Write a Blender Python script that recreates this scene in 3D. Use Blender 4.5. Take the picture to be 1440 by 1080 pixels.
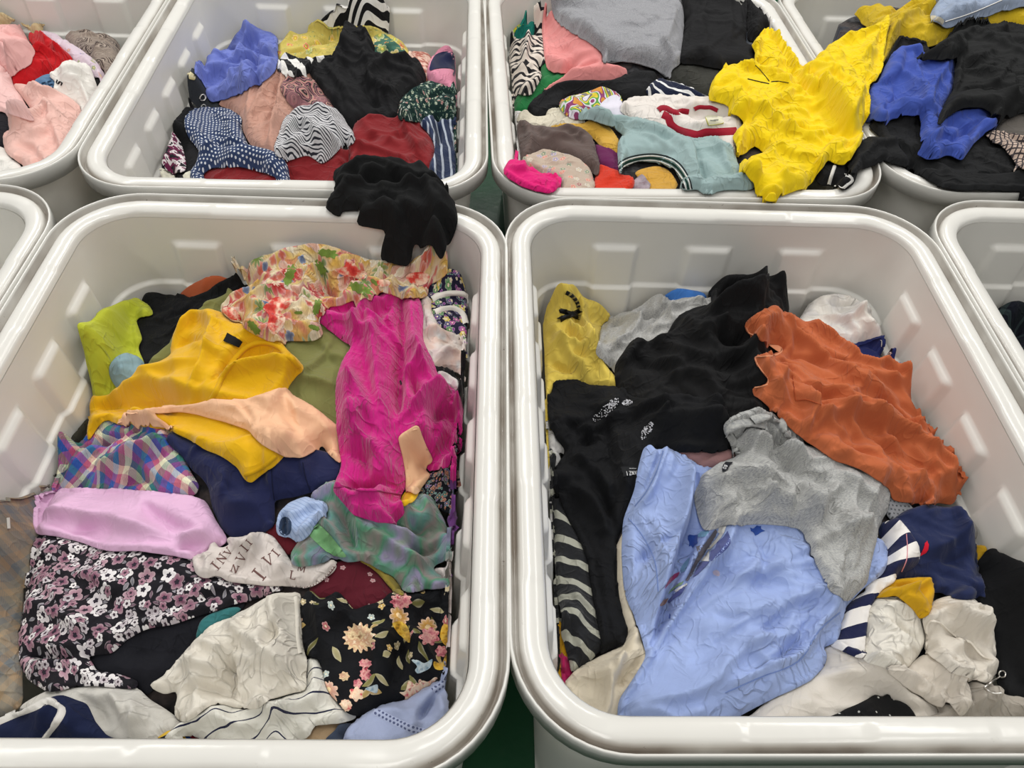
import bpy, math, random
import numpy as np
from mathutils import Matrix, Vector
from mathutils.bvhtree import BVHTree

for o in list(bpy.data.objects):
    bpy.data.objects.remove(o)
SC = bpy.context.scene
COL = SC.collection
random.seed(7)

# ------------------------------------------------------------------ camera
RIM = 0.62                      # height of the tub rims above the floor
CAMH = 0.90                     # camera above the rims
FPX, PITCH, ROLL = 1081.16, 0.859718, 0.0636833
FW = np.array([0, math.cos(PITCH), -math.sin(PITCH)])
UP0 = np.array([0, math.sin(PITCH), math.cos(PITCH)])
RT0 = np.array([1.0, 0, 0])
CR, SR = math.cos(ROLL), math.sin(ROLL)
RT = RT0 * CR + UP0 * SR
UP = -RT0 * SR + UP0 * CR
cam = bpy.data.objects.new('camera', bpy.data.cameras.new('camera'))
COL.objects.link(cam)
cam.data.sensor_fit = 'HORIZONTAL'
cam.data.sensor_width = 36.0
cam.data.lens = FPX * 36.0 / 1440.0
cam.data.clip_start = 0.02
M = Matrix(((RT[0], UP[0], -FW[0], 0), (RT[1], UP[1], -FW[1], 0), (RT[2], UP[2], -FW[2], 0), (0, 0, 0, 1)))
M.translation = Vector((0, 0, CAMH + RIM))
cam.matrix_world = M
SC.camera = cam

# ------------------------------------------------------------------ light and exposure
SC.view_settings.view_transform = 'Standard'
SC.view_settings.look = 'None'
SC.view_settings.gamma = 1.0
SC.view_settings.use_curve_mapping = False
SC.view_settings.exposure = 0.0
wd = bpy.data.worlds.new('hall_light')
SC.world = wd
wd.use_nodes = True
wd.node_tree.nodes['Background'].inputs[0].default_value = (0.93, 0.97, 1.0, 1)
wd.node_tree.nodes['Background'].inputs[1].default_value = 0.14


def lamp(x, y, z, sx, sy, power, col=(1, 0.98, 0.94)):
    L = bpy.data.lights.new('ceiling_lamp', 'AREA')
    L.shape = 'RECTANGLE'
    L.size, L.size_y = sx, sy
    L.energy = power
    L.color = col
    o = bpy.data.objects.new('ceiling_lamp', L)
    o.location = (x, y, z)
    COL.objects.link(o)


for lx in (-2.6, -0.2, 2.2):
    for ly, pw in ((-1.4, 31), (1.9, 40), (4.6, 62)):
        lamp(lx, ly, 3.7, 0.35, 2.2, pw)

# ------------------------------------------------------------------ small helpers


def lin(h):
    h = h.lstrip('#')
    c = [int(h[i:i + 2], 16) / 255 for i in (0, 2, 4)]
    return tuple(v / 12.92 if v <= 0.04045 else ((v + 0.055) / 1.055) ** 2.4 for v in c) + (1.0,)


def tag(o, label=None, cat=None, group=None, kind=None):
    if label: o['label'] = label
    if cat: o['category'] = cat
    if group: o['group'] = group
    if kind: o['kind'] = kind
    return o


def mesh_obj(name, verts, faces, mat, parent=None, origin=None, smooth=True, uv=None):
    me = bpy.data.meshes.new(name)
    v = np.asarray(verts, float)
    if origin is not None:
        v = v - np.asarray(origin)
    me.from_pydata(v.tolist(), [], faces)
    if smooth:
        me.polygons.foreach_set('use_smooth', [True] * len(me.polygons))
    if uv is not None:
        lay = me.uv_layers.new(name='UVMap')
        idx = np.empty(len(me.loops), np.int32)
        me.loops.foreach_get('vertex_index', idx)
        lay.data.foreach_set('uv', np.asarray(uv)[idx].ravel())
    if mat: me.materials.append(mat)
    me.update()
    o = bpy.data.objects.new(name, me)
    COL.objects.link(o)
    if parent is not None:
        o.parent = parent
    elif origin is not None:
        o.location = tuple(origin)
    return o


def empty(name, loc, rz=0):
    o = bpy.data.objects.new(name, None)
    o.empty_display_size = 0.1
    o.location = loc
    o.rotation_euler = (0, 0, rz)
    COL.objects.link(o)
    return o


_perm = np.random.RandomState(3).permutation(4096)


def perlin(x, y, seed=0):
    xi = np.floor(x).astype(int); yi = np.floor(y).astype(int)
    xf = x - xi; yf = y - yi
    u = xf * xf * xf * (xf * (xf * 6 - 15) + 10); v = yf * yf * yf * (yf * (yf * 6 - 15) + 10)

    def g(ix, iy, dx, dy):
        h = _perm[(_perm[(ix + seed * 131) % 4096] + iy) % 4096] * (2 * math.pi / 4096 * 37)
        return np.cos(h) * dx + np.sin(h) * dy
    a = g(xi, yi, xf, yf); b = g(xi + 1, yi, xf - 1, yf)
    c = g(xi, yi + 1, xf, yf - 1); d = g(xi + 1, yi + 1, xf - 1, yf - 1)
    return (a + u * (b - a)) * (1 - v) + (c + u * (d - c)) * v


# ------------------------------------------------------------------ node materials


class NT:
    def __init__(s, name):
        s.m = bpy.data.materials.new(name)
        s.m.use_nodes = True
        s.t = s.m.node_tree
        s.b = s.t.nodes['Principled BSDF']

    def link(s, a, b): s.t.links.new(a, b)

    def put(s, sock, v):
        if hasattr(v, 'node'): s.link(v, sock)
        elif v is not None: sock.default_value = v

    def math(s, op, a, b=None, c=None, clamp=False):
        n = s.t.nodes.new('ShaderNodeMath'); n.operation = op; n.use_clamp = clamp
        for k, v in enumerate((a, b, c)): s.put(n.inputs[k], v)
        return n.outputs[0]

    def vmath(s, op, a, b=None, scale=None):
        n = s.t.nodes.new('ShaderNodeVectorMath'); n.operation = op
        s.put(n.inputs[0], a); s.put(n.inputs[1], b)
        if scale is not None: s.put(n.inputs['Scale'], scale)
        return n.outputs['Value'] if op in ('LENGTH', 'DISTANCE', 'DOT_PRODUCT') else n.outputs[0]

    def uv(s):
        if not hasattr(s, '_uv'):
            n = s.t.nodes.new('ShaderNodeUVMap'); n.uv_map = 'UVMap'; s._uv = n.outputs[0]
        return s._uv

    def obj(s):
        return s.t.nodes.new('ShaderNodeTexCoord').outputs['Object']

    def xy(s, v):
        n = s.t.nodes.new('ShaderNodeSeparateXYZ'); s.link(v, n.inputs[0]); return n.outputs[0], n.outputs[1]

    def noise(s, vec, scale, detail=2.0, rough=0.5, color=False):
        n = s.t.nodes.new('ShaderNodeTexNoise')
        s.put(n.inputs['Vector'], vec); n.inputs['Scale'].default_value = scale
        n.inputs['Detail'].default_value = detail; n.inputs['Roughness'].default_value = rough
        return n.outputs['Color'] if color else n.outputs[0]

    def mapping(s, vec, scale=(1, 1, 1), rot=0.0, loc=(0, 0, 0)):
        n = s.t.nodes.new('ShaderNodeMapping')
        s.link(vec, n.inputs[0]); n.inputs['Scale'].default_value = scale
        n.inputs['Rotation'].default_value = (0, 0, rot); n.inputs['Location'].default_value = loc
        return n.outputs[0]

    def warp(s, vec, scale, amt):
        c = s.noise(vec, scale, 2, 0.5, True)
        c = s.vmath('SUBTRACT', c, (0.5, 0.5, 0.5))
        return s.vmath('ADD', vec, s.vmath('SCALE', c, scale=amt))

    def mix(s, f, a, b, mode='MIX'):
        n = s.t.nodes.new('ShaderNodeMix'); n.data_type = 'RGBA'; n.blend_type = mode
        s.put(n.inputs[0], f); s.put(n.inputs[6], a); s.put(n.inputs[7], b)
        return n.outputs[2]

    def ramp(s, f, stops, const=False):
        n = s.t.nodes.new('ShaderNodeValToRGB'); s.link(f, n.inputs[0])
        r = n.color_ramp
        r.interpolation = 'CONSTANT' if const else 'LINEAR'
        while len(r.elements) < len(stops): r.elements.new(0.5)
        for e, (p, c) in zip(r.elements, stops):
            e.position = p; e.color = c if not isinstance(c, str) else lin(c)
        return n.outputs[0]

    def voronoi(s, vec, scale, feat='F1', rand=1.0):
        n = s.t.nodes.new('ShaderNodeTexVoronoi'); n.voronoi_dimensions = '2D'; n.feature = feat
        s.link(vec, n.inputs['Vector']); n.inputs['Scale'].default_value = scale
        n.inputs['Randomness'].default_value = rand
        return n

    def flowers(s, base, vec, scale, R, petals, cols, centre, dens=1.0, edge=None, deep=0.35, aspect=1.0):
        """printed flowers: one per voronoi cell, its own turn and colour"""
        v = s.voronoi(vec, scale, rand=0.85)
        loc = s.vmath('SCALE', s.vmath('SUBTRACT', vec, v.outputs['Position']), scale=scale)
        r, g = s.xy(v.outputs['Color'])
        lx, ly = s.xy(loc)
        th = s.math('MULTIPLY_ADD', r, 6.283, s.math('ARCTAN2', ly, lx))
        d = v.outputs['Distance']
        if petals == 1:                                   # a leaf: a slim lens
            cx = s.math('MULTIPLY', d, s.math('COSINE', th)); cy = s.math('MULTIPLY', d, s.math('SINE', th))
            lim = s.math('MULTIPLY', s.math('SUBTRACT', 1.0, s.math('POWER', s.math('DIVIDE', s.math('ABSOLUTE', cx), R), 2.0)), R * 0.38)
            q = s.math('SUBTRACT', lim, s.math('ABSOLUTE', cy))
            rr = s.math('DIVIDE', s.math('ABSOLUTE', cy), R * 0.38)
        else:
            p = s.math('ABSOLUTE', s.math('COSINE', s.math('MULTIPLY', th, petals / 2)))
            lim = s.math('MULTIPLY', s.math('MULTIPLY_ADD', p, deep, 1 - deep), R)
            q = s.math('SUBTRACT', lim, d)
            rr = s.math('DIVIDE', d, lim)
        m = s.math('GREATER_THAN', q, 0.0)
        if dens < 1:
            sep = s.t.nodes.new('ShaderNodeSeparateColor'); s.link(v.outputs['Color'], sep.inputs[0])
            m = s.math('MULTIPLY', m, s.math('LESS_THAN', sep.outputs[2], dens))
        n = len(cols)
        c = s.ramp(g, [(i / n, k) for i, k in enumerate(cols)], True)
        c = s.mix(s.math('MULTIPLY', s.math('POWER', rr, 3.0), 0.35), c, (0.95, 0.9, 0.85, 1))
        if centre:
            c = s.mix(s.math('LESS_THAN', rr, 0.3), c, lin(centre))
        if edge:
            c = s.mix(s.math('GREATER_THAN', rr, 0.86), c, lin(edge))
        return s.mix(m, base, c)

    def finish(s, color, rough=0.9, bump=None, bstr=0.3, bdist=0.002, sheen=0.0, spec=0.2, trans=0.0):
        s.put(s.b.inputs['Base Color'], color)
        s.b.inputs['Roughness'].default_value = rough
        s.b.inputs['Specular IOR Level'].default_value = spec
        if sheen:
            s.b.inputs['Sheen Weight'].default_value = sheen
            s.b.inputs['Sheen Roughness'].default_value = 0.5
        if bump is not None:
            n = s.t.nodes.new('ShaderNodeBump')
            n.inputs['Strength'].default_value = bstr; n.inputs['Distance'].default_value = bdist
            s.link(bump, n.inputs['Height']); s.link(n.outputs[0], s.b.inputs['Normal'])
        return s.m


def fabric(name, pat='plain', c='#888888', crinkle=0.0, wr=0.5, ang=0.0, **k):
    """a cloth material: a printed, woven or plain colour plus fine wrinkles and weave"""
    t = NT(name)
    uv = t.uv()
    col = lin(c)
    if max(col[:3]) < 0.02: col = tuple(v + 0.002 for v in col[:3]) + (1.0,)
    var = t.noise(uv, 9, 3)
    w = k.get('warp', 0.0)
    pv = t.mapping(uv, rot=math.radians(ang))
    if w: pv = t.warp(pv, k.get('wscale', 7), w)
    if pat == 'plain':
        base = t.mix(t.math('MULTIPLY', var, 0.25), col, tuple(v * 0.8 for v in col[:3]) + (1,))
    elif pat == 'marl':
        f = t.noise(t.mapping(pv, (1, 3.0, 1)), k.get('scale', 260), 2, 0.7)
        base = t.ramp(f, [(0.32, lin(k['c2'])), (0.62, col)])
    elif pat == 'stripe':                                # cols: list of (width, colour); period in metres
        x, y = t.xy(pv)
        f = t.math('FRACT', t.math('DIVIDE', y, k['period']))
        tot = sum(a for a, b in k['cols']); st = []; p = 0
        for a, b in k['cols']: st.append((p / tot, b)); p += a
        base = t.ramp(f, st, True)
    elif pat == 'plaid':
        x, y = t.xy(pv); lay = []
        for q, sh in ((x, 0.0), (y, 0.37)):
            f = t.math('FRACT', t.math('ADD', t.math('DIVIDE', q, k['period']), sh))
            n = len(k['cols'])
            lay.append(t.ramp(f, [(i / n, b) for i, b in enumerate(k['cols'])], True))
        wv = t.math('GREATER_THAN', t.math('FRACT', t.math('MULTIPLY', t.math('ADD', x, y), 350)), 0.5)
        base = t.mix(t.math('MULTIPLY_ADD', wv, 0.3, 0.35), lay[0], lay[1])
    elif pat == 'dots':
        sc = k['scale']
        x, y = t.xy(pv)
        row = t.math('FLOOR', t.math('MULTIPLY', y, sc))
        fx = t.math('SUBTRACT', t.math('FRACT', t.math('MULTIPLY_ADD', x, sc, t.math('MULTIPLY', row, 0.5))), 0.5)
        fy = t.math('SUBTRACT', t.math('FRACT', t.math('MULTIPLY', y, sc)), 0.5)
        d = t.math('SQRT', t.math('ADD', t.math('MULTIPLY', fx, fx), t.math('MULTIPLY', fy, fy)))
        base = t.mix(t.math('LESS_THAN', d, k.get('r', 0.24)), col, lin(k['c2']))
    elif pat == 'check':
        x, y = t.xy(pv); sc = k['scale']
        a = t.math('LESS_THAN', t.math('FRACT', t.math('MULTIPLY', x, sc)), 0.3)
        b = t.math('LESS_THAN', t.math('FRACT', t.math('MULTIPLY', y, sc)), 0.3)
        base = t.mix(t.math('MAXIMUM', a, b), col, lin(k['c2']))
    elif pat == 'cloud':                                 # dyed or printed clouds of colour
        f = t.noise(pv, k.get('scale', 10), k.get('detail', 3), 0.55)
        cs = k['cols']; n = len(cs)
        base = t.ramp(f, [(0.3 + 0.4 * i / (n - 1), b) for i, b in enumerate(cs)], k.get('hard', False))
    elif pat == 'paisley':
        v = t.voronoi(t.warp(pv, 30, 0.03), k.get('scale', 30))
        f = t.math('FRACT', t.math('MULTIPLY', v.outputs['Distance'], 2.6))
        cs = k['cols']; n = len(cs)
        base = t.ramp(f, [(i / n, b) for i, b in enumerate(cs)], True)
        r, g = t.xy(v.outputs['Color'])
        base = t.mix(t.math('MULTIPLY', t.math('GREATER_THAN', r, 0.6), 0.75), base, lin(cs[0]))
    elif pat == 'floral':
        base = t.mix(var, col, tuple(v * 0.9 for v in col[:3]) + (1,))
        if 'under' in k:
            f = t.noise(t.warp(uv, 20, 0.03), k.get('uscale', 14), 2); n = len(k['under'])
            base = t.ramp(f, [(0.3 + 0.4 * i / (n - 1), b) for i, b in enumerate(k['under'])])
        for L in k['layers']:
            base = t.flowers(base, t.warp(pv, L.get('ws', 40), L.get('w', 0.006)), L['s'], L['R'], L['n'], L['cols'],
                             L.get('c'), L.get('d', 1.0), L.get('e'), L.get('deep', 0.35))
    else:
        raise ValueError(pat)
    # fine wrinkles, crinkle and weave as relief only
    n1 = t.noise(t.mapping(t.warp(uv, 9, 0.05), (1.0, 2.1, 1), rot=0.6), 15, 1.5, 0.45)
    n2 = t.noise(t.mapping(t.warp(uv, 16, 0.04), (1.9, 1.0, 1), rot=0.25), 27, 1.5, 0.45)
    c1 = t.math('POWER', t.math('MULTIPLY_ADD', t.math('ABSOLUTE', t.math('SUBTRACT', n1, 0.5)), -14.0, 1.0, True), 1.5)
    c2 = t.math('POWER', t.math('MULTIPLY_ADD', t.math('ABSOLUTE', t.math('SUBTRACT', n2, 0.5)), -12.0, 1.0, True), 1.5)
    here = t.math('MULTIPLY_ADD', t.noise(uv, 6.5, 1), 3.0, -0.85, True)
    wrn = t.math('MULTIPLY', t.math('MULTIPLY_ADD', c2, 0.42, t.math('MULTIPLY', c1, 0.58)), here)
    wrn = t.math('MULTIPLY_ADD', n1, 0.55, wrn)
    wrn = t.math('MULTIPLY_ADD', t.noise(uv, 70, 4, 0.6), 0.25, wrn)
    hgt = t.math('MULTIPLY', wrn, wr)
    if crinkle:
        cr = t.noise(t.mapping(t.warp(uv, 18, 0.02), (9.0, 1.2, 1), rot=math.radians(k.get('cang', 0))), 26, 3, 0.6)
        hgt = t.math('MULTIPLY_ADD', cr, crinkle, hgt)
    wv = t.noise(t.mapping(uv, (1, 1, 1)), 900, 1, 0.5)
    hgt = t.math('MULTIPLY_ADD', wv, 0.05, hgt)
    lum = max(col[:3])
    return t.finish(base, k.get('rough', 0.88), hgt, 0.9, 0.0064, k.get('sheen', 0.1) if lum > 0.05 else 0.0, k.get('spec', 0.2) if lum > 0.05 else 0.25)


def plastic(name, c, rough=0.3, groove=False, thru=0.25):
    t = NT(name)
    ob = t.obj()
    n = t.noise(ob, 3.5, 4, 0.6)
    base = t.mix(n, lin(c), tuple(v * 0.93 for v in lin(c)[:3]) + (1,))
    if groove:
        at = t.t.nodes.new('ShaderNodeAttribute'); at.attribute_name = 'groove'
        d = t.noise(ob, 60, 5, 0.75)
        d2 = t.noise(ob, 7, 3, 0.6)
        m = t.math('MULTIPLY', at.outputs['Fac'], t.math('MULTIPLY_ADD', d2, 2.2, -0.3, True))
        base = t.mix(t.math('MULTIPLY', m, 0.9), base, lin('#6f5d48'))
        sp = t.math('MULTIPLY', t.math('GREATER_THAN', d, 0.66), at.outputs['Fac'])
        base = t.mix(t.math('MULTIPLY', sp, 0.8), base, lin('#4b3a2b'))
    h = t.noise(ob, 9, 3, 0.5)
    m = t.finish(base, rough, h, 0.12, 0.02, 0, 0.5)
    # milky polythene: part of the light comes through
    tr = t.t.nodes.new('ShaderNodeBsdfTranslucent'); t.put(tr.inputs['Color'], base)
    mx = t.t.nodes.new('ShaderNodeMixShader'); mx.inputs[0].default_value = thru
    t.link(t.b.outputs[0], mx.inputs[1]); t.link(tr.outputs[0], mx.inputs[2])
    t.link(mx.outputs[0], t.t.nodes['Material Output'].inputs['Surface'])
    return m

# ------------------------------------------------------------------ the floor
t = NT('green_floor_paint')
n1 = t.noise(t.obj(), 2.0, 5, 0.6)
flo = t.finish(t.ramp(n1, [(0.3, '#0f3a22'), (0.7, '#164a2c')]), 0.35, t.noise(t.obj(), 40, 3), 0.1, 0.01, 0, 0.4)
fl = mesh_obj('floor', [(-6, -4, -0.1), (6, -4, -0.1), (6, 8, -0.1), (-6, 8, -0.1), (-6, -4, 0), (6, -4, 0), (6, 8, 0), (-6, 8, 0)],
              [(4, 5, 6, 7), (3, 2, 1, 0), (0, 1, 5, 4), (1, 2, 6, 5), (2, 3, 7, 6), (3, 0, 4, 7)], flo, smooth=False)
tag(fl, 'dark green painted floor under the tubs', kind='structure')

# ------------------------------------------------------------------ the tubs
TW, TL, TR = 0.8256, 1.0243, 0.14
TUBS = {'A': (-0.4140, 0.7010, 0.0551078), 'B': (-0.5195, 1.7433, 0.0760406),
        'C': (0.4044, 0.7749, 0.0605617), 'D': (0.3028, 1.8028, 0.0967883)}


def beside(k, sx, dy):
    x, y, r = TUBS[k]
    c, s = math.cos(r), math.sin(r)
    a = sx * (TW + 0.004)
    return (x + c * a - s * dy, y + s * a + c * dy, r)


TUBS['F'] = beside('A', -1, 0.0145)
TUBS['G'] = beside('B', -1, 0.012)
TUBS['E'] = beside('C', 1, 0.03)
TUBS['H'] = beside('D', 1, 0.022)


def to_local(k, x, y):
    q = TUBS[k]; c, s = math.cos(q[2]), math.sin(q[2])
    return c * (x - q[0]) + s * (y - q[1]), -s * (x - q[0]) + c * (y - q[1])


def to_world(k, lx, ly):
    q = TUBS[k]; c, s = math.cos(q[2]), math.sin(q[2])
    return q[0] + c * lx - s * ly, q[1] + s * lx + c * ly


def sdf(lx, ly, inset=0.0, rad=TR):
    """distance inside (+) the rounded rectangle of the tub, moved in by inset"""
    hw, hl = TW / 2 - inset, TL / 2 - inset
    r = max(rad - inset, 0.03)
    qx = np.abs(lx) - (hw - r); qy = np.abs(ly) - (hl - r)
    return r - (np.hypot(np.maximum(qx, 0), np.maximum(qy, 0)) + np.minimum(np.maximum(qx, qy), 0))


def wall_inset(z):
    return np.interp(-z, [0.0, 0.02, 0.165, 0.172, 0.58], [0.049, 0.05, 0.059, 0.067, 0.10])


NS, NLs, NC = 92, 116, 12


def loop(inset, rad=TR):
    hw, hl = TW / 2 - inset, TL / 2 - inset
    r = max(rad - inset, 0.03)
    P = []
    for (cx, cy, a0) in ((hw - r, -hl + r, -90), (hw - r, hl - r, 0), (-hw + r, hl - r, 90), (-hw + r, -hl + r, 180)):
        for i in range(NC + 1):
            a = math.radians(a0 + 90 * i / NC)
            P.append((cx + r * math.cos(a), cy + r * math.sin(a)))
        nx = NLs if a0 in (-90, 90) else NS
        # the straight run to the next corner is filled in afterwards
        P.append(('run', nx))
    out = []
    m = len(P)
    for i, p in enumerate(P):
        if p[0] == 'run':
            a = P[i - 1]; b = P[(i + 1) % m]
            for j in range(1, p[1]):
                f = j / p[1]
                out.append((a[0] + (b[0] - a[0]) * f, a[1] + (b[1] - a[1]) * f))
        else:
            out.append(p)
    return np.array(out)


def sstep(a, b, x):
    t = np.clip((x - a) / (b - a), 0, 1)
    return t * t * (3 - 2 * t)


def rib_amp(P, z):
    """how far the moulded ribs stand in from the inner wall"""
    up = sstep(-0.069, -0.081, z)
    lx, ly = P[:, 0], P[:, 1]
    onx = np.abs(lx) > TW / 2 - 0.11
    a = np.zeros(len(P))
    for c in (-0.296, -0.148, 0, 0.148, 0.296):
        w = np.abs(ly - c)
        a = np.maximum(a, np.where(onx & (np.abs(ly) < 0.36), 1 - sstep(0.036, 0.044, w), 0))
    ony = np.abs(ly) > TL / 2 - 0.11
    for c in (-0.188, 0, 0.188):
        w = np.abs(lx - c)
        a = np.maximum(a, np.where(ony & (np.abs(lx) < 0.26), 1 - sstep(0.039, 0.047, w), 0))
    return a * up * 0.010


def lofts(rows, cap=None):
    """rows of loops into one grid mesh"""
    n = len(rows[0]); V = np.concatenate(rows); F = []
    for r in range(len(rows) - 1):
        a = r * n
        for i in range(n):
            j = (i + 1) % n
            F.append((a + i, a + j, a + n + j, a + n + i))
    if cap is not None:
        F.append(tuple(range(cap * n, cap * n + n)))
    return V, F


def row(inset, z, ribs=False, ticks=False):
    P = loop(inset)
    zz = np.full(len(P), z)
    if ribs:
        amp = rib_amp(P, z)
        x, y = P[:, 0], P[:, 1]
        onx = np.abs(np.abs(x) - (TW / 2 - inset)) < 1e-4
        P = P.copy()
        P[:, 0] -= np.where(onx, np.sign(x) * amp, 0)
        P[:, 1] -= np.where(~onx, np.sign(y) * amp, 0)
    if ticks:                                   # the rim bead is moulded in slightly stepped lengths
        s = np.where(np.abs(P[:, 0]) > TW / 2 - 0.08, P[:, 1], P[:, 0])
        zz = zz + 0.0007 * np.sign(np.sin(s * math.pi / 0.148))
    return np.column_stack([P, zz + RIM])


PW = plastic('white_tub_plastic', '#fbf9f3', 0.28)
PR = plastic('white_rim_plastic', '#e9e7e1', 0.2, True, 0.12)
rim_prof = [(0.030, -0.030), (0.008, -0.026), (0.006, -0.034), (0.0, -0.034), (0.0, -0.004), (0.001, -0.001), (0.0025, 0.0), (0.004, -0.001), (0.005, -0.005),
            (0.0055, -0.018), (0.008, -0.021), (0.0115, -0.021), (0.013, -0.014), (0.0145, -0.0095), (0.0175, -0.0065), (0.023, -0.005),
            (0.030, -0.0048), (0.037, -0.0055), (0.0405, -0.0075), (0.043, -0.0085), (0.0455, -0.0105), (0.0475, -0.0135), (0.049, -0.02)]
rv, rf = lofts([row(a, z, False, 0.02 < a < 0.047) for a, z in rim_prof])
zs = [-0.02, -0.03, -0.045, -0.06, -0.066, -0.070, -0.074, -0.078, -0.082, -0.086, -0.09, -0.094, -0.10, -0.12, -0.14, -0.155, -0.163, -0.165, -0.1675, -0.17, -0.172, -0.174, -0.18, -0.2, -0.25, -0.32, -0.42, -0.52, -0.57]
body_rows = [row(0.072, -0.615), row(0.06, -0.45), row(0.045, -0.2), row(0.030, -0.030), row(0.034, -0.022), row(0.049, -0.0199)]
body_rows = body_rows[:4]
inner = [row(float(wall_inset(z)), z, True) for z in zs] + [row(0.112, -0.59)]
# body = outer wall up to the rim, and the inner wall down to the floor of the tub
ov, of = lofts(body_rows, 0)
iv, inf = lofts(inner, len(inner) - 1)
bv = np.concatenate([ov, iv]); bf = of + [tuple(i + len(ov) for i in f) for f in inf]
TUBLAB = {'A': 'large white plastic tub at front left, holding a mustard sweatshirt and magenta blouse',
          'C': 'large white plastic tub at front right, holding an orange top and blue polo',
          'B': 'white plastic tub behind the front left one, heap with red and polka dot clothes',
          'D': 'white plastic tub behind the front right one, overflowing with a bright yellow top',
          'F': 'white plastic tub at the left edge, only its empty rear corner in view',
          'G': 'white plastic tub in the top left corner heaped with pale pink clothes',
          'E': 'white plastic tub at the right edge holding a dark plaid garment',
          'H': 'white plastic tub at the top right covered by black and royal blue clothes'}
tub_body = tub_rim = None
for k in 'ACBDFGEH':
    q = TUBS[k]
    e = empty('plastic_tub', (q[0], q[1], 0), q[2])
    tag(e, TUBLAB[k], 'tub', 'white plastic tubs set out in two rows')
    if tub_body is None:
        ob = mesh_obj('tub_body', bv, bf, PW, e)
        orm = mesh_obj('rim', rv, rf, PR, e)
        ca = orm.data.color_attributes.new('groove', 'FLOAT_COLOR', 'POINT')
        n = len(loop(0.01)); g = np.zeros((len(rv), 4)); g[:, 3] = 1
        wts = [math.exp(-((a - 0.0095) / 0.006) ** 2) if z < -0.004 and i > 7 else 0 for i, (a, z) in enumerate(rim_prof)]
        for i, wv in enumerate(wts): g[i * n:(i + 1) * n, :3] = wv
        ca.data.foreach_set('color', g.ravel())
        tub_body, tub_rim = ob, orm
    else:
        for src in (tub_body, tub_rim):
            c = src.copy(); COL.objects.link(c); c.parent = e

# ------------------------------------------------------------------ height map of everything laid down so far
HR = 0.004
HX0, HX1, HY0, HY1 = -1.55, 1.62, 0.05, 2.60
HNX, HNY = int((HX1 - HX0) / HR) + 1, int((HY1 - HY0) / HR) + 1
gx = HX0 + HR * np.arange(HNX); gy = HY0 + HR * np.arange(HNY)
GX, GY = np.meshgrid(gx, gy)
HM = np.full((HNY, HNX), -0.03)
# heap surfaces before the visible clothes go on: local x, y (fractions of the half sizes), height from the rim
HEAP = {
    'A': [(-1, 1, -.22), (-.3, 1, -.18), (.2, 1, -.14), (1, 1, -.16), (-1, .55, -.19), (-1, .1, -.235), (-1, -.3, -.2), (-1, -1, -.2), (0, .45, -.09), (0, 0, -.10), (.5, .3, -.10), (0, -.5, -.14), (1, 0, -.19), (1, -.6, -.2), (0, -1, -.17), (1, -1, -.18)],
    'C': [(-1, 1, -.22), (-.5, 1, -.27), (0, 1, -.2), (.3, 1, -.18), (.7, 1, -.21), (1, 1, -.25), (-1, .4, -.24), (-1, -.3, -.26), (-1, -1, -.24), (.1, .6, -.07), (0, 0, -.11), (.5, .2, -.11), (0, -.5, -.12), (1, .3, -.2), (1, -.3, -.16), (0, -1, -.15), (1, -1, -.17)],
    'B': [(-1, 1, -.2), (0, 1, -.18), (.4, 1, -.14), (1, 1, -.22), (-1, 0, -.18), (-1, -1, -.18), (0, .3, -.11), (0, -.3, -.11), (.6, 0, -.13), (1, 0, -.18), (0, -1, -.15), (1, -1, -.14)],
    'D': [(-1, 1, -.16), (0, 1, -.03), (1, 1, -.05), (-1, 0, -.11), (-1, -1, -.07), (0, .4, -.02), (0, -.3, -.07), (.6, 0, -.03), (1, 0, -.03), (0, -1, -.05), (1, -1, -.04)],
    'G': [(-1, 1, -.1), (0, 1, -.17), (1, 1, -.23), (1, 0, -.17), (1, -1, -.11), (0, 0, -.08), (0, -1, -.09), (.5, .2, -.1)],
    'H': [(-1, 1, -.03), (0, 1, 0.0), (-1, 0, -.02), (0, 0, 0.0), (-1, -1, -.06), (0, -1, -.04), (1, 0, 0), (-.6, -.6, -.03)],
    'E': [(-1, 0, -.29), (0, 0, -.2), (-1, 1, -.31), (0, 1, -.28), (-1, -1, -.3), (1, 0, -.25)],
    'F': [(0, 0, -.45)],
}


def heap_z(k, lx, ly):
    a = lx / (TW / 2 - .05); b = ly / (TL / 2 - .05)
    num = 0; den = 0
    for x, y, z in HEAP[k]:
        w = 1 / (((a - x) ** 2 + (b - y) ** 2) + 0.06) ** 1.7
        num = num + w * z; den = den + w
    return num / den


for k in TUBS:
    lx, ly = to_local(k, GX, GY)
    d = sdf(lx, ly)
    rimz = np.interp(d, [0, 0.0005, 0.004, 0.0055, 0.0115, 0.0145, 0.02, 0.036, 0.046, 0.05],
                     [-0.03, 0.0, 0.0, -0.015, -0.015, -0.009, -0.005, -0.005, -0.0105, -0.02])
    hz = heap_z(k, lx, ly) + 0.012 * perlin(GX * 16, GY * 16, 5)
    HM = np.where(d <= 0, HM, np.where(d < 0.05, rimz, hz))
HM0 = HM.copy()
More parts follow.
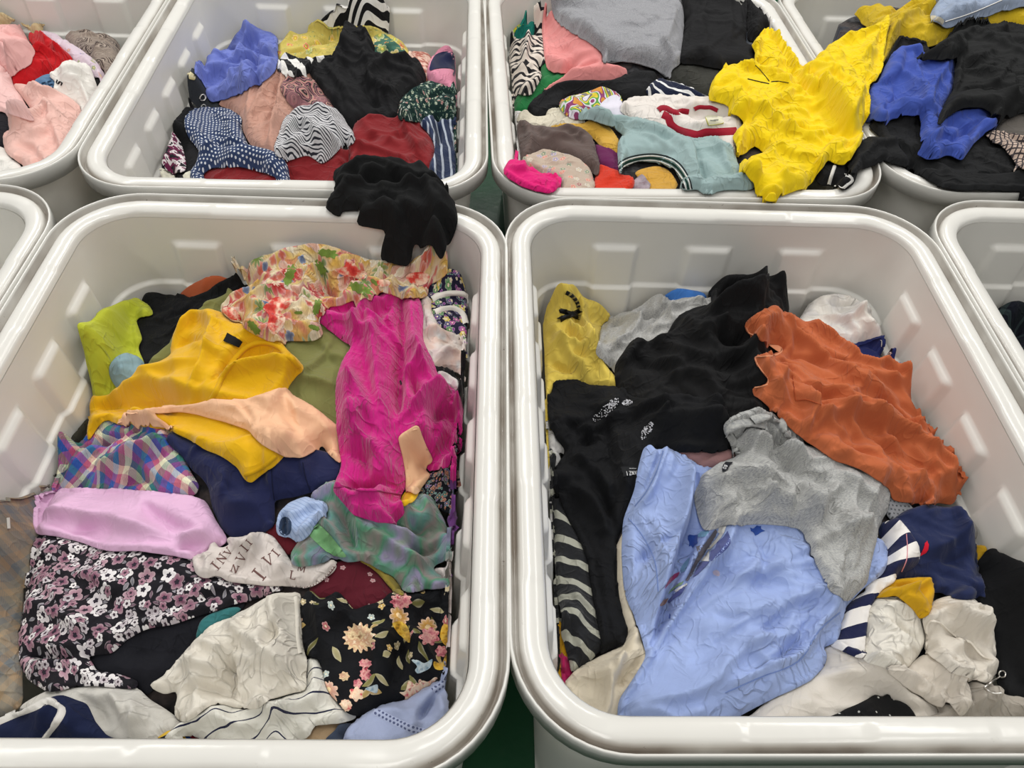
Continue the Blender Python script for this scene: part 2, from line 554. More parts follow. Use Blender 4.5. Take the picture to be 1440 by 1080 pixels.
# the clothes buried under the ones in view, one body per tub
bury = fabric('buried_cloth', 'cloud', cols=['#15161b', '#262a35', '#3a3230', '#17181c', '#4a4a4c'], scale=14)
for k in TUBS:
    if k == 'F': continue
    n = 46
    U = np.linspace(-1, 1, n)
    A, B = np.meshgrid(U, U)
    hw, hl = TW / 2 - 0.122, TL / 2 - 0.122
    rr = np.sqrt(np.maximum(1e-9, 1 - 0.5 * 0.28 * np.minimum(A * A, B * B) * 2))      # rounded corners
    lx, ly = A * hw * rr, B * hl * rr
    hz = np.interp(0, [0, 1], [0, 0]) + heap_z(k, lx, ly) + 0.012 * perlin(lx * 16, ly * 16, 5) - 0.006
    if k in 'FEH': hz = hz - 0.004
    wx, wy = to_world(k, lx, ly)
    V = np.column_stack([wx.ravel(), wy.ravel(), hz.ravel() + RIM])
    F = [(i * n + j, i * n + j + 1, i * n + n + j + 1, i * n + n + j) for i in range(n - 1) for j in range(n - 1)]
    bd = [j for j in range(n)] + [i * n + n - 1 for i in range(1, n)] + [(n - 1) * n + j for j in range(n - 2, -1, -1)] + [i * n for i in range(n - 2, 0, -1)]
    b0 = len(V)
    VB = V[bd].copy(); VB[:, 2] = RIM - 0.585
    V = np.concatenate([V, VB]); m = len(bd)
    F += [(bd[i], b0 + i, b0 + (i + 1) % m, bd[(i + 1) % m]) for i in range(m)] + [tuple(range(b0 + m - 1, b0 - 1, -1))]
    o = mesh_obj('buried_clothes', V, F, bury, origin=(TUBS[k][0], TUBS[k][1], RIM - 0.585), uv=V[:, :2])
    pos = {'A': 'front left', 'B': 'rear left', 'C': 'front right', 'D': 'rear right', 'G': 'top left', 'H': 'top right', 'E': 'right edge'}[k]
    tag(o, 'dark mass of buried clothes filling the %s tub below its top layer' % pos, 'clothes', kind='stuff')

# ------------------------------------------------------------------ picture points to places on the heap
FR = {'Z1': (0, 0, 3), 'Z2': (200, 0, 2.76923), 'Z3': (680, 0, 3.6), 'Z4': (1040, 0, 3.6), 'Z5': (0, 330, 3.6), 'Z6': (300, 330, 3.42857),
      'Z7': (0, 560, 3.6), 'Z8': (320, 560, 3.6), 'Y1': (0, 780, 3.6), 'Y2': (320, 780, 3.6), 'Y3': (700, 280, 3.6), 'Y4': (1040, 280, 3.6),
      'Y5': (700, 540, 3.6), 'Y6': (1040, 540, 3.6), 'Y7': (700, 780, 3.6), 'Y8': (1040, 780, 3.6), 'K': (0, 0, 5.142857), 'P': (0, 0, 1),
      'J1': (830, 540, 7.2), 'J2': (980, 560, 9), 'J3': (920, 720, 6.75), 'J4': (250, 740, 6.2609), 'J5': (1250, 730, 6.353),
      'J6': (920, 130, 11.077), 'J7': (420, 840, 6), 'J8': (310, 340, 4.3636)}


def pts(s):
    """'Z5: x,y x,y P: x,y' -> picture points; a word ending in a colon names the frame the numbers are read in"""
    f = FR['P']; out = []
    for w in s.split():
        if w.endswith(':'): f = FR[w[:-1]]
        else:
            x, y = w.split(','); out.append((f[0] + float(x) / f[2], f[1] + float(y) / f[2]))
    return np.array(out)


def ray(p):
    du, dv = p[:, 0] - 720, p[:, 1] - 540
    u = CR * du + SR * dv; v = -SR * du + CR * dv
    d = FW + RT0 * (u / FPX)[:, None] - UP0 * (v / FPX)[:, None]
    return d / np.linalg.norm(d, axis=1)[:, None]


def samp(H, x, y):
    fx = np.clip((x - HX0) / HR, 0, HNX - 1.001); fy = np.clip((y - HY0) / HR, 0, HNY - 1.001)
    i = fx.astype(int); j = fy.astype(int); a = fx - i; b = fy - j
    return (H[j, i] * (1 - a) + H[j, i + 1] * a) * (1 - b) + (H[j + 1, i] * (1 - a) + H[j + 1, i + 1] * a) * b


def hit(p, H, dz=0.0):
    """where the sight line of each picture point first meets the heap"""
    d = ray(p)
    ks = np.linspace(0.55, 3.3, 900)
    X = d[:, 0:1] * ks; Y = d[:, 1:2] * ks; Z = CAMH + d[:, 2:3] * ks
    below = Z < samp(H, X, Y) + dz
    below[:, -1] = True
    i = np.maximum(np.argmax(below, axis=1), 1)
    lo, hi = ks[i - 1], ks[i]
    for _ in range(12):
        m = (lo + hi) / 2
        b = CAMH + d[:, 2] * m < samp(H, d[:, 0] * m, d[:, 1] * m) + dz
        hi = np.where(b, m, hi); lo = np.where(b, lo, m)
    return d[:, :2] * hi[:, None]


def smooth_closed(P, sub=4, tension=0.5):
    n = len(P); out = []
    t = np.linspace(0, 1, sub, endpoint=False)[:, None]
    for i in range(n):
        p0, p1, p2, p3 = P[i - 1], P[i], P[(i + 1) % n], P[(i + 2) % n]
        m1 = (p2 - p0) * tension; m2 = (p3 - p1) * tension
        c = np.linalg.norm(p2 - p1); 
        for m in (m1, m2):
            l = np.linalg.norm(m)
            if l > c: m *= c / l
        out.append((2 * t ** 3 - 3 * t ** 2 + 1) * p1 + (t ** 3 - 2 * t ** 2 + t) * m1 + (-2 * t ** 3 + 3 * t ** 2) * p2 + (t ** 3 - t ** 2) * m2)
    return np.concatenate(out)


def smooth_open(P, sub=5):
    if len(P) < 3: return np.array([P[0] + (P[-1] - P[0]) * f for f in np.linspace(0, 1, sub + 1)])
    Q = np.concatenate([[2 * P[0] - P[1]], P, [2 * P[-1] - P[-2]]]); out = []
    t = np.linspace(0, 1, sub, endpoint=False)[:, None]
    for i in range(1, len(Q) - 2):
        p0, p1, p2, p3 = Q[i - 1], Q[i], Q[i + 1], Q[i + 2]
        m1 = (p2 - p0) / 2; m2 = (p3 - p1) / 2
        out.append((2 * t ** 3 - 3 * t ** 2 + 1) * p1 + (t ** 3 - 2 * t ** 2 + t) * m1 + (-2 * t ** 3 + 3 * t ** 2) * p2 + (t ** 3 - t ** 2) * m2)
    out.append(P[-1:])
    return np.concatenate(out)


def inside(px, py, Q):
    x0, y0 = Q[:, 0], Q[:, 1]; x1, y1 = np.roll(x0, -1), np.roll(y0, -1)
    r = np.zeros(px.shape, bool)
    for a, b, c, d in zip(x0, y0, x1, y1):
        if b == d: continue
        r ^= ((b > py) != (d > py)) & (px < (c - a) * (py - b) / (d - b) + a)
    return r


def near(px, py, Q, closed=True, side=False):
    """distance to a polyline, the nearest point on it and how far along it lies"""
    A = Q; B = np.roll(Q, -1, 0) if closed else Q[1:]
    if not closed: A = Q[:-1]
    best = np.full(px.shape, 1e9); bx = np.zeros(px.shape); by = np.zeros(px.shape); bt = np.zeros(px.shape)
    m = len(A); sgn = np.zeros(px.shape)
    for i, (a, b) in enumerate(zip(A, B)):
        e = b - a; L = e @ e + 1e-12
        t = np.clip(((px - a[0]) * e[0] + (py - a[1]) * e[1]) / L, 0, 1)
        qx = a[0] + t * e[0]; qy = a[1] + t * e[1]
        dd = (px - qx) ** 2 + (py - qy) ** 2
        k = dd < best
        if side: sgn = np.where(k, np.sign(e[0] * (py - a[1]) - e[1] * (px - a[0])), sgn)
        best = np.where(k, dd, best); bx = np.where(k, qx, bx); by = np.where(k, qy, by); bt = np.where(k, (i + t) / m, bt)
    if side: return np.sqrt(best), sgn, bt
    return np.sqrt(best), bx, by, bt


def box(a, n):
    """box blur over n cells each side, edges held"""
    for ax in (0, 1):
        p = np.concatenate([np.repeat(np.take(a, [0], ax), n + 1, ax), a, np.repeat(np.take(a, [-1], ax), n, ax)], ax)
        c = np.cumsum(p, ax)
        m = a.shape[ax]
        a = (np.take(c, range(2 * n + 1, 2 * n + 1 + m), ax) - np.take(c, range(0, m), ax)) / (2 * n + 1)
    return a


def blur(a, n): return box(box(a, n), n)


def clamp_tub(k, x, y, z):
    """keep cloth points off the tub wall"""
    lx, ly = to_local(k, x, y)
    for _ in range(3):
        ins = wall_inset(z) + 0.016
        d = sdf(lx, ly, 0.0) - ins
        # pull along the gradient of the distance
        e = 1e-3
        gx_ = (sdf(lx + e, ly) - sdf(lx - e, ly)) / (2 * e); gy_ = (sdf(lx, ly + e) - sdf(lx, ly - e)) / (2 * e)
        mv = np.maximum(-d, 0)
        lx = lx + gx_ * mv; ly = ly + gy_ * mv
    return to_world(k, lx, ly)


def lean(k, P, xy, climb):
    """outline points seen against a tub wall lie on that wall, above the heap: where, and how far above"""
    z = samp(HM, xy[:, 0], xy[:, 1])
    out = sdf(*to_local(k, xy[:, 0], xy[:, 1])) < wall_inset(z) + 0.016
    dz = np.zeros(len(xy)); xy = xy.copy()
    for i in np.nonzero(out)[0]:
        d = ray(P[i:i + 1])[0]
        ks = np.linspace(0.6, np.linalg.norm(xy[i]) / np.linalg.norm(d[:2]), 500)
        zz = CAMH + d[2] * ks
        ok = sdf(*to_local(k, d[0] * ks, d[1] * ks)) > wall_inset(np.minimum(zz, 0)) + 0.016
        if ok.any():
            j = np.nonzero(ok)[0][-1]
            if zz[j] < 0.12:
                xy[i] = d[:2] * ks[j]
                dz[i] = min(max(min(zz[j], -0.012) - samp(HM, xy[i:i + 1, 0], xy[i:i + 1, 1])[0], 0), 0.2)
    dz = np.minimum(dz, climb)
    hot = dz > 0
    if hot.any():                                 # even out the run of the edge along the wall
        w = (1, 2, 3, 2, 1)
        dz = sum(c * np.roll(dz, s) for c, s in zip(w, range(-2, 3))) / 9
        sm = sum(c * np.roll(xy, s, 0) for c, s in zip(w, range(-2, 3))) / 9
        near_hot = np.any([np.roll(hot, s) for s in range(-2, 3)], axis=0)
        xy = np.where((near_hot & (np.linalg.norm(sm - xy, axis=1) < 0.03))[:, None], sm, xy)
    return xy, dz


def crumple(x, y, lam, sd):
    """facets and creases of crushed cloth, about -0.5 to 0.5"""
    rs = np.random.RandomState(sd * 7 + 1); s = 0
    for i in range(6):
        th = rs.rand() * math.pi; l = lam * (0.7 + 1.3 * rs.rand())
        w = 0.9 * perlin(x / (2.2 * lam), y / (2.2 * lam), sd + 11 * i) + 0.35 * perlin(x / lam, y / lam, sd + 17 * i)
        t = (x * math.cos(th) + y * math.sin(th)) / l + w + rs.rand()
        tri = 2 * np.abs(t - np.floor(t) - 0.5)
        tri = tri ** 1.6
        s = s + (tri - 0.4) * np.clip(0.45 + 1.5 * perlin(x / (2.6 * lam) + 5, y / (2.6 * lam), sd + 23 * i), 0, 1.2)
    return s / 2.6


GROUP = {'A': 'clothes heaped in the front left tub', 'B': 'clothes heaped in the rear left tub', 'C': 'clothes heaped in the front right tub',
         'D': 'clothes heaped in the rear right tub', 'G': 'clothes heaped in the top left tub', 'H': 'clothes heaped in the top right tub',
         'E': 'clothes in the right edge tub'}
WEAR = {}
seed_n = [0]


def wear(tub, name, label, cat, outline, mat, puff=0.012, R=0.03, fold=(0.006, 0.05, 0, 3), folds=(), pits=(), ex=0.05,
         over=False, res=None, bridge=3, lift=0.004, top=0.03, sub=3, ramp=None, crum=None, climb=0.2):
    """lay one garment on the heap: its outline, how it puffs, folds and buckles; returns the object"""
    global HM
    seed_n[0] += 1; sd = seed_n[0]
    r = 0.0027 if tub in 'AC' else 0.0034
    puff *= 0.7; R *= 0.6
    P = smooth_closed(pts(outline), sub)
    saved = None
    if ramp:                                      # cloth hanging down a wall leaves it at a slope
        saved = HM
        d_ = sdf(*to_local(ramp[0], GX, GY))
        HM = np.where((d_ > 0.046) & (to_local(ramp[0], GX, GY)[1] > 0), np.maximum(HM, np.maximum(-(d_ - 0.046) * ramp[1] - 0.008, -0.24)), HM)
        marked = HM
    xy = hit(P, HM, 0.004)
    dzq = np.zeros(len(xy))
    if not over:
        xy, dzq = lean(tub, P, xy, climb)
        z = samp(HM, xy[:, 0], xy[:, 1])
        cx, cy = clamp_tub(tub, xy[:, 0], xy[:, 1], z)
        xy = np.column_stack([cx, cy])
    keep = [0]
    for i in range(1, len(xy)):
        if np.linalg.norm(xy[i] - xy[keep[-1]]) > 0.0012: keep.append(i)
    Q = xy[keep]; dzq = dzq[keep]
    mn = Q.min(0) - 3 * r; mx = Q.max(0) + 3 * r
    nx = int((mx[0] - mn[0]) / r) + 1; ny = int((mx[1] - mn[1]) / r) + 1
    X, Y = np.meshgrid(mn[0] + r * np.arange(nx), mn[1] + r * np.arange(ny))
    ins = inside(X, Y, Q)
    d, bx, by, bt = near(X, Y, Q)
    U = ins | (d < 0.62 * r)
    snap = U & ((~ins) | (d < 0.35 * r))
    X = np.where(snap, bx, X); Y = np.where(snap, by, Y)
    d = np.where(snap, 0, np.where(ins, d, 0))
    # what it lies on
    i0 = max(int((mn[0] - HX0) / HR) - 8, 0); i1 = min(int((mx[0] - HX0) / HR) + 9, HNX)
    j0 = max(int((mn[1] - HY0) / HR) - 8, 0); j1 = min(int((mx[1] - HY0) / HR) + 9, HNY)
    sub_h = HM[j0:j1, i0:i1]
    b = blur(sub_h, bridge)
    full = np.maximum(sub_h, b)
    tmp = HM.copy(); tmp[j0:j1, i0:i1] = full
    if over:                                      # keep clear of the narrow rim lips
        dl = np.max([np.roll(sub_h, (a_, b_), (0, 1)) for a_ in (-1, 0, 1) for b_ in (-1, 0, 1)], axis=0)
        tmp2 = HM.copy(); tmp2[j0:j1, i0:i1] = dl
    low = samp(tmp2 if over else HM, X, Y) + (0.0045 if over else 0.0015)
    sk = 1.0 if tub in 'AC' else 0.8 if tub in 'BG' else 0.6
    if tub not in 'AC': fold = (fold[0] * 0.75,) + tuple(fold[1:])
    base = samp(tmp, X, Y)
    e = sstep(0, 0.02, d)
    base = np.maximum(low, low + (base - low) * e)
    q = np.clip(d / R, 0, 1)
    z = base + puff * np.sqrt(np.maximum(0, 1 - (1 - q) ** 2)) + 0.0012
    if dzq.max() > 0:                             # leaning up a tub wall
        bi = np.clip((bt * len(Q)).astype(int), 0, len(Q) - 1)
        z = z + blur(np.where(ins | snap, dzq[bi], dzq[bi]) * np.exp(-d / 0.045), 2)
    # folds: long soft waves with sharper crests, wandering
    am, lam, ang, asp = fold
    ca, sa = math.cos(math.radians(ang)), math.sin(math.radians(ang))
    wx = 0.35 * lam * perlin(X / lam * 0.5, Y / lam * 0.5, sd + 50); wy = 0.35 * lam * perlin(X / lam * 0.5, Y / lam * 0.5, sd + 90)
    al = (X + wx) * ca + (Y + wy) * sa; ac = -(X + wx) * sa + (Y + wy) * ca
    n1 = perlin(ac / lam, al / (lam * asp), sd); n2 = perlin(ac / lam * 2.1 + 7, al / (lam * asp) * 2.1, sd + 9)
    rid = (1 - 2.2 * np.abs(n1)) * 0.55 + 0.9 * n1 + 0.45 * (0.5 - 1.6 * np.abs(n2))
    edge = sstep(-0.002, 0.03, d)
    z = z + 1.25 * am * rid * (0.2 + 0.8 * edge)
    cm = np.clip(1.3 * am - 0.003, 0.0005, 0.011) if crum is None else crum
    z = z + cm * (crumple(X, Y, 0.055, sd) + 0.45 * crumple(X, Y, 0.024, sd + 3)) * (0.2 + 0.8 * edge)
    lf = lift * (0.5 + perlin(X * 22, Y * 22, sd + 33)) * (1 - sstep(0, 0.012, d))
    z = z + np.maximum(lf, 0)
    rs = np.random.RandomState(sd + 400)

    def stroke(fp, h, w, z):
        # one fold: it rises slowly on one side and drops steeply on the other
        bb0, bb1 = fp.min(0) - 5 * w, fp.max(0) + 5 * w
        ii = np.nonzero((X[0] > bb0[0]) & (X[0] < bb1[0]))[0]; jj = np.nonzero((Y[:, 0] > bb0[1]) & (Y[:, 0] < bb1[1]))[0]
        if len(ii) < 2 or len(jj) < 2: return z
        sl = (slice(jj[0], jj[-1] + 1), slice(ii[0], ii[-1] + 1))
        dd, sg, tt = near(X[sl], Y[sl], fp, False, True)
        t_ = fp[-1] - fp[0]
        flip = 1.0 if t_[0] > 0 else -1.0             # the steep side looks down the picture
        sg = sg * flip * (1 if h > 0 else -1)
        prof = np.where(sg >= 0, 0.75 * np.exp(-dd / (1.7 * w)) + 0.25 * np.exp(-(dd / (1.5 * w)) ** 2), 0.35 * np.exp(-dd / (0.5 * w)) + 0.65 * np.exp(-(dd / (0.6 * w)) ** 2))
        end = np.minimum(1, np.sqrt(np.maximum(np.sin(np.pi * np.clip(tt * 0.94 + 0.03, 0, 1)), 0)) * 1.2)
        z = z.copy(); z[sl] = z[sl] + h * prof * end * (0.1 + 0.9 * edge[sl])
        return z
    for f in folds:
        z = stroke(hit(smooth_open(pts(f[0]), 4), HM, 0.01), f[1] * 2.7 * sk, f[2] * 0.85, z)
    cmx = np.clip(1.3 * am - 0.003, 0.0005, 0.011) if crum is None else crum
    area = float(ins.sum()) * r * r
    for _ in range(int(min(60, (0.35 + cmx / 0.008) * area / 0.0028)) if cmx > 0.0015 else int(area / 0.02)):
        j, i = rs.randint(ny), rs.randint(nx)
        for _t in range(12):
            if ins[j, i]: break
            j, i = rs.randint(ny), rs.randint(nx)
        a0 = math.radians(ang + rs.normal() * 28); L = (0.04 + 0.13 * rs.rand()) * min(1.0, math.sqrt(area) / 0.2 + 0.25)
        n = 7; p = np.array([X[j, i], Y[j, i]]); path = [p]; k = rs.normal() * 0.12
        for q2 in range(n):
            a0 += k + rs.normal() * 0.06
            p = p + L / n * np.array([math.cos(a0), math.sin(a0)]); path.append(p)
        path = np.array(path)
        if path[-1, 0] < path[0, 0] : path = path[::-1]
        hh = (0.003 + 0.0105 * rs.rand() ** 1.3) * (0.45 + cmx / 0.008) * (1 if rs.rand() < 0.72 else -0.8)
        z = stroke(path, hh * sk * 1.3, 0.004 + 0.35 * abs(hh) + 0.004 * rs.rand(), z)
    for s, h, w in pits:
        pp = hit(smooth_closed(pts(s), 4), HM, 0.012)
        dd, _, _, _ = near(X, Y, pp); ii = inside(X, Y, pp)
        z = z - h * np.where(ii, sstep(0, w, dd), 0) + 0.004 * np.exp(-((dd - 0.002) / 0.006) ** 2)
    z = np.maximum(z, low)
    G = np.stack([X, Y, z], -1)
    pin = U & (d <= r * 0.5)
    if min(nx, ny) > 4:
        # one light smoothing pass against grid noise
        S = G[..., 2].copy(); cn = np.ones_like(S) * 6; acc = 6 * S
        for di, dj in ((0, 1), (0, -1), (1, 0), (-1, 0)):
            m = np.roll(U, (di, dj), (0, 1)); acc = acc + np.where(m, np.roll(S, (di, dj), (0, 1)), 0); cn = cn + m
        G[..., 2] = np.maximum(np.where(pin, S, acc / cn), low)
    if not over:
        cx, cy = clamp_tub(tub, G[..., 0], G[..., 1], G[..., 2])
        G[..., 0] = np.where(U, cx, G[..., 0]); G[..., 1] = np.where(U, cy, G[..., 1])
    # mesh
    idx = np.full(U.shape, -1); idx[U] = np.arange(U.sum())
    V = G[U]
    a, bq, c, dq = idx[:-1, :-1], idx[:-1, 1:], idx[1:, 1:], idx[1:, :-1]
    ok = np.stack([a, bq, c, dq], -1).reshape(-1, 4)
    cntv = (ok >= 0).sum(1)
    F = [tuple(q4) for q4 in ok[cntv == 4].tolist()]
    for q4 in ok[cntv == 3].tolist(): F.append(tuple(v for v in q4 if v >= 0))
    # turn the cloth edge under, so it has a thickness
    ec = {}
    for f in F:
        for i in range(len(f)):
            u, v = f[i], f[(i + 1) % len(f)]
            if (v, u) in ec: del ec[(v, u)]
            else: ec[(u, v)] = 1
    bvs = sorted({u for uv_ in ec for u in uv_})
    if bvs:
        pos = {v: i for i, v in enumerate(bvs)}
        out = np.zeros((len(bvs), 2))
        for u, v in ec:
            t2 = V[v, :2] - V[u, :2]; nrm = np.array([t2[1], -t2[0]]) / (np.linalg.norm(t2) + 1e-9)
            out[pos[u]] += nrm; out[pos[v]] += nrm
        out /= (np.linalg.norm(out, axis=1)[:, None] + 1e-9)
        B0 = V[bvs]
        n0 = len(V)
        r1 = B0.copy(); r1[:, :2] += out * 0.0012; r1[:, 2] -= 0.0011
        r2 = B0.copy(); r2[:, :2] += out * 0.0006; r2[:, 2] -= 0.0028
        r3 = B0.copy(); r3[:, :2] -= out * 0.005; r3[:, 2] -= 0.0032
        m = len(bvs)
        V = np.concatenate([V, r1, r2, r3])
        for u, v in ec:
            p, q_ = pos[u], pos[v]
            F.append((v, u, n0 + p, n0 + q_)); F.append((n0 + q_, n0 + p, n0 + m + p, n0 + m + q_)); F.append((n0 + m + q_, n0 + m + p, n0 + 2 * m + p, n0 + 2 * m + q_))
    # cloth coordinates: arc lengths along the grid, so that prints follow the folds
    du = np.linalg.norm(np.diff(G, axis=1), axis=-1); dv = np.linalg.norm(np.diff(G, axis=0), axis=-1)
    du = np.where(U[:, 1:] & U[:, :-1], du, r); dv = np.where(U[1:] & U[:-1], dv, r)
    uu = np.concatenate([np.zeros((ny, 1)), np.cumsum(du, 1)], 1); vv = np.concatenate([np.zeros((1, nx)), np.cumsum(dv, 0)], 0)
    uu = uu - uu[:, nx // 2:nx // 2 + 1]; vv = vv - vv[ny // 2:ny // 2 + 1, :]
    uu = box(uu, 3); vv = box(vv, 3)
    uu = 0.45 * uu + 0.55 * (X - X.mean()); vv = 0.45 * vv + 0.55 * (Y - Y.mean())
    uvv = np.column_stack([uu[U], vv[U]]) + np.array([sd * 0.37, sd * 0.53]) % 3
    if bvs: uvv = np.concatenate([uvv] + [uvv[bvs]] * 3)
    V[:, 2] += RIM
    org = (float(Q[:, 0].mean()), float(Q[:, 1].mean()), float(V[:, 2].min()))
    o = mesh_obj(name, V, F, mat, origin=org, uv=uvv)
    tag(o, label, cat, GROUP[tub])
    # raise the height map
    fx = (GX[j0:j1, i0:i1] - mn[0]) / r; fy = (GY[j0:j1, i0:i1] - mn[1]) / r
    okk = (fx >= 0) & (fy >= 0) & (fx < nx - 1) & (fy < ny - 1)
    fi = np.clip(fx.astype(int), 0, nx - 2); fj = np.clip(fy.astype(int), 0, ny - 2)
    al = fx - fi; be = fy - fj
    Zt = np.where(U, G[..., 2], np.nan)
    q4 = np.stack([Zt[fj, fi], Zt[fj, fi + 1], Zt[fj + 1, fi], Zt[fj + 1, fi + 1]])
    w4 = np.stack([(1 - al) * (1 - be), al * (1 - be), (1 - al) * be, al * be]) * ~np.isnan(q4)
    ws = w4.sum(0)
    zt = np.nansum(np.where(np.isnan(q4), 0, q4) * w4, 0) / np.maximum(ws, 1e-9)
    upd = okk & (ws > 0.35)
    HM = HM.copy()
    HM[j0:j1, i0:i1] = np.where(upd, np.maximum(sub_h, zt + 0.0012), sub_h)
    if saved is not None: HM = np.where(HM != marked, HM, saved)
    o_b = BVHTree.FromPolygons([tuple(v) for v in V.tolist()], F)
    WEAR[o.name] = (o_b, org)
    return o


EYE = Vector((0, 0, CAMH + RIM))


def onto(o, p, off):
    """points of the picture carried onto the surface of a garment"""
    bvh, org = WEAR[o.name]
    out = []; last = 1.3
    for k, dv in enumerate(ray(np.asarray(p, float))):
        h, n, i, dist = bvh.ray_cast(EYE, Vector(dv))
        if h is None:
            h, n, i, dist = bvh.find_nearest(EYE + Vector(dv) * last, 0.03)
            if h is None: out.append(None); continue
        else:
            last = dist
        if n.z < 0: n = -n
        out.append(h + n * (off if np.isscalar(off) else off[k]))
    return out


def patch(o, name, outline, mat, off=0.0012, step=3.0, label=None, sub=3, dome=0.0):
    """a piece sewn or printed on a garment: a thin mesh that follows its surface"""
    Q = smooth_closed(pts(outline), sub) if sub > 1 else pts(outline)
    mn = Q.min(0); mx = Q.max(0)
    nx = max(2, int((mx[0] - mn[0]) / step) + 2); ny = max(2, int((mx[1] - mn[1]) / step) + 2)
    X, Y = np.meshgrid(np.linspace(mn[0], mx[0], nx), np.linspace(mn[1], mx[1], ny))
    ins = inside(X, Y, Q); d, bx, by, _ = near(X, Y, Q)
    U = ins | (d < step * 0.6); sn = U & (~ins | (d < step * 0.3))
    X = np.where(sn, bx, X); Y = np.where(sn, by, Y); d = np.where(sn, 0, d)
    P = np.column_stack([X[U], Y[U]])
    offs = off + dome * np.sqrt(np.clip(d[U] / (step * 3), 0, 1))
    H = onto(o, P, offs)
    idx = np.full(U.shape, -1); idx[U] = np.arange(U.sum())
    q = np.stack([idx[:-1, :-1], idx[:-1, 1:], idx[1:, 1:], idx[1:, :-1]], -1).reshape(-1, 4)
    F = []
    for f in q.tolist():
        g = tuple(v for v in f if v >= 0)
        if len(g) >= 3 and all(H[v] is not None for v in g): F.append(g[::-1])
    V = [tuple(h) if h is not None else (0, 0, 0) for h in H]
    used = sorted({v for f in F for v in f})
    if not used: return None
    mp = {v: i for i, v in enumerate(used)}
    V = np.array([V[v] for v in used]); F = [tuple(mp[v] for v in f) for f in F]
    c = mesh_obj(name, V, F, mat, parent=o, origin=WEAR[o.name][1], uv=P[used] * 0.0009)
    if label: c['label'] = label
    return c


def band(o, name, lines, width, mat, off=0.001, dome=0.0015, label=None, seg=3.0):
    """piping, a hem, a neckband or a stroke of lettering: strips of some width (in picture points) along lines on a garment"""
    V = []; F = []; UVs = []
    for s in (lines if isinstance(lines, (list, tuple)) else [lines]):
        if isinstance(s, tuple): s, w = s
        else: w = width
        P = smooth_open(pts(s), 5) if not s.startswith('!') else pts(s[1:])
        L = np.concatenate([[0], np.cumsum(np.linalg.norm(np.diff(P, axis=0), axis=1))])
        n = max(2, int(L[-1] / seg) + 1)
        T = np.linspace(0, L[-1], n)
        C = np.column_stack([np.interp(T, L, P[:, 0]), np.interp(T, L, P[:, 1])])
        tg = np.gradient(C, axis=0); tg /= np.linalg.norm(tg, axis=1)[:, None] + 1e-9
        nr = np.column_stack([-tg[:, 1], tg[:, 0]])
        ac = (-0.5, -0.25, 0, 0.25, 0.5); of = (off * 0.2, off + dome * 0.75, off + dome, off + dome * 0.75, off * 0.2)
        rows = [onto(o, C + nr * w * a, f) for a, f in zip(ac, of)]
        b0 = len(V)
        for i in range(n):
            for k in range(5):
                V.append(rows[k][i]); UVs.append((T[i] * 0.0009, ac[k] * w * 0.0009))
        for i in range(n - 1):
            for k in range(4):
                f = (b0 + i * 5 + k, b0 + i * 5 + k + 1, b0 + i * 5 + 5 + k + 1, b0 + i * 5 + 5 + k)
                if all(V[v] is not None for v in f):
                    z = [V[v] for v in f]
                    if max((z[0] - z[2]).length, (z[1] - z[3]).length) < 0.05: F.append(f)
    V = np.array([tuple(v) if v is not None else tuple(V0) for v in V for V0 in [(0, 0, 0)]])
    used = sorted({v for f in F for v in f})
    if not used: return None
    mp = {v: i for i, v in enumerate(used)}
    c = mesh_obj(name, V[used], [tuple(mp[v] for v in f) for f in F], mat, parent=o, origin=WEAR[o.name][1], uv=np.array(UVs)[used])
    if label: c['label'] = label
    return c

# ------------------------------------------------------------------ clothes: front left tub, from the bottom up
F_ = fabric
o = wear('A', 'rust_blouse', 'rust brown garment peeping out at the back beside black cloth in the front left tub', 'top',
         'Z5: 900,340 925,298 962,255 1020,225 1080,197 1180,215 1240,245 1150,320 1000,350', F_('rust_cloth', c='#a2502f'))
o = wear('A', 'ruffled_black_blouse', 'ruffled black top lying between the lime shirt and the olive top', 'top',
         'Z5: 700,560 690,480 700,410 722,350 715,325 735,305 762,298 800,305 840,320 880,310 960,325 1050,290 1110,245 1180,225 1260,240 1275,275 1180,360 1050,470 950,600 850,690 735,700 710,640',
         F_('black_crinkle', c='#08090c', crinkle=0.5, wr=0.8), fold=(0.006, 0.03, 40, 2), puff=0.016)
o = wear('A', 'lime_shirt', 'lime green shirt against the left wall of the front left tub', 'shirt',
         'Z5: 338,475 350,456 410,466 450,420 500,398 570,370 640,350 700,348 745,356 770,400 705,420 690,440 705,490 715,530 700,580 730,660 735,760 650,800 580,832 490,835 480,828 440,730 420,690 400,650 392,560 350,505',
         F_('lime_linen', c='#b3ba35', wr=0.6), fold=(0.006, 0.055, 55, 4), puff=0.022, R=0.05,
         folds=[('Z5: 470,600 520,500 590,400', -0.010, 0.006), ('Z5: 440,520 520,430 600,380', 0.008, 0.012), ('Z5: 520,720 600,560 690,480', 0.007, 0.014), ('Z5: 500,800 560,760 620,740', 0.006, 0.01)])
o = wear('A', 'grey_blue_cloth', 'pale grey blue cloth corner tucked in front of the lime shirt', 'cloth',
         'Z5: 555,685 570,645 592,620 640,605 700,622 728,655 740,730 690,790 640,795 600,782 565,730', F_('grey_blue_cloth', c='#7f9aa3'), puff=0.014, R=0.02,
         folds=[('Z5: 590,640 610,690 640,740', 0.006, 0.008)])
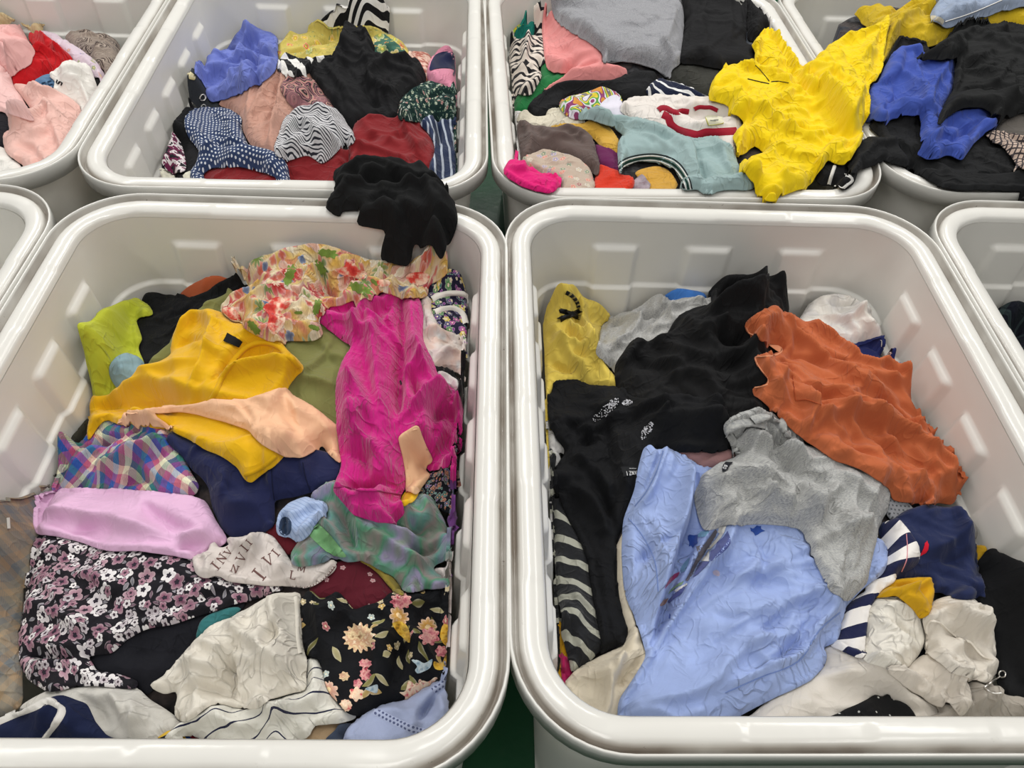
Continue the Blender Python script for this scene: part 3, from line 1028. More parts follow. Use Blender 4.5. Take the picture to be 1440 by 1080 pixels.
o = wear('A', 'paisley_blouse', 'purple and green paisley top with two white bands by the right wall', 'top',
         'Z6: 990,300 1020,250 1040,212 1120,170 1180,163 1240,190 1258,260 1258,400 1235,470 1215,512 1150,492 1060,432 1030,380',
         F_('bright_paisley', 'floral', c='#23203a', layers=[dict(s=60, R=.45, n=6, cols=['#a02c8c', '#4a8a4a', '#c9b43a', '#2c2c6a'], c='#e8d8c0'), dict(s=110, R=.34, n=5, cols=['#2b6f6a', '#7a2a86', '#d8cfae'], d=.6)]), climb=0.06, puff=0.02, R=0.03)
WHT = F_('white_trim', c='#e4e0d8', wr=0.3)
band(o, 'white_band', ['Z6: 1055,312 1095,292 1150,282 1210,288 1258,318'], 8, WHT, 0.002, 0.004, 'white band sewn across the paisley print')
band(o, 'white_band', ['Z6: 1070,375 1110,358 1160,355 1200,380 1215,430'], 7, WHT, 0.002, 0.004, 'white band sewn across the paisley print')
o = wear('A', 'pale_sheer_blouse', 'pale grey sheer blouse crumpled below the white banded paisley top', 'blouse',
         'Z6: 960,310 1000,295 1045,310 1050,370 1085,440 1110,475 1160,478 1205,505 1240,545 1255,600 1250,655 1205,690 1170,668 1130,642 1060,645 1000,600 990,480',
         F_('pale_sheer', 'cloud', cols=['#b9b2ad', '#cfc7c0', '#c9b3a6', '#b6bab9'], scale=18), fold=(0.007, 0.028, 60, 3), puff=0.015, R=0.02,
         folds=[('Z6: 1020,500 1100,480 1200,540', 0.01, 0.01), ('Z6: 1070,610 1150,590 1240,610', 0.009, 0.01), ('Z6: 1010,320 1040,420 1100,500', 0.008, 0.01)])
o = wear('A', 'black_lace_blouse', 'black garment with small white specks beside the right wall and the magenta blouse', 'top',
         'Z6: 1040,640 1130,645 1200,685 1258,680 1258,960 1190,925 1150,800 1080,720',
         F_('black_specks', 'cloud', cols=['#0a0a0c', '#141416', '#0b0b0d', '#77726c'], scale=55), fold=(0.005, 0.03, 70, 2))
o = wear('A', 'white_cuff', 'small white cuff poking out of the black garment by the right wall', 'cuff',
         'Z6: 1085,660 1120,665 1178,708 1165,755 1120,735 1095,700', F_('white_cotton_a', c='#dddbd6'), puff=0.008, R=0.01)
o = wear('A', 'dark_paisley_blouse', 'dark teal and orange paisley blouse by the right wall under the magenta one', 'blouse',
         'Z8: 940,470 1000,420 1030,380 1100,350 1170,328 1235,305 1245,400 1225,480 1205,592 1150,605 1090,570 1040,530',
         F_('dark_paisley', 'floral', c='#14161f', layers=[dict(s=85, R=.42, n=4, cols=['#20635d', '#8c4a3a', '#3a3f6e', '#1b3a3a'], c='#c99a7a'), dict(s=160, R=.3, n=5, cols=['#b96a4a', '#3f7f77', '#6f4a86'], d=.7)], crinkle=0.4), fold=(0.008, 0.03, 70, 3), puff=0.02, R=0.03)
o = wear('A', 'purple_cloth', 'purple cloth hanging at the right wall beside the tie dyed scarf', 'cloth',
         'Z8: 1120,600 1205,588 1228,470 1240,600 1225,700 1215,800 1165,805 1150,720 1120,650', F_('purple_cloth', c='#6d3f7d'), fold=(0.007, 0.025, 80, 3))
o = wear('A', 'pinkish_white_shirt', 'pinkish white cotton shirt edge at the right wall above the black floral blouse', 'shirt',
         'Z8: 1038,872 1060,862 1160,820 1215,815 1240,960 1215,1080 Y2: 1205,300 1180,230 1150,150 1100,120 1045,85', F_('pinkish_white', c='#d9cdca'), climb=0.03, puff=0.012, R=0.02,
         folds=[('Z8: 1170,840 1185,920 1195,1010', 0.006, 0.008)])
o = wear('A', 'grey_plaid_shirt', 'brown and grey plaid flannel shirt along the left wall', 'shirt',
         'Z7: -180,560 0,520 60,450 100,420 150,410 230,414 275,402 300,420 270,470 230,560 230,700 190,800 150,980 Y1: 120,150 110,300 105,480 112,640 102,765 0,815 -200,850',
         F_('grey_plaid', 'plaid', cols=['#8a8172', '#7b766d', '#8f7a63', '#6a6e70', '#847d70', '#a08a6e'], period=0.055, ang=20, c='#857c6e'), fold=(0.007, 0.05, 75, 4), puff=0.02, R=0.04,
         folds=[('Z7: 110,430 90,520 60,640 20,760', -0.008, 0.008), ('Z7: 190,430 150,560 110,700 70,860 30,1020', 0.009, 0.014), ('Y1: 60,200 50,380 40,560', 0.007, 0.014), ('Z7: 0,540 70,470 170,430', 0.008, 0.01)])
band(o, 'zip_pull', ['Z7: 36,605 40,660'], 2.5, F_('zip_metal', c='#c8c2ba', rough=0.4, spec=0.5), 0.002, 0.002, 'pale zip end on the plaid shirt')
o = wear('A', 'dark_olive_cloth', 'dark olive cloth between the left wall and the madras blouse', 'cloth',
         'Z7: 272,405 285,300 318,235 370,205 420,130 460,105 470,220 400,330 330,430', F_('dark_olive', c='#2a2a22'))
o = wear('A', 'maroon_cloth', 'deep maroon cloth glimpsed behind the light blue rolled cuff', 'cloth',
         'Z8: 190,690 240,640 300,650 360,700 420,740 330,790 240,760', F_('maroon_cloth', c='#5c1520'))
o = wear('A', 'burgundy_dress', 'burgundy dress with tiny pale sprigs beside the black floral blouse', 'dress',
         'Z8: 420,960 480,900 560,830 690,815 760,860 850,990 880,1040 Y2: 860,230 760,285 640,300 560,240 430,230',
         F_('burgundy_print', 'floral', c='#571523', layers=[dict(s=42, R=.16, n=5, cols=['#a8777c'], d=.5)]), fold=(0.006, 0.06, 30, 3))
o = wear('A', 'navy_cloth', 'near black navy cloth in the hollow under the mauve floral skirt', 'cloth',
         'Y1: 400,500 560,440 650,370 900,320 1060,270 1240,240 1150,350 1000,440 900,570 800,640 745,705 660,660 520,610', F_('near_black_navy', c='#0a0b14'), puff=0.006)
o = wear('A', 'teal_ribbon', 'thin teal cloth strip between the floral skirt and the ivory blouse', 'cloth',
         'Y1: 1000,430 1020,340 1080,300 1150,272 1215,275 1150,330 1070,390', F_('teal_strip', c='#2f6a6c'), puff=0.006, R=0.01)
o = wear('A', 'pale_grey_cotton', 'pale grey white cotton garment at the front wall left of the ivory blouse', 'shirt',
         'Y1: 100,800 200,715 260,690 350,675 480,668 600,672 690,680 760,740 840,790 920,850 940,900 820,960 500,960 300,900',
         F_('pale_grey_cotton', c='#c4c1ba'), fold=(0.007, 0.045, 100, 3), puff=0.025, R=0.05,
         folds=[('Y1: 520,700 620,760 660,860', 0.01, 0.012), ('Y1: 700,740 720,820 710,900', 0.008, 0.01), ('Y1: 400,720 500,780 560,880', -0.007, 0.01)])
o = wear('A', 'tan_cloth', 'tan cloth crumpled at the front wall beside the pale blue lace top', 'cloth',
         'Y2: 370,960 430,868 500,850 580,838 610,885 560,930 480,960', F_('tan_cloth', c='#9a8366'), puff=0.012, R=0.015)
o = wear('A', 'slate_cloth', 'dark slate cloth corner between tan cloth and pale blue lace', 'cloth',
         'Y2: 490,950 550,890 570,862 640,862 620,930 600,965', F_('slate_cloth', c='#30394a'), puff=0.006)
o = wear('A', 'bright_print_scarf', 'small strip of red, blue and yellow printed cloth at the front wall', 'scarf',
         'Y1: 800,945 850,898 950,890 1050,888 1150,905 1170,955 980,965', F_('bright_patches', 'cloud', cols=['#7a1f28', '#25468a', '#c9a53a', '#1c1c20', '#b04a3a'], scale=30, detail=0, hard=True), puff=0.006)
o = wear('A', 'striped_white_shirt', 'off white shirt with thin navy stripes below the ivory blouse', 'shirt',
         'Y2: 100,800 190,740 390,670 405,535 455,535 495,620 560,745 650,815 600,845 500,860 440,868 400,930 250,935 100,940 Y1: 1100,940 950,915 830,940 900,875 1000,800 1060,755 1200,750',
         F_('thin_navy_stripe', 'stripe', cols=[(9, '#d6d4cb'), (1, '#20233f')], period=0.024, ang=-24, warp=0.035, wscale=9), fold=(0.010, 0.04, 15, 3), puff=0.02, R=0.03,
         folds=[('Y1: 830,930 950,880 1100,870 1260,900', 0.012, 0.01), ('Y1: 1200,780 1260,820 1340,810', 0.012, 0.01), ('Y2: 200,790 280,850 330,800', 0.012, 0.01), ('Y2: 420,600 480,690 560,770', 0.008, 0.014)])
o = wear('A', 'navy_apron', 'navy garment bound with white tape in the front left corner', 'apron',
         'Y1: -230,960 -200,900 0,850 50,822 100,798 170,770 240,738 290,722 330,722 390,742 440,765 480,850 535,945 300,965', F_('navy_drill', c='#141d3d'), fold=(0.006, 0.07, 60, 3), puff=0.02, R=0.04,
         folds=[('Y1: 380,750 370,840 330,930', 0.008, 0.02)])
band(o, 'white_binding', ['Y1: -30,860 50,825 110,800 180,775 240,745 290,765 320,790 290,850 250,900 215,945'], 8, F_('white_binding', c='#d3d0cb', wr=0.7), 0.002, 0.004, 'crumpled white binding tape')
o = wear('A', 'ivory_blouse', 'crumpled ivory blouse in the middle of the front left heap front', 'blouse',
         'Y1: 765,660 830,618 920,520 1000,430 1060,370 1130,335 1300,258 1380,208 Y2: 200,215 255,204 320,202 366,206 372,300 376,420 388,500 402,545 396,620 390,680 320,700 200,742 Y1: 1300,780 1200,770 1120,752 1060,762 1020,790 980,822 930,842 895,820 890,790 900,720 890,690 830,700',
         F_('ivory_cotton', c='#d8d2c6', wr=0.8), fold=(0.010, 0.05, 60, 2.5), puff=0.03, R=0.05, ex=0.09,
         folds=[('Y1: 1140,350 1230,440 1340,540 1420,600', 0.010, 0.012), ('Y2: 240,215 250,330 300,440 370,520', 0.010, 0.014), ('Y1: 920,560 1030,610 1180,630', 0.012, 0.012), ('Y1: 960,480 1080,500 1180,560', 0.009, 0.012),
                ('Y1: 1190,560 1200,650 1195,760', -0.012, 0.008), ('Y1: 930,700 1060,700 1180,720', -0.010, 0.008), ('Y1: 1000,640 1020,720 990,800', 0.010, 0.012), ('Y2: 60,560 200,600 380,640', 0.008, 0.014)])
band(o, 'hem', ['Y2: 345,212 352,300 356,420 368,500'], 6, F_('ivory_hem', c='#dcd6ca', wr=0.3), 0.001, 0.001)
o = wear('A', 'black_floral_blouse', 'black blouse printed with large pink, cream and gold flowers', 'blouse',
         'Y2: 372,250 385,215 420,188 470,228 520,215 560,198 600,240 640,288 700,270 760,252 800,225 830,200 900,205 980,200 1000,160 1050,150 1092,170 1100,125 1165,170 1180,230 1195,300 1196,420 1192,520 1160,570 1130,602 1060,642 980,690 900,742 830,755 760,772 720,800 680,815 640,812 600,792 555,740 520,700 495,640 490,600 462,532 430,520 410,512 385,440 378,340',
         F_('black_flower_print', 'floral', c='#07090f', layers=[
             dict(s=34, R=.40, n=1, cols=['#8a8550', '#a8a078', '#6d6a3c', '#b59a60'], d=.75),
             dict(s=20, R=.30, n=9, cols=['#b4545e', '#c9967f', '#a83a4c', '#b98a3c', '#8fa6b4'], c='#e2c79a', d=.36, deep=.3, e='#d9b8a0'),
             dict(s=46, R=.26, n=5, cols=['#b8a77a', '#b45a62', '#c9a23f', '#a9b8b4'], c='#e8dcc0', d=.35)]), fold=(0.009, 0.06, 120, 3), puff=0.028, R=0.05,
         folds=[('Y2: 500,330 600,300 760,290 1000,280', 0.010, 0.02), ('Y2: 870,420 850,560 830,700', -0.012, 0.014), ('Y2: 780,420 760,560 760,740', 0.010, 0.02), ('Y2: 930,420 950,560 930,700', 0.010, 0.02), ('Y2: 450,280 470,400 500,560', 0.008, 0.015)])


def bloom(o, cx, cy, R, n, mat, turn=0.0, squash=1.0, name='printed_flower', label=None):
    """one large printed flower: petals round a centre, in picture points"""
    s = []
    for i in range(n * 6):
        a = 2 * math.pi * i / (n * 6)
        rr = R * (0.62 + 0.38 * abs(math.cos(a * n / 2)))
        s.append('%.2f,%.2f' % (cx + rr * math.cos(a + turn), cy + rr * squash * math.sin(a + turn)))
    return patch(o, name, ' '.join(s), mat, 0.0006, 1.6, label, 1)


PF = {n: F_('print_' + n, 'cloud', cols=c, scale=120, detail=2) for n, c in dict(
    cream=['#8e6a4c', '#e0cba2', '#c79a7c', '#efe2c4'], rose=['#7e2436', '#c4707c', '#dca7a0', '#a63a50'], pink=['#cf3f55', '#eec6a8', '#f0dcc0', '#c2324c'],
    gold=['#8a6a1e', '#c99a2c', '#d9b64a', '#a98232'], sky=['#6f8ba0', '#a3b8c4', '#c3d0d4', '#8aa4b6']).items()}
for cx, cy, R, n, c, tn, sq in ((505, 957.5, 17, 13, 'cream', .2, .9), (514, 936, 9, 7, 'cream', .2, .9), (604, 895, 15, 7, 'rose', .4, .9), (620, 916, 9, 6, 'rose', .1, 1), (564, 845, 16, 9, 'rose', .2, .75)):
    if n != 13 and n != 7 or c == 'rose': bloom(o, cx, cy, R, n, PF[c], tn, sq)
bloom(o, 505, 897, 24, 15, PF['cream'], .2, .92, label='large cream flower head of many small blossoms')
bloom(o, 514, 933, 10, 8, PF['rose'], .3, .7); bloom(o, 514, 948, 9, 9, PF['rose'], .1, 1.1); bloom(o, 484, 951, 8, 7, PF['cream'], 0, .9)
bloom(o, 501, 976, 11, 6, PF['pink'], .6, 1); bloom(o, 486, 992, 9, 11, PF['pink'], 0, 1); bloom(o, 503, 961, 7, 5, PF['rose'], 0, 1)
patch(o, 'printed_flower', 'J7: 850,800 900,790 930,700 990,740 1040,700 1090,710 1150,670 1180,690 1130,770 1060,800 1000,840 930,880 880,880 900,840', PF['pink'], 0.0006, 1.6, 'cream lotus with crimson petal tips')
patch(o, 'printed_leaf', 'J7: 955,530 1010,530 1060,555 1125,520 1110,590 1040,630 1000,640 980,610 1000,580', PF['sky'], 0.0006, 1.6, 'pale blue leaf')
patch(o, 'printed_leaf', 'J7: 1140,540 1200,560 1240,490 1315,480 1300,560 1220,610 1150,600', PF['gold'], 0.0006, 1.6, 'golden leaf')
patch(o, 'printed_leaf', 'J7: 790,220 850,200 930,260 940,380 880,340 820,280', PF['gold'], 0.0006, 1.6, 'gold and green leaf')
patch(o, 'printed_leaf', 'J7: 1190,330 1230,220 1290,260 1350,230 1370,320 1300,400 1240,410', PF['gold'], 0.0006, 1.6, 'olive leaf spray')
patch(o, 'printed_leaf', 'J7: 560,770 620,745 665,735 660,805 600,790', PF['sky'], 0.0006, 1.6, 'pale blue leaf')
o = wear('A', 'pale_blue_lace_blouse', 'pale lavender blue top with lace openwork bands in the front right corner of its tub', 'top',
         'Y2: 598,950 612,880 680,822 770,770 830,755 900,742 980,690 1060,648 1150,590 1205,555 1240,640 1232,740 1150,855 1080,905 950,950',
         F_('lavender_blue', c='#98a2c0'), fold=(0.008, 0.045, 40, 3), puff=0.026, R=0.04,
         folds=[('Y2: 1120,650 1010,780 970,870', -0.014, 0.008), ('Y2: 1040,690 1100,800 1110,880', 0.01, 0.012), ('Y2: 700,830 800,800 900,820', 0.008, 0.014), ('Y2: 1190,610 1150,720 1120,820', 0.009, 0.012)])
LACE = F_('lace_band', 'dots', c='#a3acc8', c2='#50587a', scale=190, r=0.3, wr=0.3)
band(o, 'lace_band', ['Y2: 745,790 830,835 930,880 1010,905'], 11, LACE, 0.0008, 0.0006, 'openwork lace band')
band(o, 'lace_band', ['Y2: 1195,600 1185,680 1150,770 1090,850'], 12, LACE, 0.0008, 0.0006, 'openwork lace band')
band(o, 'lace_band', ['Y2: 1040,690 1110,640 1160,610'], 9, LACE, 0.0008, 0.0006, 'openwork lace band')
o = wear('A', 'mauve_floral_skirt', 'black skirt covered in white and mauve flowers at the left of the front left heap', 'skirt',
         'Z7: 200,700 270,680 540,760 700,770 980,800 1040,880 1130,898 1220,935 1400,958 Y1: 1430,160 1400,175 1300,222 1180,250 1060,290 960,320 860,352 760,370 640,422 600,460 560,492 450,512 470,560 490,590 600,610 690,642 680,672 580,668 480,662 380,665 260,692 200,665 150,632 125,590 100,525 98,450 100,380 125,280 130,200 132,100 Z7: 150,880 165,760',
         F_('mauve_flowers', 'floral', c='#15131a', layers=[
             dict(s=70, R=.46, n=1, cols=['#77757c', '#8f8a92', '#6b5562'], d=.9, w=.004),
             dict(s=40, R=.52, n=5, cols=['#c9c3c6', '#7c4d63', '#a7808f', '#d9d5d6', '#8c5f73'], c='#2b2530', d=1.0, e='#211c26', w=.005),
             dict(s=62, R=.42, n=5, cols=['#e0dcdc', '#95667a', '#cfc9cb', '#b7aeb4'], c='#3a2c36', d=.6, e='#2a2430', w=.004)], crinkle=0.25),
         fold=(0.007, 0.06, 10, 3), puff=0.03, R=0.05,
         folds=[('Y1: 130,260 300,330 480,420', 0.008, 0.02), ('Y1: 140,500 260,520 420,545', -0.014, 0.008), ('Y1: 150,600 300,560 460,570', 0.010, 0.012)])
o = wear('A', 'madras_blouse', 'crinkled madras plaid blouse in blue, pink, green and cream at the left', 'blouse',
         'Z7: 270,470 285,400 305,330 320,240 350,208 395,238 450,180 510,138 560,128 610,128 700,143 780,150 880,155 930,230 945,310 955,360 990,420 1005,450 985,490 860,500 720,500 400,500',
         F_('madras', 'plaid', c='#3b5fa5', cols=['#2f55a8', '#b9527c', '#dcd9b4', '#2d6f72', '#8a4a86', '#3767b6', '#c56a80', '#e3dfc2', '#5a3f7c', '#3c7a6a'], period=0.11, ang=33, crinkle=0.7, cang=60, warp=0.012), fold=(0.010, 0.035, 35, 3), puff=0.03, R=0.05, ex=0.08,
         folds=[('Z7: 300,420 460,300 650,230 820,230', -0.008, 0.01), ('Z7: 520,460 700,360 860,310', 0.010, 0.014), ('Z7: 620,460 700,420 800,440', -0.010, 0.008)])
o = wear('A', 'olive_blouse', 'smooth olive green top under the mustard sweatshirt and magenta blouse', 'top',
         'P: 200,548 204,523 239,487 248,465 255,455 263,445 278,437 300,424 317,415 321,405 332,413 350,412 420,440 480,460 505,480 503,500 500,560 510,615 480,620 420,600 330,590 260,575',
         F_('olive_jersey', c='#747543', wr=0.25), fold=(0.004, 0.09, -40, 3), puff=0.02, R=0.04,
         folds=[('P: 205,522 245,475 290,435', 0.006, 0.01), ('Z6: 360,720 480,720 590,780', 0.005, 0.02)])
o = wear('A', 'navy_jersey_blouse', 'dark navy jersey top lying under the mustard and peach clothes', 'top',
         'Z7: 845,208 900,178 1040,230 1170,290 1300,250 Z8: 300,260 470,270 577,318 575,400 535,445 480,455 420,475 330,500 242,522 235,560 232,640 190,670 150,692 60,702 Z7: 1300,690 1200,708 1130,662 1100,600 1080,555 1062,460 1020,400 980,368 930,300',
         F_('navy_jersey', c='#1c2145', wr=0.3), fold=(0.005, 0.06, -35, 3), puff=0.024, R=0.04,
         folds=[('Z8: 222,330 225,430 235,520', 0.006, 0.01), ('Z7: 960,330 1010,280 1060,270', 0.006, 0.006), ('Z8: 380,330 395,400 420,470', 0.004, 0.008), ('Z7: 1080,560 1180,580 1300,560', 0.007, 0.02), ('Z7: 980,350 1060,440 1090,540', 0.008, 0.014)])
NSM = F_('navy_seam', c='#11152f', wr=0)
for q in ('Z8: 222,335 226,430 236,515', 'Z8: 380,325 395,400 420,470'): band(o, 'seam', q, 1.2, NSM, 0.0008, 0.0006, 'stitched seam')
o = wear('A', 'lilac_cotton_skirt', 'smooth lilac pink cotton skirt lying folded below the madras blouse', 'skirt',
         'Z7: 172,640 172,600 178,560 188,520 208,482 300,462 400,458 520,460 640,464 740,470 850,482 960,500 1010,515 1042,532 1075,590 1092,625 1135,690 1145,725 1110,748 1060,775 985,812 930,805 880,792 780,782 700,772 620,772 540,770 470,748 400,722 330,705 270,692 190,682 178,660',
         F_('lilac_cotton', c='#dcb2d2', wr=0.25), fold=(0.002, 0.12, 0, 3), puff=0.034, R=0.06, ex=0.025,
         folds=[('Z7: 200,640 350,625 520,655 700,690 850,720', 0.012, 0.020), ('Z7: 380,700 520,670 620,690', -0.009, 0.012), ('Z7: 740,560 800,620 930,680 1040,700', -0.009, 0.016), ('Z7: 960,510 1050,580 1090,650', 0.007, 0.012), ('Z7: 930,760 1000,720 1080,720', 0.012, 0.012), ('Z7: 880,770 980,765 1060,745', -0.010, 0.008), ('Z7: 720,470 740,560 730,660', 0.004, 0.02)])
o = wear('A', 'letter_scarf', 'off white scarf printed with brown letters beside the lilac skirt', 'scarf',
         'J4: 135,290 150,265 200,250 270,225 290,170 330,150 350,190 400,210 460,180 440,130 450,108 520,112 640,90 700,70 740,66 830,90 880,150 930,220 970,280 1010,330 1100,330 1190,330 1300,315 1390,310 1380,380 1300,450 1200,520 1100,540 1000,522 900,518 800,520 700,512 560,500 440,480 390,450 330,440 270,455 210,445 160,400',
         F_('letter_scarf_cloth', c='#cfc6c0', wr=0.4), fold=(0.005, 0.035, 40, 2), puff=0.022, R=0.025,
         folds=[('J4: 560,420 700,260 700,180 740,70', 0.014, 0.012), ('J4: 540,440 640,310 690,260', -0.010, 0.006), ('J4: 830,500 930,400 960,320', 0.008, 0.01), ('J4: 280,230 340,220 400,210', 0.008, 0.008), ('J4: 460,130 560,230 640,300', 0.008, 0.01), ('J4: 230,260 280,330 280,420', 0.008, 0.008)])
INK = F_('brown_print', c='#6a4c48', wr=0.2)


def letter(o, ch, cx, cy, h, deg, frame):
    """a printed serif capital: strokes turned by deg, height h, at (cx, cy) in its frame"""
    S = {'I': [((0, -.5), (0, .5), 1), ((-.22, -.5), (.22, -.5), .5), ((-.22, .5), (.22, .5), .5)],
         'V': [((-.36, -.5), (0, .5), 1), ((.36, -.5), (0, .5), .55), ((-.55, -.5), (-.17, -.5), .5), ((.2, -.5), (.52, -.5), .5)],
         'N': [((-.34, -.5), (-.34, .5), .6), ((-.34, -.5), (.34, .5), 1.1), ((.34, -.5), (.34, .5), .6), ((-.52, .5), (-.16, .5), .4), ((.16, -.5), (.52, -.5), .4)],
         'L': [((-.25, -.5), (-.25, .5), 1), ((-.25, .5), (.32, .5), .5), ((.32, .5), (.32, .3), .5), ((-.45, -.5), (-.05, -.5), .5)],
         'T': [((0, -.5), (0, .5), 1), ((-.4, -.5), (.4, -.5), .5), ((-.2, .5), (.2, .5), .5)],
         'M': [((-.45, -.5), (-.45, .5), .6), ((-.45, -.5), (0, .4), 1), ((0, .4), (.45, -.5), .6), ((.45, -.5), (.45, .5), 1)]}[ch]
    a = math.radians(deg); sc = FR[frame][2]; ls = []
    for p, q, w in S:
        c = []
        for x, y in (p, q): c.append('%.1f,%.1f' % (cx + h * (x * math.cos(a) - y * math.sin(a)), cy + h * (x * math.sin(a) + y * math.cos(a))))
        ls.append(('%s: %s' % (frame, ' '.join(c)), max(1.0, w * 0.16 * h / sc)))
    return band(o, 'printed_letter', ls, 2, INK, 0.0007, 0.0002, seg=2.0)


for ch, x, y, h, g in (('I', 330, 350, 85, -50), ('N', 385, 285, 75, -55), ('V', 445, 225, 60, -55), ('I', 585, 190, 75, -50), ('I', 625, 140, 60, -50), ('V', 560, 275, 75, -60), ('N', 500, 375, 65, 20),
                       ('I', 715, 425, 120, -52), ('V', 800, 300, 90, -30), ('I', 860, 235, 75, -50), ('L', 1015, 430, 70, 10), ('M', 1090, 370, 60, 15)):
    letter(o, ch, x, y, h, g, 'J4')
band(o, 'key_border', ['J4: 1010,535 1110,545 1220,510 1310,440 1380,350'], 3.5, F_('border_print', 'check', c='#cfc6c0', c2='#6a4c48', scale=260), 0.0007, 0.0003, 'brown key pattern border')
o = wear('A', 'olive_yellow_strip', 'narrow olive yellow cloth strip across the tie dyed scarf edge', 'cloth',
         'Z8: 670,822 700,818 745,835 800,865 835,895 860,940 890,990 860,985 820,950 770,890 720,850', F_('olive_yellow', c='#8a7a35'), puff=0.010, R=0.012)
o = wear('A', 'tie_dye_scarf', 'sheer tie dyed scarf in teal, green and mauve right of the letter scarf', 'scarf',
         'Z8: 325,800 335,770 400,690 430,640 470,590 495,560 460,535 425,500 440,470 520,432 560,430 620,500 700,560 830,600 880,560 900,520 960,493 1030,508 1060,560 1108,655 1102,690 1150,690 1180,720 1178,780 1130,832 1060,842 1040,872 1080,912 1125,935 1080,960 1000,965 960,980 900,975 840,900 760,860 690,825 610,832 540,812 440,842 340,845',
         F_('tie_dye', 'cloud', cols=['#45766f', '#7d7894', '#5d8e84', '#8a7f7c', '#4f8a6c', '#8e86a4', '#7a8a78', '#3f6f80'], scale=9, warp=0.05, wscale=6, sheen=0.3), fold=(0.012, 0.04, 120, 2.5), puff=0.028, R=0.03, ex=0.10,
         folds=[('Z8: 520,460 600,600 680,760', 0.012, 0.012), ('Z8: 560,520 640,680 640,800', -0.010, 0.01), ('Z8: 450,650 520,740 580,820', 0.012, 0.010), ('Z8: 740,660 850,730 960,760', 0.012, 0.012), ('Z8: 780,640 900,700 1090,690', -0.012, 0.01), ('Z8: 690,720 900,830 1080,900', 0.012, 0.012), ('Z8: 920,760 1000,800 1100,740', -0.012, 0.008)])
patch(o, 'green_fold', 'Z8: 405,670 430,630 470,640 520,690 580,770 600,800 560,800 500,780 440,720', F_('green_chiffon', 'cloud', cols=['#6aa765', '#7fb27c', '#5c9a63'], scale=12), 0.0012, 3, 'bright green part of the dye')
o = wear('A', 'light_blue_cuff', 'light blue rolled cuff pointing left, beside the navy top', 'cuff',
         'Z8: 258,690 252,650 262,612 300,560 340,535 400,514 450,518 492,530 505,570 470,610 440,645 410,690 360,722 310,705 275,702', F_('light_blue_rib', 'stripe', cols=[(3, '#a4b6d6'), (1, '#8fa2c6')], period=0.006, ang=35), puff=0.03, R=0.022,
         pits=[('Z8: 262,660 268,620 290,600 318,612 325,650 315,685 288,695 268,685', 0.024, 0.007)], folds=[('Z8: 330,660 400,600 480,560', 0.006, 0.012)])
patch(o, 'cuff_opening_shade', 'Z8: 260,655 266,615 290,598 316,612 324,655 312,688 288,694 268,682', F_('cuff_hollow_shade', c='#31435f'), 0.001, 2.5, 'dark patch painted as the shade inside the rolled cuff')  # shade of the cuff's hollow, painted as a dark blue patch over the pit
o = wear('A', 'mustard_sweatshirt', 'mustard yellow sweatshirt with an open neckline and black neck tag', 'sweatshirt',
         'P: 124,617 125,600 127,575 131,563 138,559 150,561 165,559 178,556 190,543 197,532 215,520 232,509 240,503 241,490 243,478 248,470 253,462 262,450 275,444 290,442 305,445 318,448 330,452 346,462 362,470 375,476 390,482 402,492 412,503 422,511 426,517 424,523 415,531 404,546 400,570 405,600 420,625 400,640 392,648 384,656 370,666 356,678 350,678 345,674 341,668 335,658 328,652 318,645 305,638 289,632 270,620 250,611 239,604 222,601 205,599 180,597 165,595 150,590 139,597 132,606',
         F_('mustard_fleece', c='#d9a80a', wr=0.3, sheen=0.2), fold=(0.004, 0.08, 20, 3), puff=0.032, R=0.045, ex=0.035,
         folds=[('Z5: 500,850 620,840 760,820 900,830 1010,850', 0.012, 0.012), ('Z5: 480,900 640,880 800,880 950,860', -0.008, 0.012), ('Z5: 640,830 760,760 900,720 1020,680', 0.008, 0.02), ('Z5: 900,520 960,480 1040,470 1100,490', 0.010, 0.014),
                ('Z5: 900,600 960,560 1030,560', -0.006, 0.014), ('Z5: 1090,500 1070,600 1040,720 1000,800', 0.010, 0.010), ('P: 345,482 375,476 405,495 425,516', 0.009, 0.010), ('P: 320,541 360,528 405,523 424,520', 0.010, 0.010),
                ('P: 245,606 290,626 330,645', 0.005, 0.01), ('P: 352,676 372,664 390,648', 0.006, 0.008)],
         pits=[('Z5: 1062,815 1085,770 1110,720 1150,650 1190,600 1240,558 1310,545 1380,550 1430,590 1455,640 1440,680 1370,695 1280,712 1200,735 1130,770', 0.030, 0.022)])
TAGM = F_('black_tag', c='#0b0b0c', wr=0.1)
patch(o, 'neck_tag', 'Z5: 1130,545 1150,503 1226,540 1204,572', TAGM, 0.003, 3, 'black woven neck tag', 1)
MUST2 = F_('mustard_rib', c='#cf9f08', wr=0.15)
band(o, 'neckband', ['P: 294,566 303,552 313,530 325,512 338,496 350,487 368,482 388,486 406,500 420,516'], 8, MUST2, 0.001, 0.0035, 'ribbed neckband')
band(o, 'cuff', ['P: 344,668 356,664 372,655 388,642'], 7, MUST2, 0.0008, 0.001, 'stitched cuff of the sleeve')
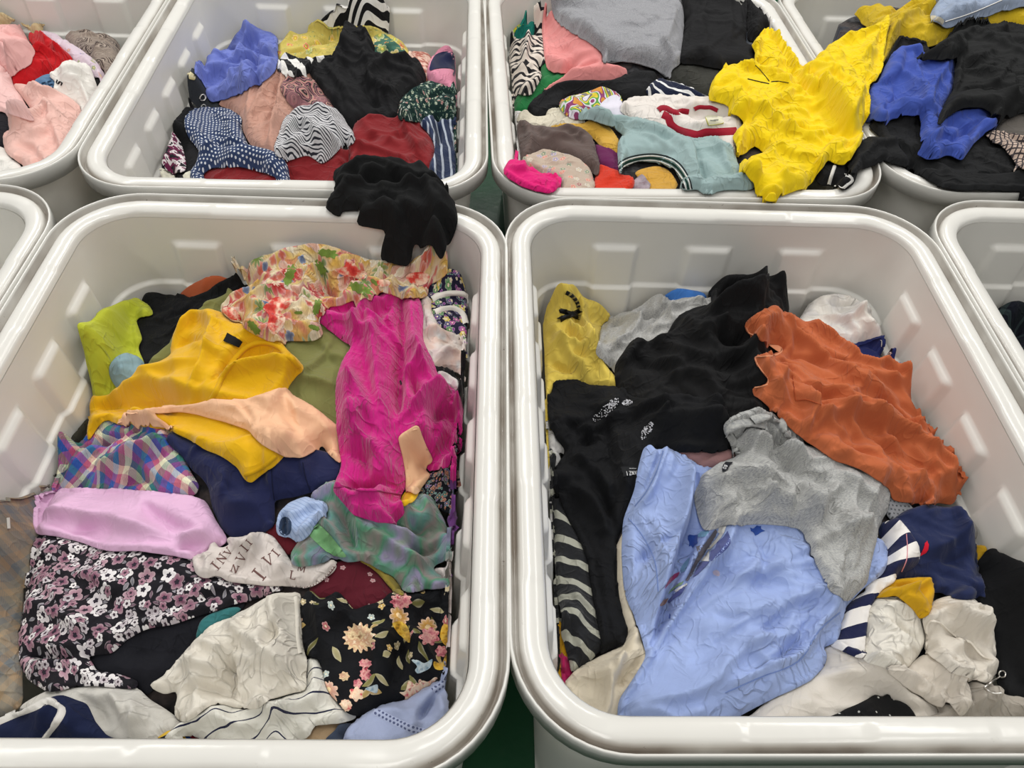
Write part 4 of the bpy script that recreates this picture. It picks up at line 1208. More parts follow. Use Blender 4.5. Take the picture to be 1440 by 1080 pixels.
o = wear('A', 'peach_blouse', 'pale peach smooth blouse across the mustard sweatshirt', 'blouse',
         'P: 166,596 171,588 178,581 186,579 196,578 220,576 250,573 278,570 290,565 300,561 316,563 332,562 355,560 380,553 402,546 412,557 430,566 445,576 460,588 470,596 478,604 480,640 477,650 462,636 453,626 440,634 425,643 414,643 403,643 390,637 378,630 368,624 358,614 352,607 344,602 320,594 300,588 275,582 250,580 228,581 214,582 228,592 242,602 225,600 200,597',
         F_('peach_satin', c='#e8b791', wr=0.2, rough=0.6, spec=0.35), fold=(0.003, 0.08, -30, 3), puff=0.02, R=0.03, ex=0.03,
         folds=[('P: 180,585 215,580 250,577 300,568', 0.006, 0.008), ('P: 300,566 340,584 356,604 380,626', 0.007, 0.010), ('P: 335,570 352,590 362,612', -0.007, 0.010), ('P: 402,552 418,585 425,610', 0.005, 0.012), ('P: 395,640 430,628 455,615 475,615', 0.008, 0.010), ('P: 440,630 452,620 470,640', -0.006, 0.008)])
o = wear('A', 'yellow_cloth', 'bright yellow corner of cloth under the peach piece beside the magenta sleeve', 'cloth',
         'Z8: 870,540 885,490 920,465 965,470 940,520 900,545', F_('bright_yellow_a', c='#e0b31c'), puff=0.006, R=0.01)
o = wear('A', 'magenta_blouse', 'magenta crinkled cotton blouse with a long gathered sleeve', 'blouse',
         'Z6: 498,405 530,385 560,372 640,352 720,302 780,298 830,302 890,294 902,312 940,300 980,300 1000,340 1010,390 1008,500 1030,560 1052,602 1070,650 1092,700 1130,735 1180,770 1205,815 1208,860 1190,925 1252,930 1258,1000 1252,1070 Z8: 1235,290 1200,320 1160,347 1090,355 1022,367 1000,345 960,340 905,330 895,380 908,430 890,470 872,510 890,560 890,590 860,620 838,636 800,632 760,628 700,606 640,586 600,545 565,505 545,480 540,460 552,420 568,385 578,340 575,300 568,250 562,200 555,150 555,100 552,0 Z6: 598,900 592,800 596,720 610,650 640,590 665,545 620,505 570,465',
         F_('magenta_crinkle', c='#c41a7c', crinkle=0.7, wr=0.7, cang=-75, sheen=0.25), fold=(0.008, 0.045, 95, 5), climb=0.02, puff=0.034, R=0.05, ex=0.08,
         folds=[('Z6: 660,540 740,430 860,350 910,310', 0.014, 0.012), ('Z6: 540,430 620,460 680,510', -0.010, 0.010), ('Z6: 560,400 680,380 800,330', 0.008, 0.012), ('Z6: 905,320 920,500 910,700 900,900', -0.016, 0.010), ('Z6: 760,470 780,640 800,800 850,1000', 0.008, 0.016), ('Z6: 620,700 700,820 780,960', 0.008, 0.014),
                ('Z6: 960,360 970,520 1000,660 1040,760', 0.012, 0.014), ('Z6: 1200,820 1130,830 1050,870 950,940', 0.014, 0.012), ('Z6: 1200,900 1100,910 1000,960', -0.012, 0.010), ('Z8: 700,250 750,380 760,460', 0.007, 0.012), ('Z8: 550,465 640,470 740,470 890,480', -0.010, 0.006), ('Z8: 545,500 640,520 760,540 880,530', 0.008, 0.012), ('Z8: 1220,160 1100,240 1030,340', 0.010, 0.012)])
band(o, 'cuff_seam', ['Z8: 545,452 590,448 640,462 700,470 760,470 830,482 885,490'], 2.2, F_('magenta_seam', c='#8f0f58'), 0.001, 0.0008, 'gathered seam above the cuff')
o = wear('A', 'peach_cloth', 'peach cloth corner poking out right of the magenta sleeve', 'cloth',
         'Z8: 868,205 880,185 910,165 945,145 965,145 978,180 1000,235 1035,310 1025,330 985,345 1000,360 1022,388 1005,420 985,450 955,485 930,475 905,465 905,400 890,300', F_('peach_cloth', c='#ddb48c', wr=0.25, rough=0.6), puff=0.010, R=0.015,
         folds=[('Z8: 885,250 930,270 970,320 990,345', -0.006, 0.006), ('Z8: 900,190 950,230 990,320', 0.005, 0.008)])
FLC = ['#b33a35', '#c9584a', '#c98a2f', '#c9a64a', '#6f8a3a', '#71809c']
o = wear('A', 'floral_scarf', 'crinkled scarf of red, green and yellow leaves on cream at the front left heap back', 'scarf',
         'J8: 5,420 40,400 95,340 190,300 160,280 155,240 100,200 100,170 125,95 170,120 250,95 320,90 380,60 430,40 520,20 600,28 680,35 760,70 830,105 900,130 990,130 1150,170 1180,100 1260,80 1330,130 1390,140 1390,200 1330,240 1280,270 1265,330 1210,345 1120,350 1060,330 1000,310 900,350 790,372 740,380 660,400 630,450 600,470 625,560 600,595 540,612 440,605 330,615 250,590 190,560 150,530 130,490 70,480',
         F_('leaf_scarf', 'floral', c='#d9c7a4', under=['#c98a4a', '#d8bf90', '#dccdae', '#cfae62', '#c77a62', '#d9c7a4'], layers=[
             dict(s=26, R=.44, n=3, cols=['#c9a04a', '#cdb27a', '#c79a86', '#c4604a'], d=.95, w=.012, ws=18), dict(s=20, R=.36, n=9, cols=['#6b8236', '#7c8f42', '#5f7a35'], d=.30, deep=.6, w=.01),
             dict(s=18, R=.40, n=7, cols=['#b8302c', '#c4473c', '#a8242c'], c='#e8c9b0', d=.62, deep=.5, w=.014, ws=30), dict(s=48, R=.4, n=4, cols=['#5d6c8c', '#c9725a', '#d8cdb4', '#b95a4a'], d=.5, w=.006)], crinkle=1.0, cang=40, wr=0.8),
         fold=(0.010, 0.035, 20, 2.2), climb=0.1, puff=0.026, R=0.035, ex=0.11, top=0.035,
         folds=[('J8: 430,40 600,60 760,110 950,200', 0.012, 0.014), ('J8: 600,240 680,330 760,360', -0.014, 0.010), ('J8: 380,80 480,120 560,210', 0.010, 0.012), ('J8: 640,260 560,340 520,440', 0.010, 0.012), ('J8: 1000,150 1040,230 1010,310', -0.010, 0.01), ('J8: 120,110 150,200 180,290', 0.012, 0.012), ('J8: 1180,110 1250,160 1330,190', 0.012, 0.014)])
GRN = F_('green_leaf_print', c='#6d8638', crinkle=0.6); RED = F_('red_flower_print', 'cloud', cols=['#b52d2c', '#cf4a40', '#e6cdb4', '#b8302c'], scale=60, crinkle=0.6)


def leaf(o, cx, cy, L, deg, frame, mat, n=9):
    a0 = math.radians(deg); s = []
    for i in range(n * 8):
        a = 2 * math.pi * i / (n * 8)
        rr = L * (0.5 + 0.5 * abs(math.cos(a * n / 2))) * (1.1 if math.cos(a) > .5 else .8)
        x, y = rr * math.cos(a), rr * 0.5 * math.sin(a)
        s.append('%.1f,%.1f' % (cx + x * math.cos(a0) - y * math.sin(a0), cy + x * math.sin(a0) + y * math.cos(a0)))
    patch(o, 'printed_leaf', frame + ': ' + ' '.join(s), mat, 0.0006, 1.8, None, 1)


for x, y, L, g in ((420, 215, 78, -70), (610, 150, 62, 60), (850, 285, 85, 25), (590, 410, 60, -75), (650, 70, 70, 10), (570, 525, 40, 20), (200, 520, 60, 50), (940, 245, 32, 40), (475, 435, 28, 0)):
    leaf(o, x, y, L, g, 'J8', GRN)
patch(o, 'printed_flower', 'J8: 290,370 340,340 440,350 420,400 370,430 400,470 380,520 330,570 290,520 300,450 260,410', RED, 0.0006, 1.8, 'red flower on the scarf')
patch(o, 'printed_flower', 'J8: 700,170 760,150 780,105 830,140 850,170 900,190 880,230 800,215 750,205', RED, 0.0006, 1.8, 'red flower on the scarf')
patch(o, 'printed_flower', 'J8: 1140,210 1200,185 1280,200 1270,250 1210,270 1150,240', RED, 0.0006, 1.8)
patch(o, 'printed_flower', 'J8: 960,240 1030,235 1040,265 980,275', RED, 0.0006, 1.8)
patch(o, 'printed_flower', 'J8: 10,415 60,400 110,440 130,480 70,475 30,440', RED, 0.0006, 1.8)

# ------------------------------------------------------------------ clothes: front right tub
o = wear('C', 'blue_cloth', 'bright blue cloth scrap at the back wall behind the grey marl top', 'cloth',
         'Y3: 840,520 850,480 868,452 910,458 960,462 1040,480 1060,510 980,540', F_('bright_blue_c', c='#3f74bd'), puff=0.01)
o = wear('C', 'white_sheer_blouse', 'white sheer blouse bunched at the back right of the front right tub', 'blouse',
         'Y4: 290,640 320,590 350,530 400,495 450,474 500,485 550,508 620,540 680,568 692,600 690,640 730,660 772,702 790,770 800,830 835,890 815,925 770,890 700,780 600,760 540,755 470,720 400,690',
         F_('white_sheer', 'cloud', cols=['#cfcac2', '#dedad3', '#c9c6c4', '#d6d2c4'], scale=16), fold=(0.010, 0.03, -30, 3), puff=0.03, R=0.04, ex=0.1,
         folds=[('Y4: 360,540 450,500 540,540 560,600', 0.016, 0.012), ('Y4: 420,560 470,600 560,640', -0.012, 0.01), ('Y4: 400,640 500,680 640,700', 0.010, 0.01), ('Y4: 580,600 640,580 680,600 670,660', 0.014, 0.010), ('Y4: 700,690 750,760 790,840', 0.010, 0.010)])
o = wear('C', 'peach_print_cloth', 'small peach printed cloth corner under the navy square at the right wall', 'cloth',
         'Y4: 770,760 800,790 832,860 826,922 800,925 775,890 760,820', F_('peach_print', 'cloud', cols=['#d9a79c', '#e0c4b8', '#7a86ab', '#d9a79c'], scale=30), climb=0.02, puff=0.008)
o = wear('C', 'navy_square', 'navy blue cloth corner between the white sheer blouse and orange top', 'cloth',
         'Y4: 530,752 620,722 698,698 722,706 752,800 782,892 760,930 680,880 600,820', F_('navy_square', c='#20295e', wr=0.3), climb=0.03, puff=0.012, R=0.02, fold=(0.003, .06, 0, 3))
o = wear('C', 'yellow_blouse', 'pale yellow blouse with a black ribbon bow in the front right tub corner', 'blouse',
         'Y3: 200,640 202,520 215,462 245,440 275,442 285,425 312,420 345,452 380,462 402,482 415,508 460,515 505,530 540,562 570,612 566,630 530,640 522,680 528,720 515,765 535,820 560,872 590,905 605,935 580,955 520,955 470,950 400,935 320,960 270,1000 215,1050 190,1000 195,850',
         F_('pale_yellow', c='#d9c056', wr=0.6), fold=(0.010, 0.035, 110, 4), puff=0.028, R=0.04, ex=0.1,
         folds=[('Y3: 230,470 250,560 240,650', 0.010, 0.010), ('Y3: 260,690 300,780 380,860 460,920', 0.012, 0.012), ('Y3: 225,800 280,850 400,900', -0.010, 0.010), ('Y3: 400,600 430,720 470,820 560,900', 0.012, 0.012), ('Y3: 440,530 500,570 540,620', 0.012, 0.014), ('Y3: 330,640 360,740 420,830', -0.008, 0.010), ('Y3: 290,450 320,520 350,600', 0.008, 0.012)])
BK = F_('black_ribbon', c='#0b0b0d', wr=0.2, rough=0.5)
band(o, 'bow', ['Y3: 312,615 340,598 370,588 400,572 425,560', 'Y3: 318,565 345,572 370,582 395,595 420,600', ('Y3: 362,570 375,600', 7)], 7, BK, 0.004, 0.004, 'small black ribbon bow')
band(o, 'ribbon', ['Y3: 345,472 375,490 400,520 410,550'], 6, F_('black_cord', 'stripe', cols=[(2, '#0b0b0d'), (1, '#8c7d44')], period=0.006, ang=90), 0.002, 0.002, 'black laced ribbon')
o = wear('C', 'grey_marl_blouse', 'light grey marl top crumpled between the yellow blouse and black hoodie', 'top',
         'Y3: 500,780 515,720 528,645 570,615 600,602 650,590 700,592 722,555 760,520 802,488 840,505 882,516 960,510 1040,520 1100,530 1060,600 960,640 880,700 800,760 740,800 680,860 640,900 605,895 570,850',
         F_('grey_marl_c', 'marl', c='#b6b5b1', c2='#88888a'), fold=(0.010, 0.03, 25, 2.5), puff=0.026, R=0.03, ex=0.11,
         folds=[('Y3: 700,600 760,540 810,495', 0.012, 0.012), ('Y3: 700,600 780,610 870,560', -0.012, 0.010), ('Y3: 560,660 640,650 720,690', 0.010, 0.012), ('Y3: 580,800 640,760 700,700', 0.010, 0.010), ('Y3: 820,520 830,600 880,650', 0.010, 0.010)])
o = wear('C', 'white_net_cloth', 'whitish net cloth at the left wall above the striped top', 'cloth',
         'Y5: 205,180 228,185 285,245 362,345 340,352 305,345 325,405 290,425 250,390 205,350', F_('net_white', 'cloud', cols=['#a5a3a2', '#c9c7c4', '#8d8c8c'], scale=40), puff=0.012, fold=(0.006, .02, 60, 2))
o = wear('C', 'mustard_cloth', 'mustard cloth scrap at the left wall under the charcoal striped top', 'cloth', 'Y7: 262,320 285,298 330,345 365,515 320,540 265,530', F_('mustard_scrap', c='#b98a12'), puff=0.012, fold=(0.004, .02, 80, 3))
o = wear('C', 'crimson_cloth', 'crimson cloth scrap in the front left corner of the front right tub', 'cloth', 'Y7: 262,525 300,512 362,515 388,600 345,650 300,670 258,650', F_('crimson_scrap', c='#97144a'), puff=0.012)
o = wear('C', 'charcoal_striped_blouse', 'charcoal top with pale stripes along the left wall of the front right tub', 'top',
         'Y5: 205,345 235,340 290,343 285,440 268,530 250,548 300,592 322,602 342,665 370,715 402,752 440,830 462,900 480,1000 Y7: 480,150 500,250 528,330 542,440 500,500 440,560 380,595 365,540 340,460 300,330 275,220 260,120 230,60 Y5: 232,850 240,700 240,545 205,450',
         F_('charcoal_stripe', 'stripe', cols=[(66, '#1f2023'), (34, '#a3a396')], period=0.034, ang=24, warp=0.03, wscale=7), fold=(0.007, 0.04, 70, 3), puff=0.022, R=0.03,
         folds=[('Y5: 270,700 300,620 320,605', 0.010, 0.010), ('Y5: 260,760 290,830 300,900', -0.008, 0.01), ('Y7: 330,250 420,270 500,300', 0.008, 0.012), ('Y7: 330,260 370,380 430,550', 0.006, 0.01)])
o = wear('C', 'cream_garment', 'narrow cream cloth edge between the black T shirt and pale blue polo', 'cloth',
         'Y5: 585,880 600,830 635,755 660,700 690,800 670,1080 Y7: 640,0 660,200 700,360 690,390 650,395 612,240 600,0', F_('cream_edge', c='#d6cbb6', wr=0.3), puff=0.01, R=0.012)
o = wear('C', 'cream_canvas_bag', 'cream canvas cloth folded in the front left corner under the pale blue polo', 'cloth',
         'Y7: 275,660 300,650 345,642 390,595 440,560 530,510 620,468 660,410 690,372 720,400 735,460 780,540 740,620 690,700 640,760 620,830 550,832 440,800 350,760',
         F_('cream_canvas', c='#d3c8b3', wr=0.5), fold=(0.006, 0.05, 40, 3), puff=0.026, R=0.03, ex=0.07,
         folds=[('Y7: 580,660 600,580 620,545 590,530', 0.014, 0.010), ('Y7: 590,670 650,600 740,530', -0.010, 0.010), ('Y7: 330,660 450,640 560,640', 0.008, 0.014), ('Y7: 560,640 562,730 556,825', 0.008, 0.006), ('Y7: 640,480 690,440 715,420', 0.008, 0.008)])
o = wear('C', 'black_hoodie', 'large black hoodie with its bunched hood toward the back wall', 'hoodie',
         'Y3: 595,850 630,790 660,745 692,725 740,742 790,725 850,690 880,645 905,608 950,585 1000,568 1070,552 1092,535 1075,490 1070,455 1095,425 1130,402 1175,390 1222,388 1290,392 1340,400 1390,430 1422,470 Y4: 215,500 245,582 200,640 120,720 150,850 170,1000 Y5: 1440,200 1300,260 1180,330 1100,340 1000,330 900,300 800,280 700,200 640,100 600,0',
         F_('black_fleece', c='#0c0c0e', wr=0.45, sheen=0.3), fold=(0.010, 0.06, -15, 3), puff=0.04, R=0.05, ex=0.08, top=0.04,
         folds=[('Y3: 1080,460 1160,430 1250,420 1340,450 1420,540', 0.026, 0.022), ('Y3: 1100,520 1180,500 1280,530', -0.016, 0.012), ('Y3: 1040,680 1120,640 1200,630 1290,650', 0.020, 0.016), ('Y3: 1060,720 1160,750 1240,720', -0.014, 0.012), ('Y3: 1280,440 1300,560 1280,660', 0.016, 0.014), ('Y3: 690,740 800,800 920,850 1060,880', 0.010, 0.014), ('Y3: 640,800 760,880 900,920', -0.007, 0.012), ('Y3: 880,660 960,740 1100,830', 0.008, 0.02), ('Y3: 1230,780 1260,900 1290,1030', 0.014, 0.014)])
o = wear('C', 'mauve_cloth', 'dusty mauve cloth between the black hoodie and grey T shirt', 'cloth',
         'J1: 780,665 900,668 1000,675 1100,692 1296,690 J2: 330,650 400,640 450,680 480,740 380,830 200,890 100,900 J1: 1150,860 1080,830 1030,810 900,740', F_('mauve_cloth', c='#8d6a69'), puff=0.014, R=0.015, fold=(0.005, .03, 20, 3),
         folds=[('J2: 40,830 120,760 230,700', -0.008, 0.006), ('J2: 100,850 180,790 250,800', 0.007, 0.008)])
o = wear('C', 'black_rhinestone_tee', 'black T shirt with rhinestone patches and a white printed neck label', 'T shirt',
         'Y5: 218,130 225,75 250,55 268,58 280,20 Y3: 285,930 320,918 380,914 420,925 480,948 590,955 640,965 Y5: 660,60 760,85 845,68 900,70 1000,80 1130,100 1165,180 1160,330 1000,345 860,345 800,340 760,420 710,520 655,650 635,720 600,800 600,900 600,1080 Y7: 592,50 610,200 630,300 655,385 640,440 620,462 560,480 520,500 525,440 500,300 482,200 470,120 462,80 Y5: 460,900 430,820 400,750 365,690 330,620 300,565 268,540 270,480 300,420 340,345 300,280 250,200',
         F_('black_jersey', c='#08090d', wr=0.4), fold=(0.008, 0.055, -40, 3), puff=0.026, R=0.04, ex=0.08,
         folds=[('Y5: 830,75 850,140 820,170', 0.010, 0.008), ('Y5: 860,80 1000,110 1150,150', 0.008, 0.012), ('Y5: 700,160 760,130 840,120', -0.009, 0.010), ('Y5: 860,170 1000,200 1150,220', 0.007, 0.014), ('Y5: 420,320 480,270 560,210', -0.010, 0.012), ('Y5: 560,220 570,330 600,420', -0.008, 0.010), ('Y5: 380,400 460,470 560,600', 0.010, 0.016), ('Y5: 350,560 480,640 560,780', 0.010, 0.018), ('Y5: 470,480 540,620 590,740', -0.009, 0.010), ('Y5: 620,420 610,500 650,560', 0.006, 0.006)])
STN = F_('rhinestone', c='#e8e8ee', rough=0.12, spec=1.0, wr=0.0)


def stones(o, spots, n, r, name='rhinestone_motif'):
    """small faceted stones scattered within a few discs on a garment; too many and small to be single"""
    rs = np.random.RandomState(5); P = []
    for fr, cx, cy, rx, ry, dg in spots:
        f = FR[fr]
        a = rs.rand(n) * 2 * math.pi; q = np.sqrt(rs.rand(n))
        x = rx * q * np.cos(a); y = ry * q * np.sin(a); t2 = math.radians(dg)
        P.append(np.column_stack([f[0] + (cx + x * math.cos(t2) - y * math.sin(t2)) / f[2], f[1] + (cy + x * math.sin(t2) + y * math.cos(t2)) / f[2]]))
    H = onto(o, np.concatenate(P), 0.0016)
    V = []; F = []
    for h in H:
        if h is None: continue
        q = r * (0.6 + 0.8 * rs.rand()); b = len(V)
        V += [(h[0] + q * math.cos(k * math.pi / 2), h[1] + q * math.sin(k * math.pi / 2), h[2] - q * 0.5) for k in range(4)] + [(h[0], h[1], h[2] + q * 0.7)]
        F += [(b + k, b + (k + 1) % 4, b + 4) for k in range(4)]
    c = mesh_obj(name, V, F, STN, parent=o, origin=WEAR[o.name][1], smooth=False, uv=np.zeros((len(V), 2)))
    c['kind'] = 'stuff'; c['label'] = 'cluster of tiny clear rhinestones'


stones(o, [('J1', 150, 280, 150, 50, -38), ('J1', 230, 190, 70, 35, -40), ('J1', 380, 190, 55, 30, 0), ('J1', 580, 470, 110, 38, -58)], 75, 0.0011)
patch(o, 'neck_label', 'J1: 318,845 400,842 478,845 470,900 440,915 345,940 335,900', F_('label_black', c='#16171a', wr=0.0), 0.0022, 2, 'black neck label with white lettering', 1)


def text_on(o, s, cx, cy, h, deg, frame, mat, gap=0.75, w=0.16, name='label_lettering'):
    """lettering in plain strokes, sewn or printed on a garment"""
    G_ = {'A': [((-.3, .5), (0, -.5)), ((0, -.5), (.3, .5)), ((-.18, .15), (.18, .15))], 'N': [((-.28, .5), (-.28, -.5)), ((-.28, -.5), (.28, .5)), ((.28, .5), (.28, -.5))],
          'Z': [((-.28, -.5), (.28, -.5)), ((.28, -.5), (-.28, .5)), ((-.28, .5), (.28, .5))], 'I': [((0, -.5), (0, .5))],
          'O': [((-.28, -.5), (.28, -.5)), ((.28, -.5), (.28, .5)), ((.28, .5), (-.28, .5)), ((-.28, .5), (-.28, -.5))],
          'S': [((.28, -.5), (-.28, -.5)), ((-.28, -.5), (-.28, 0)), ((-.28, 0), (.28, 0)), ((.28, 0), (.28, .5)), ((.28, .5), (-.28, .5))],
          'C': [((.28, -.5), (-.28, -.5)), ((-.28, -.5), (-.28, .5)), ((-.28, .5), (.28, .5))],
          '5': [((.28, -.5), (-.28, -.5)), ((-.28, -.5), (-.28, 0)), ((-.28, 0), (.28, 0)), ((.28, 0), (.28, .5)), ((.28, .5), (-.28, .5))], '-': [((-.4, 0), (.4, 0))]}
    a = math.radians(deg); ls = []
    for i, ch in enumerate(s):
        ox = (i - (len(s) - 1) / 2) * gap
        for p, q in G_.get(ch, []):
            c = []
            for x, y in (p, q):
                x = (x + ox) * h; y = y * h
                c.append('%.1f,%.1f' % (cx + x * math.cos(a) - y * math.sin(a), cy + x * math.sin(a) + y * math.cos(a)))
            ls.append('%s: %s' % (frame, ' '.join(c)))
    return band(o, name, ls, max(0.7, w * h / FR[frame][2]), mat, 0.0028, 0.0002, seg=2.0)


LETW = F_('label_white', c='#d9d9d9', wr=0.0)
text_on(o, 'ANZI', 412, 908, 34, 172, 'J1', LETW, 0.95)
text_on(o, '---', 430, 862, 30, -4, 'J1', LETW, 0.9, 0.1)
o = wear('C', 'striped_cloth', 'white cloth with black stripes edging out beside the orange top at the right wall', 'cloth',
         'Y6: 880,170 900,190 955,240 1000,285 1045,320 1075,365 1102,400 1120,450 1145,500 1100,520 1040,440 980,340', F_('black_white_stripe_c', 'stripe', cols=[(6, '#d3d0cb'), (3, '#17171a')], period=0.03, ang=-50), puff=0.008)
o = wear('C', 'grey_lace_cloth', 'grey lace cloth between the orange top and navy polo', 'cloth',
         'Y6: 740,590 760,570 840,600 885,640 960,625 1000,640 900,690 800,700 750,665', F_('grey_lace', 'dots', c='#8d8f93', c2='#55575c', scale=150), puff=0.01, R=0.012)
o = wear('C', 'grey_ribbed_cloth', 'grey cloth edge at the right wall behind the navy polo', 'cloth',
         'Y6: 1060,640 1120,655 1160,680 1195,740 1190,800 1150,760 1100,700', F_('grey_rib', c='#85837f'), puff=0.01)
o = wear('C', 'mustard_hem', 'mustard cloth fold sticking up between the navy polo and black garment at right', 'cloth',
         'Y6: 1180,830 1200,822 1258,826 1240,870 1225,920 1205,960 1180,940', F_('mustard_fold_c', c='#b8901e'), puff=0.012, R=0.012)
o = wear('C', 'black_garment', 'black garment at the right wall of the front right tub, beside a pin', 'garment',
         'Y6: 1190,930 1225,880 1250,850 1290,842 1340,850 1400,890 1480,940 1600,1080 Y8: 1600,400 1600,700 1470,770 1400,755 1345,730 1310,660 1300,600 1290,520 1280,430 1240,320 1180,230 1150,180 1200,120',
         F_('black_cotton_c', c='#0b0c0f', wr=0.3), fold=(0.008, 0.07, -55, 3), puff=0.03, R=0.05, folds=[('Y8: 1320,80 1370,200 1420,330', 0.012, 0.016), ('Y8: 1280,180 1330,330 1380,480', -0.010, 0.014)])
c27 = o
o = wear('C', 'ivory_sheet_shirt', 'ivory cotton shirt along the front wall of the front right tub', 'shirt',
         'Y8: 60,830 80,800 180,720 300,660 380,615 430,560 430,490 470,455 520,490 580,520 640,545 760,590 820,640 870,700 940,740 1000,775 1060,790 1120,812 1000,850 600,860 200,860',
         F_('ivory_shirt_c', c='#d5cec4', wr=0.5), fold=(0.006, 0.05, 0, 3), puff=0.022, R=0.04,
         folds=[('Y8: 580,570 600,610 680,640 780,660', 0.012, 0.012), ('Y8: 400,620 560,640 720,680 850,760', 0.009, 0.010), ('Y8: 450,500 540,560 640,610', 0.007, 0.014)])
o = wear('C', 'black_print_cloth', 'black cloth with tiny white specks at the front wall under the ivory shirt', 'cloth',
         'Y8: 490,830 530,790 600,760 650,735 690,712 725,722 755,708 770,735 810,745 860,775 885,830 700,850', F_('black_speck_c', 'dots', c='#0b0b0d', c2='#b9b9b4', scale=45, r=0.06), puff=0.008, R=0.012)
o = wear('C', 'taupe_cloth', 'grey taupe crumpled cloth in the front right corner below the safety pin', 'cloth',
         'Y8: 1000,770 1050,700 1120,640 1180,640 1250,650 1300,690 1360,720 1440,730 1520,780 1400,850 1100,850', F_('taupe_c', c='#a39c92', wr=0.7), fold=(0.010, 0.03, 70, 2.5), puff=0.022, R=0.03, ex=0.1,
         folds=[('Y8: 1150,650 1160,730 1150,800', 0.012, 0.012), ('Y8: 1240,690 1260,740 1230,800', 0.012, 0.012)])
o = wear('C', 'white_tshirt', 'white T shirt right of the striped collar in the front right tub', 'T shirt',
         'Y8: 620,330 650,262 690,225 730,216 820,218 875,262 922,312 942,402 935,440 920,475 880,540 850,582 800,585 760,582 700,560 630,530 620,440',
         F_('white_cotton_c', c='#dcd7cc', wr=0.8), crum=0.009, fold=(0.008, 0.05, -30, 3), puff=0.032, R=0.045,
         folds=[('Y8: 660,300 760,290 880,340', 0.006, 0.016), ('Y8: 760,370 830,430 910,460', -0.008, 0.010), ('Y8: 650,350 740,400 860,480', 0.006, 0.012), ('Y8: 730,540 820,510 900,480', 0.006, 0.012)])
o = wear('C', 'cream_knot_shirt', 'cream jersey crumpled in tight folds below the folded white hem', 'shirt',
         'Y8: 740,580 800,570 850,580 885,545 930,515 980,530 1010,550 1050,580 1088,615 1085,645 1130,600 1140,660 1160,700 1165,760 1120,815 1080,790 1040,745 1015,775 985,765 950,735 900,700 860,680 800,640',
         F_('cream_jersey_c', c='#cdc5ba', wr=0.6), fold=(0.010, 0.028, -60, 2.5), puff=0.026, R=0.03, ex=0.12,
         folds=[('Y8: 800,590 880,660 950,720', 0.012, 0.010), ('Y8: 900,560 960,640 1000,740', 0.012, 0.010), ('Y8: 960,520 1030,560 1080,620 1030,650', 0.012, 0.008), ('Y8: 1000,600 1040,600 1040,640', -0.016, 0.010), ('Y8: 1050,660 1060,720 1110,800', 0.014, 0.012), ('Y8: 850,610 940,690 980,760', -0.012, 0.008)])
o = wear('C', 'folded_white_shirt', 'off white shirt with loosely folded back hems beside the black garment', 'shirt',
         'Y8: 925,330 945,290 985,240 1040,220 1100,208 1150,230 1202,270 1240,315 1262,362 1288,460 1285,540 1262,548 1298,570 1285,610 1262,645 1220,645 1180,630 1130,610 1080,600 1040,570 990,540 950,505 940,470 945,420 935,380',
         F_('off_white_c', c='#d0c9be', wr=0.8), crum=0.009, fold=(0.007, 0.05, -60, 3), puff=0.036, R=0.045, ex=0.07,
         pits=[('Y8: 955,320 985,300 1010,310 1060,345 1110,380 1160,410 1200,470 1240,530 1190,490 1150,450 1080,400 1010,345 975,335', 0.014, 0.010)],
         folds=[('Y8: 945,400 960,330 1000,325 1060,375 1120,420 1170,440 1210,490 1280,530', 0.016, 0.010), ('Y8: 960,440 1000,520 1050,570', 0.014, 0.010), ('Y8: 1000,420 1080,440 1140,500 1220,580', -0.010, 0.012), ('Y8: 1070,350 1130,350 1150,400', 0.010, 0.008), ('Y8: 1180,450 1230,480 1250,520', -0.014, 0.008), ('Y8: 1180,610 1230,600 1280,560', 0.010, 0.010)])
band(o, 'hem', ['Y8: 948,480 946,420 952,360 975,335 1010,345 1060,385 1110,425 1165,440 1200,480 1240,520 1282,532'], 3.2, F_('hem_c', c='#d9d2c6', wr=0.2), 0.001, 0.002)
o = wear('C', 'navy_polo', 'navy polo shirt with a small red motif beside the orange top', 'polo shirt',
         'Y6: 700,720 730,700 775,690 800,672 840,645 900,630 960,625 1020,630 1072,642 1115,668 1150,700 1172,750 1185,800 1195,860 1202,920 1225,990 1238,1080 Y8: 1230,195 1200,215 1140,220 1080,210 1020,190 975,185 960,130 900,118 800,120 740,130 Y6: 720,980 740,860',
         F_('navy_pique', c='#1d2649', wr=0.3), fold=(0.006, 0.06, -40, 3), puff=0.034, R=0.05,
         folds=[('Y6: 1000,650 1060,760 1080,900', 0.008, 0.016), ('Y6: 900,700 960,680 1010,700', 0.007, 0.014), ('Y6: 930,880 1010,860 1090,790', 0.008, 0.014), ('Y6: 860,960 960,960 1080,1000', -0.007, 0.014), ('Y6: 1110,700 1140,820 1150,960', 0.007, 0.014)])
patch(o, 'red_motif', 'J5: 272,332 285,300 310,260 318,215 328,240 335,185 345,215 355,230 350,270 330,300 300,318', F_('red_embroidery', c='#c4142c', wr=0.2), 0.0012, 1.5, 'red embroidered motif', 1)
o = wear('C', 'mustard_fold', 'mustard cloth folded open under the navy polo hem', 'cloth',
         'Y8: 690,215 715,180 745,145 800,128 860,122 920,124 965,130 980,165 982,200 970,250 962,290 940,310 915,318 880,270 820,225 770,212', F_('mustard_fold_cloth', c='#c99a12', wr=0.3), puff=0.026, R=0.025, fold=(0.003, .05, 0, 3),
         folds=[('Y8: 740,190 800,205 860,190 930,150 975,140', 0.014, 0.008), ('Y8: 760,170 840,165 930,140', -0.014, 0.010), ('Y8: 780,230 850,245 900,270', -0.006, 0.008)])
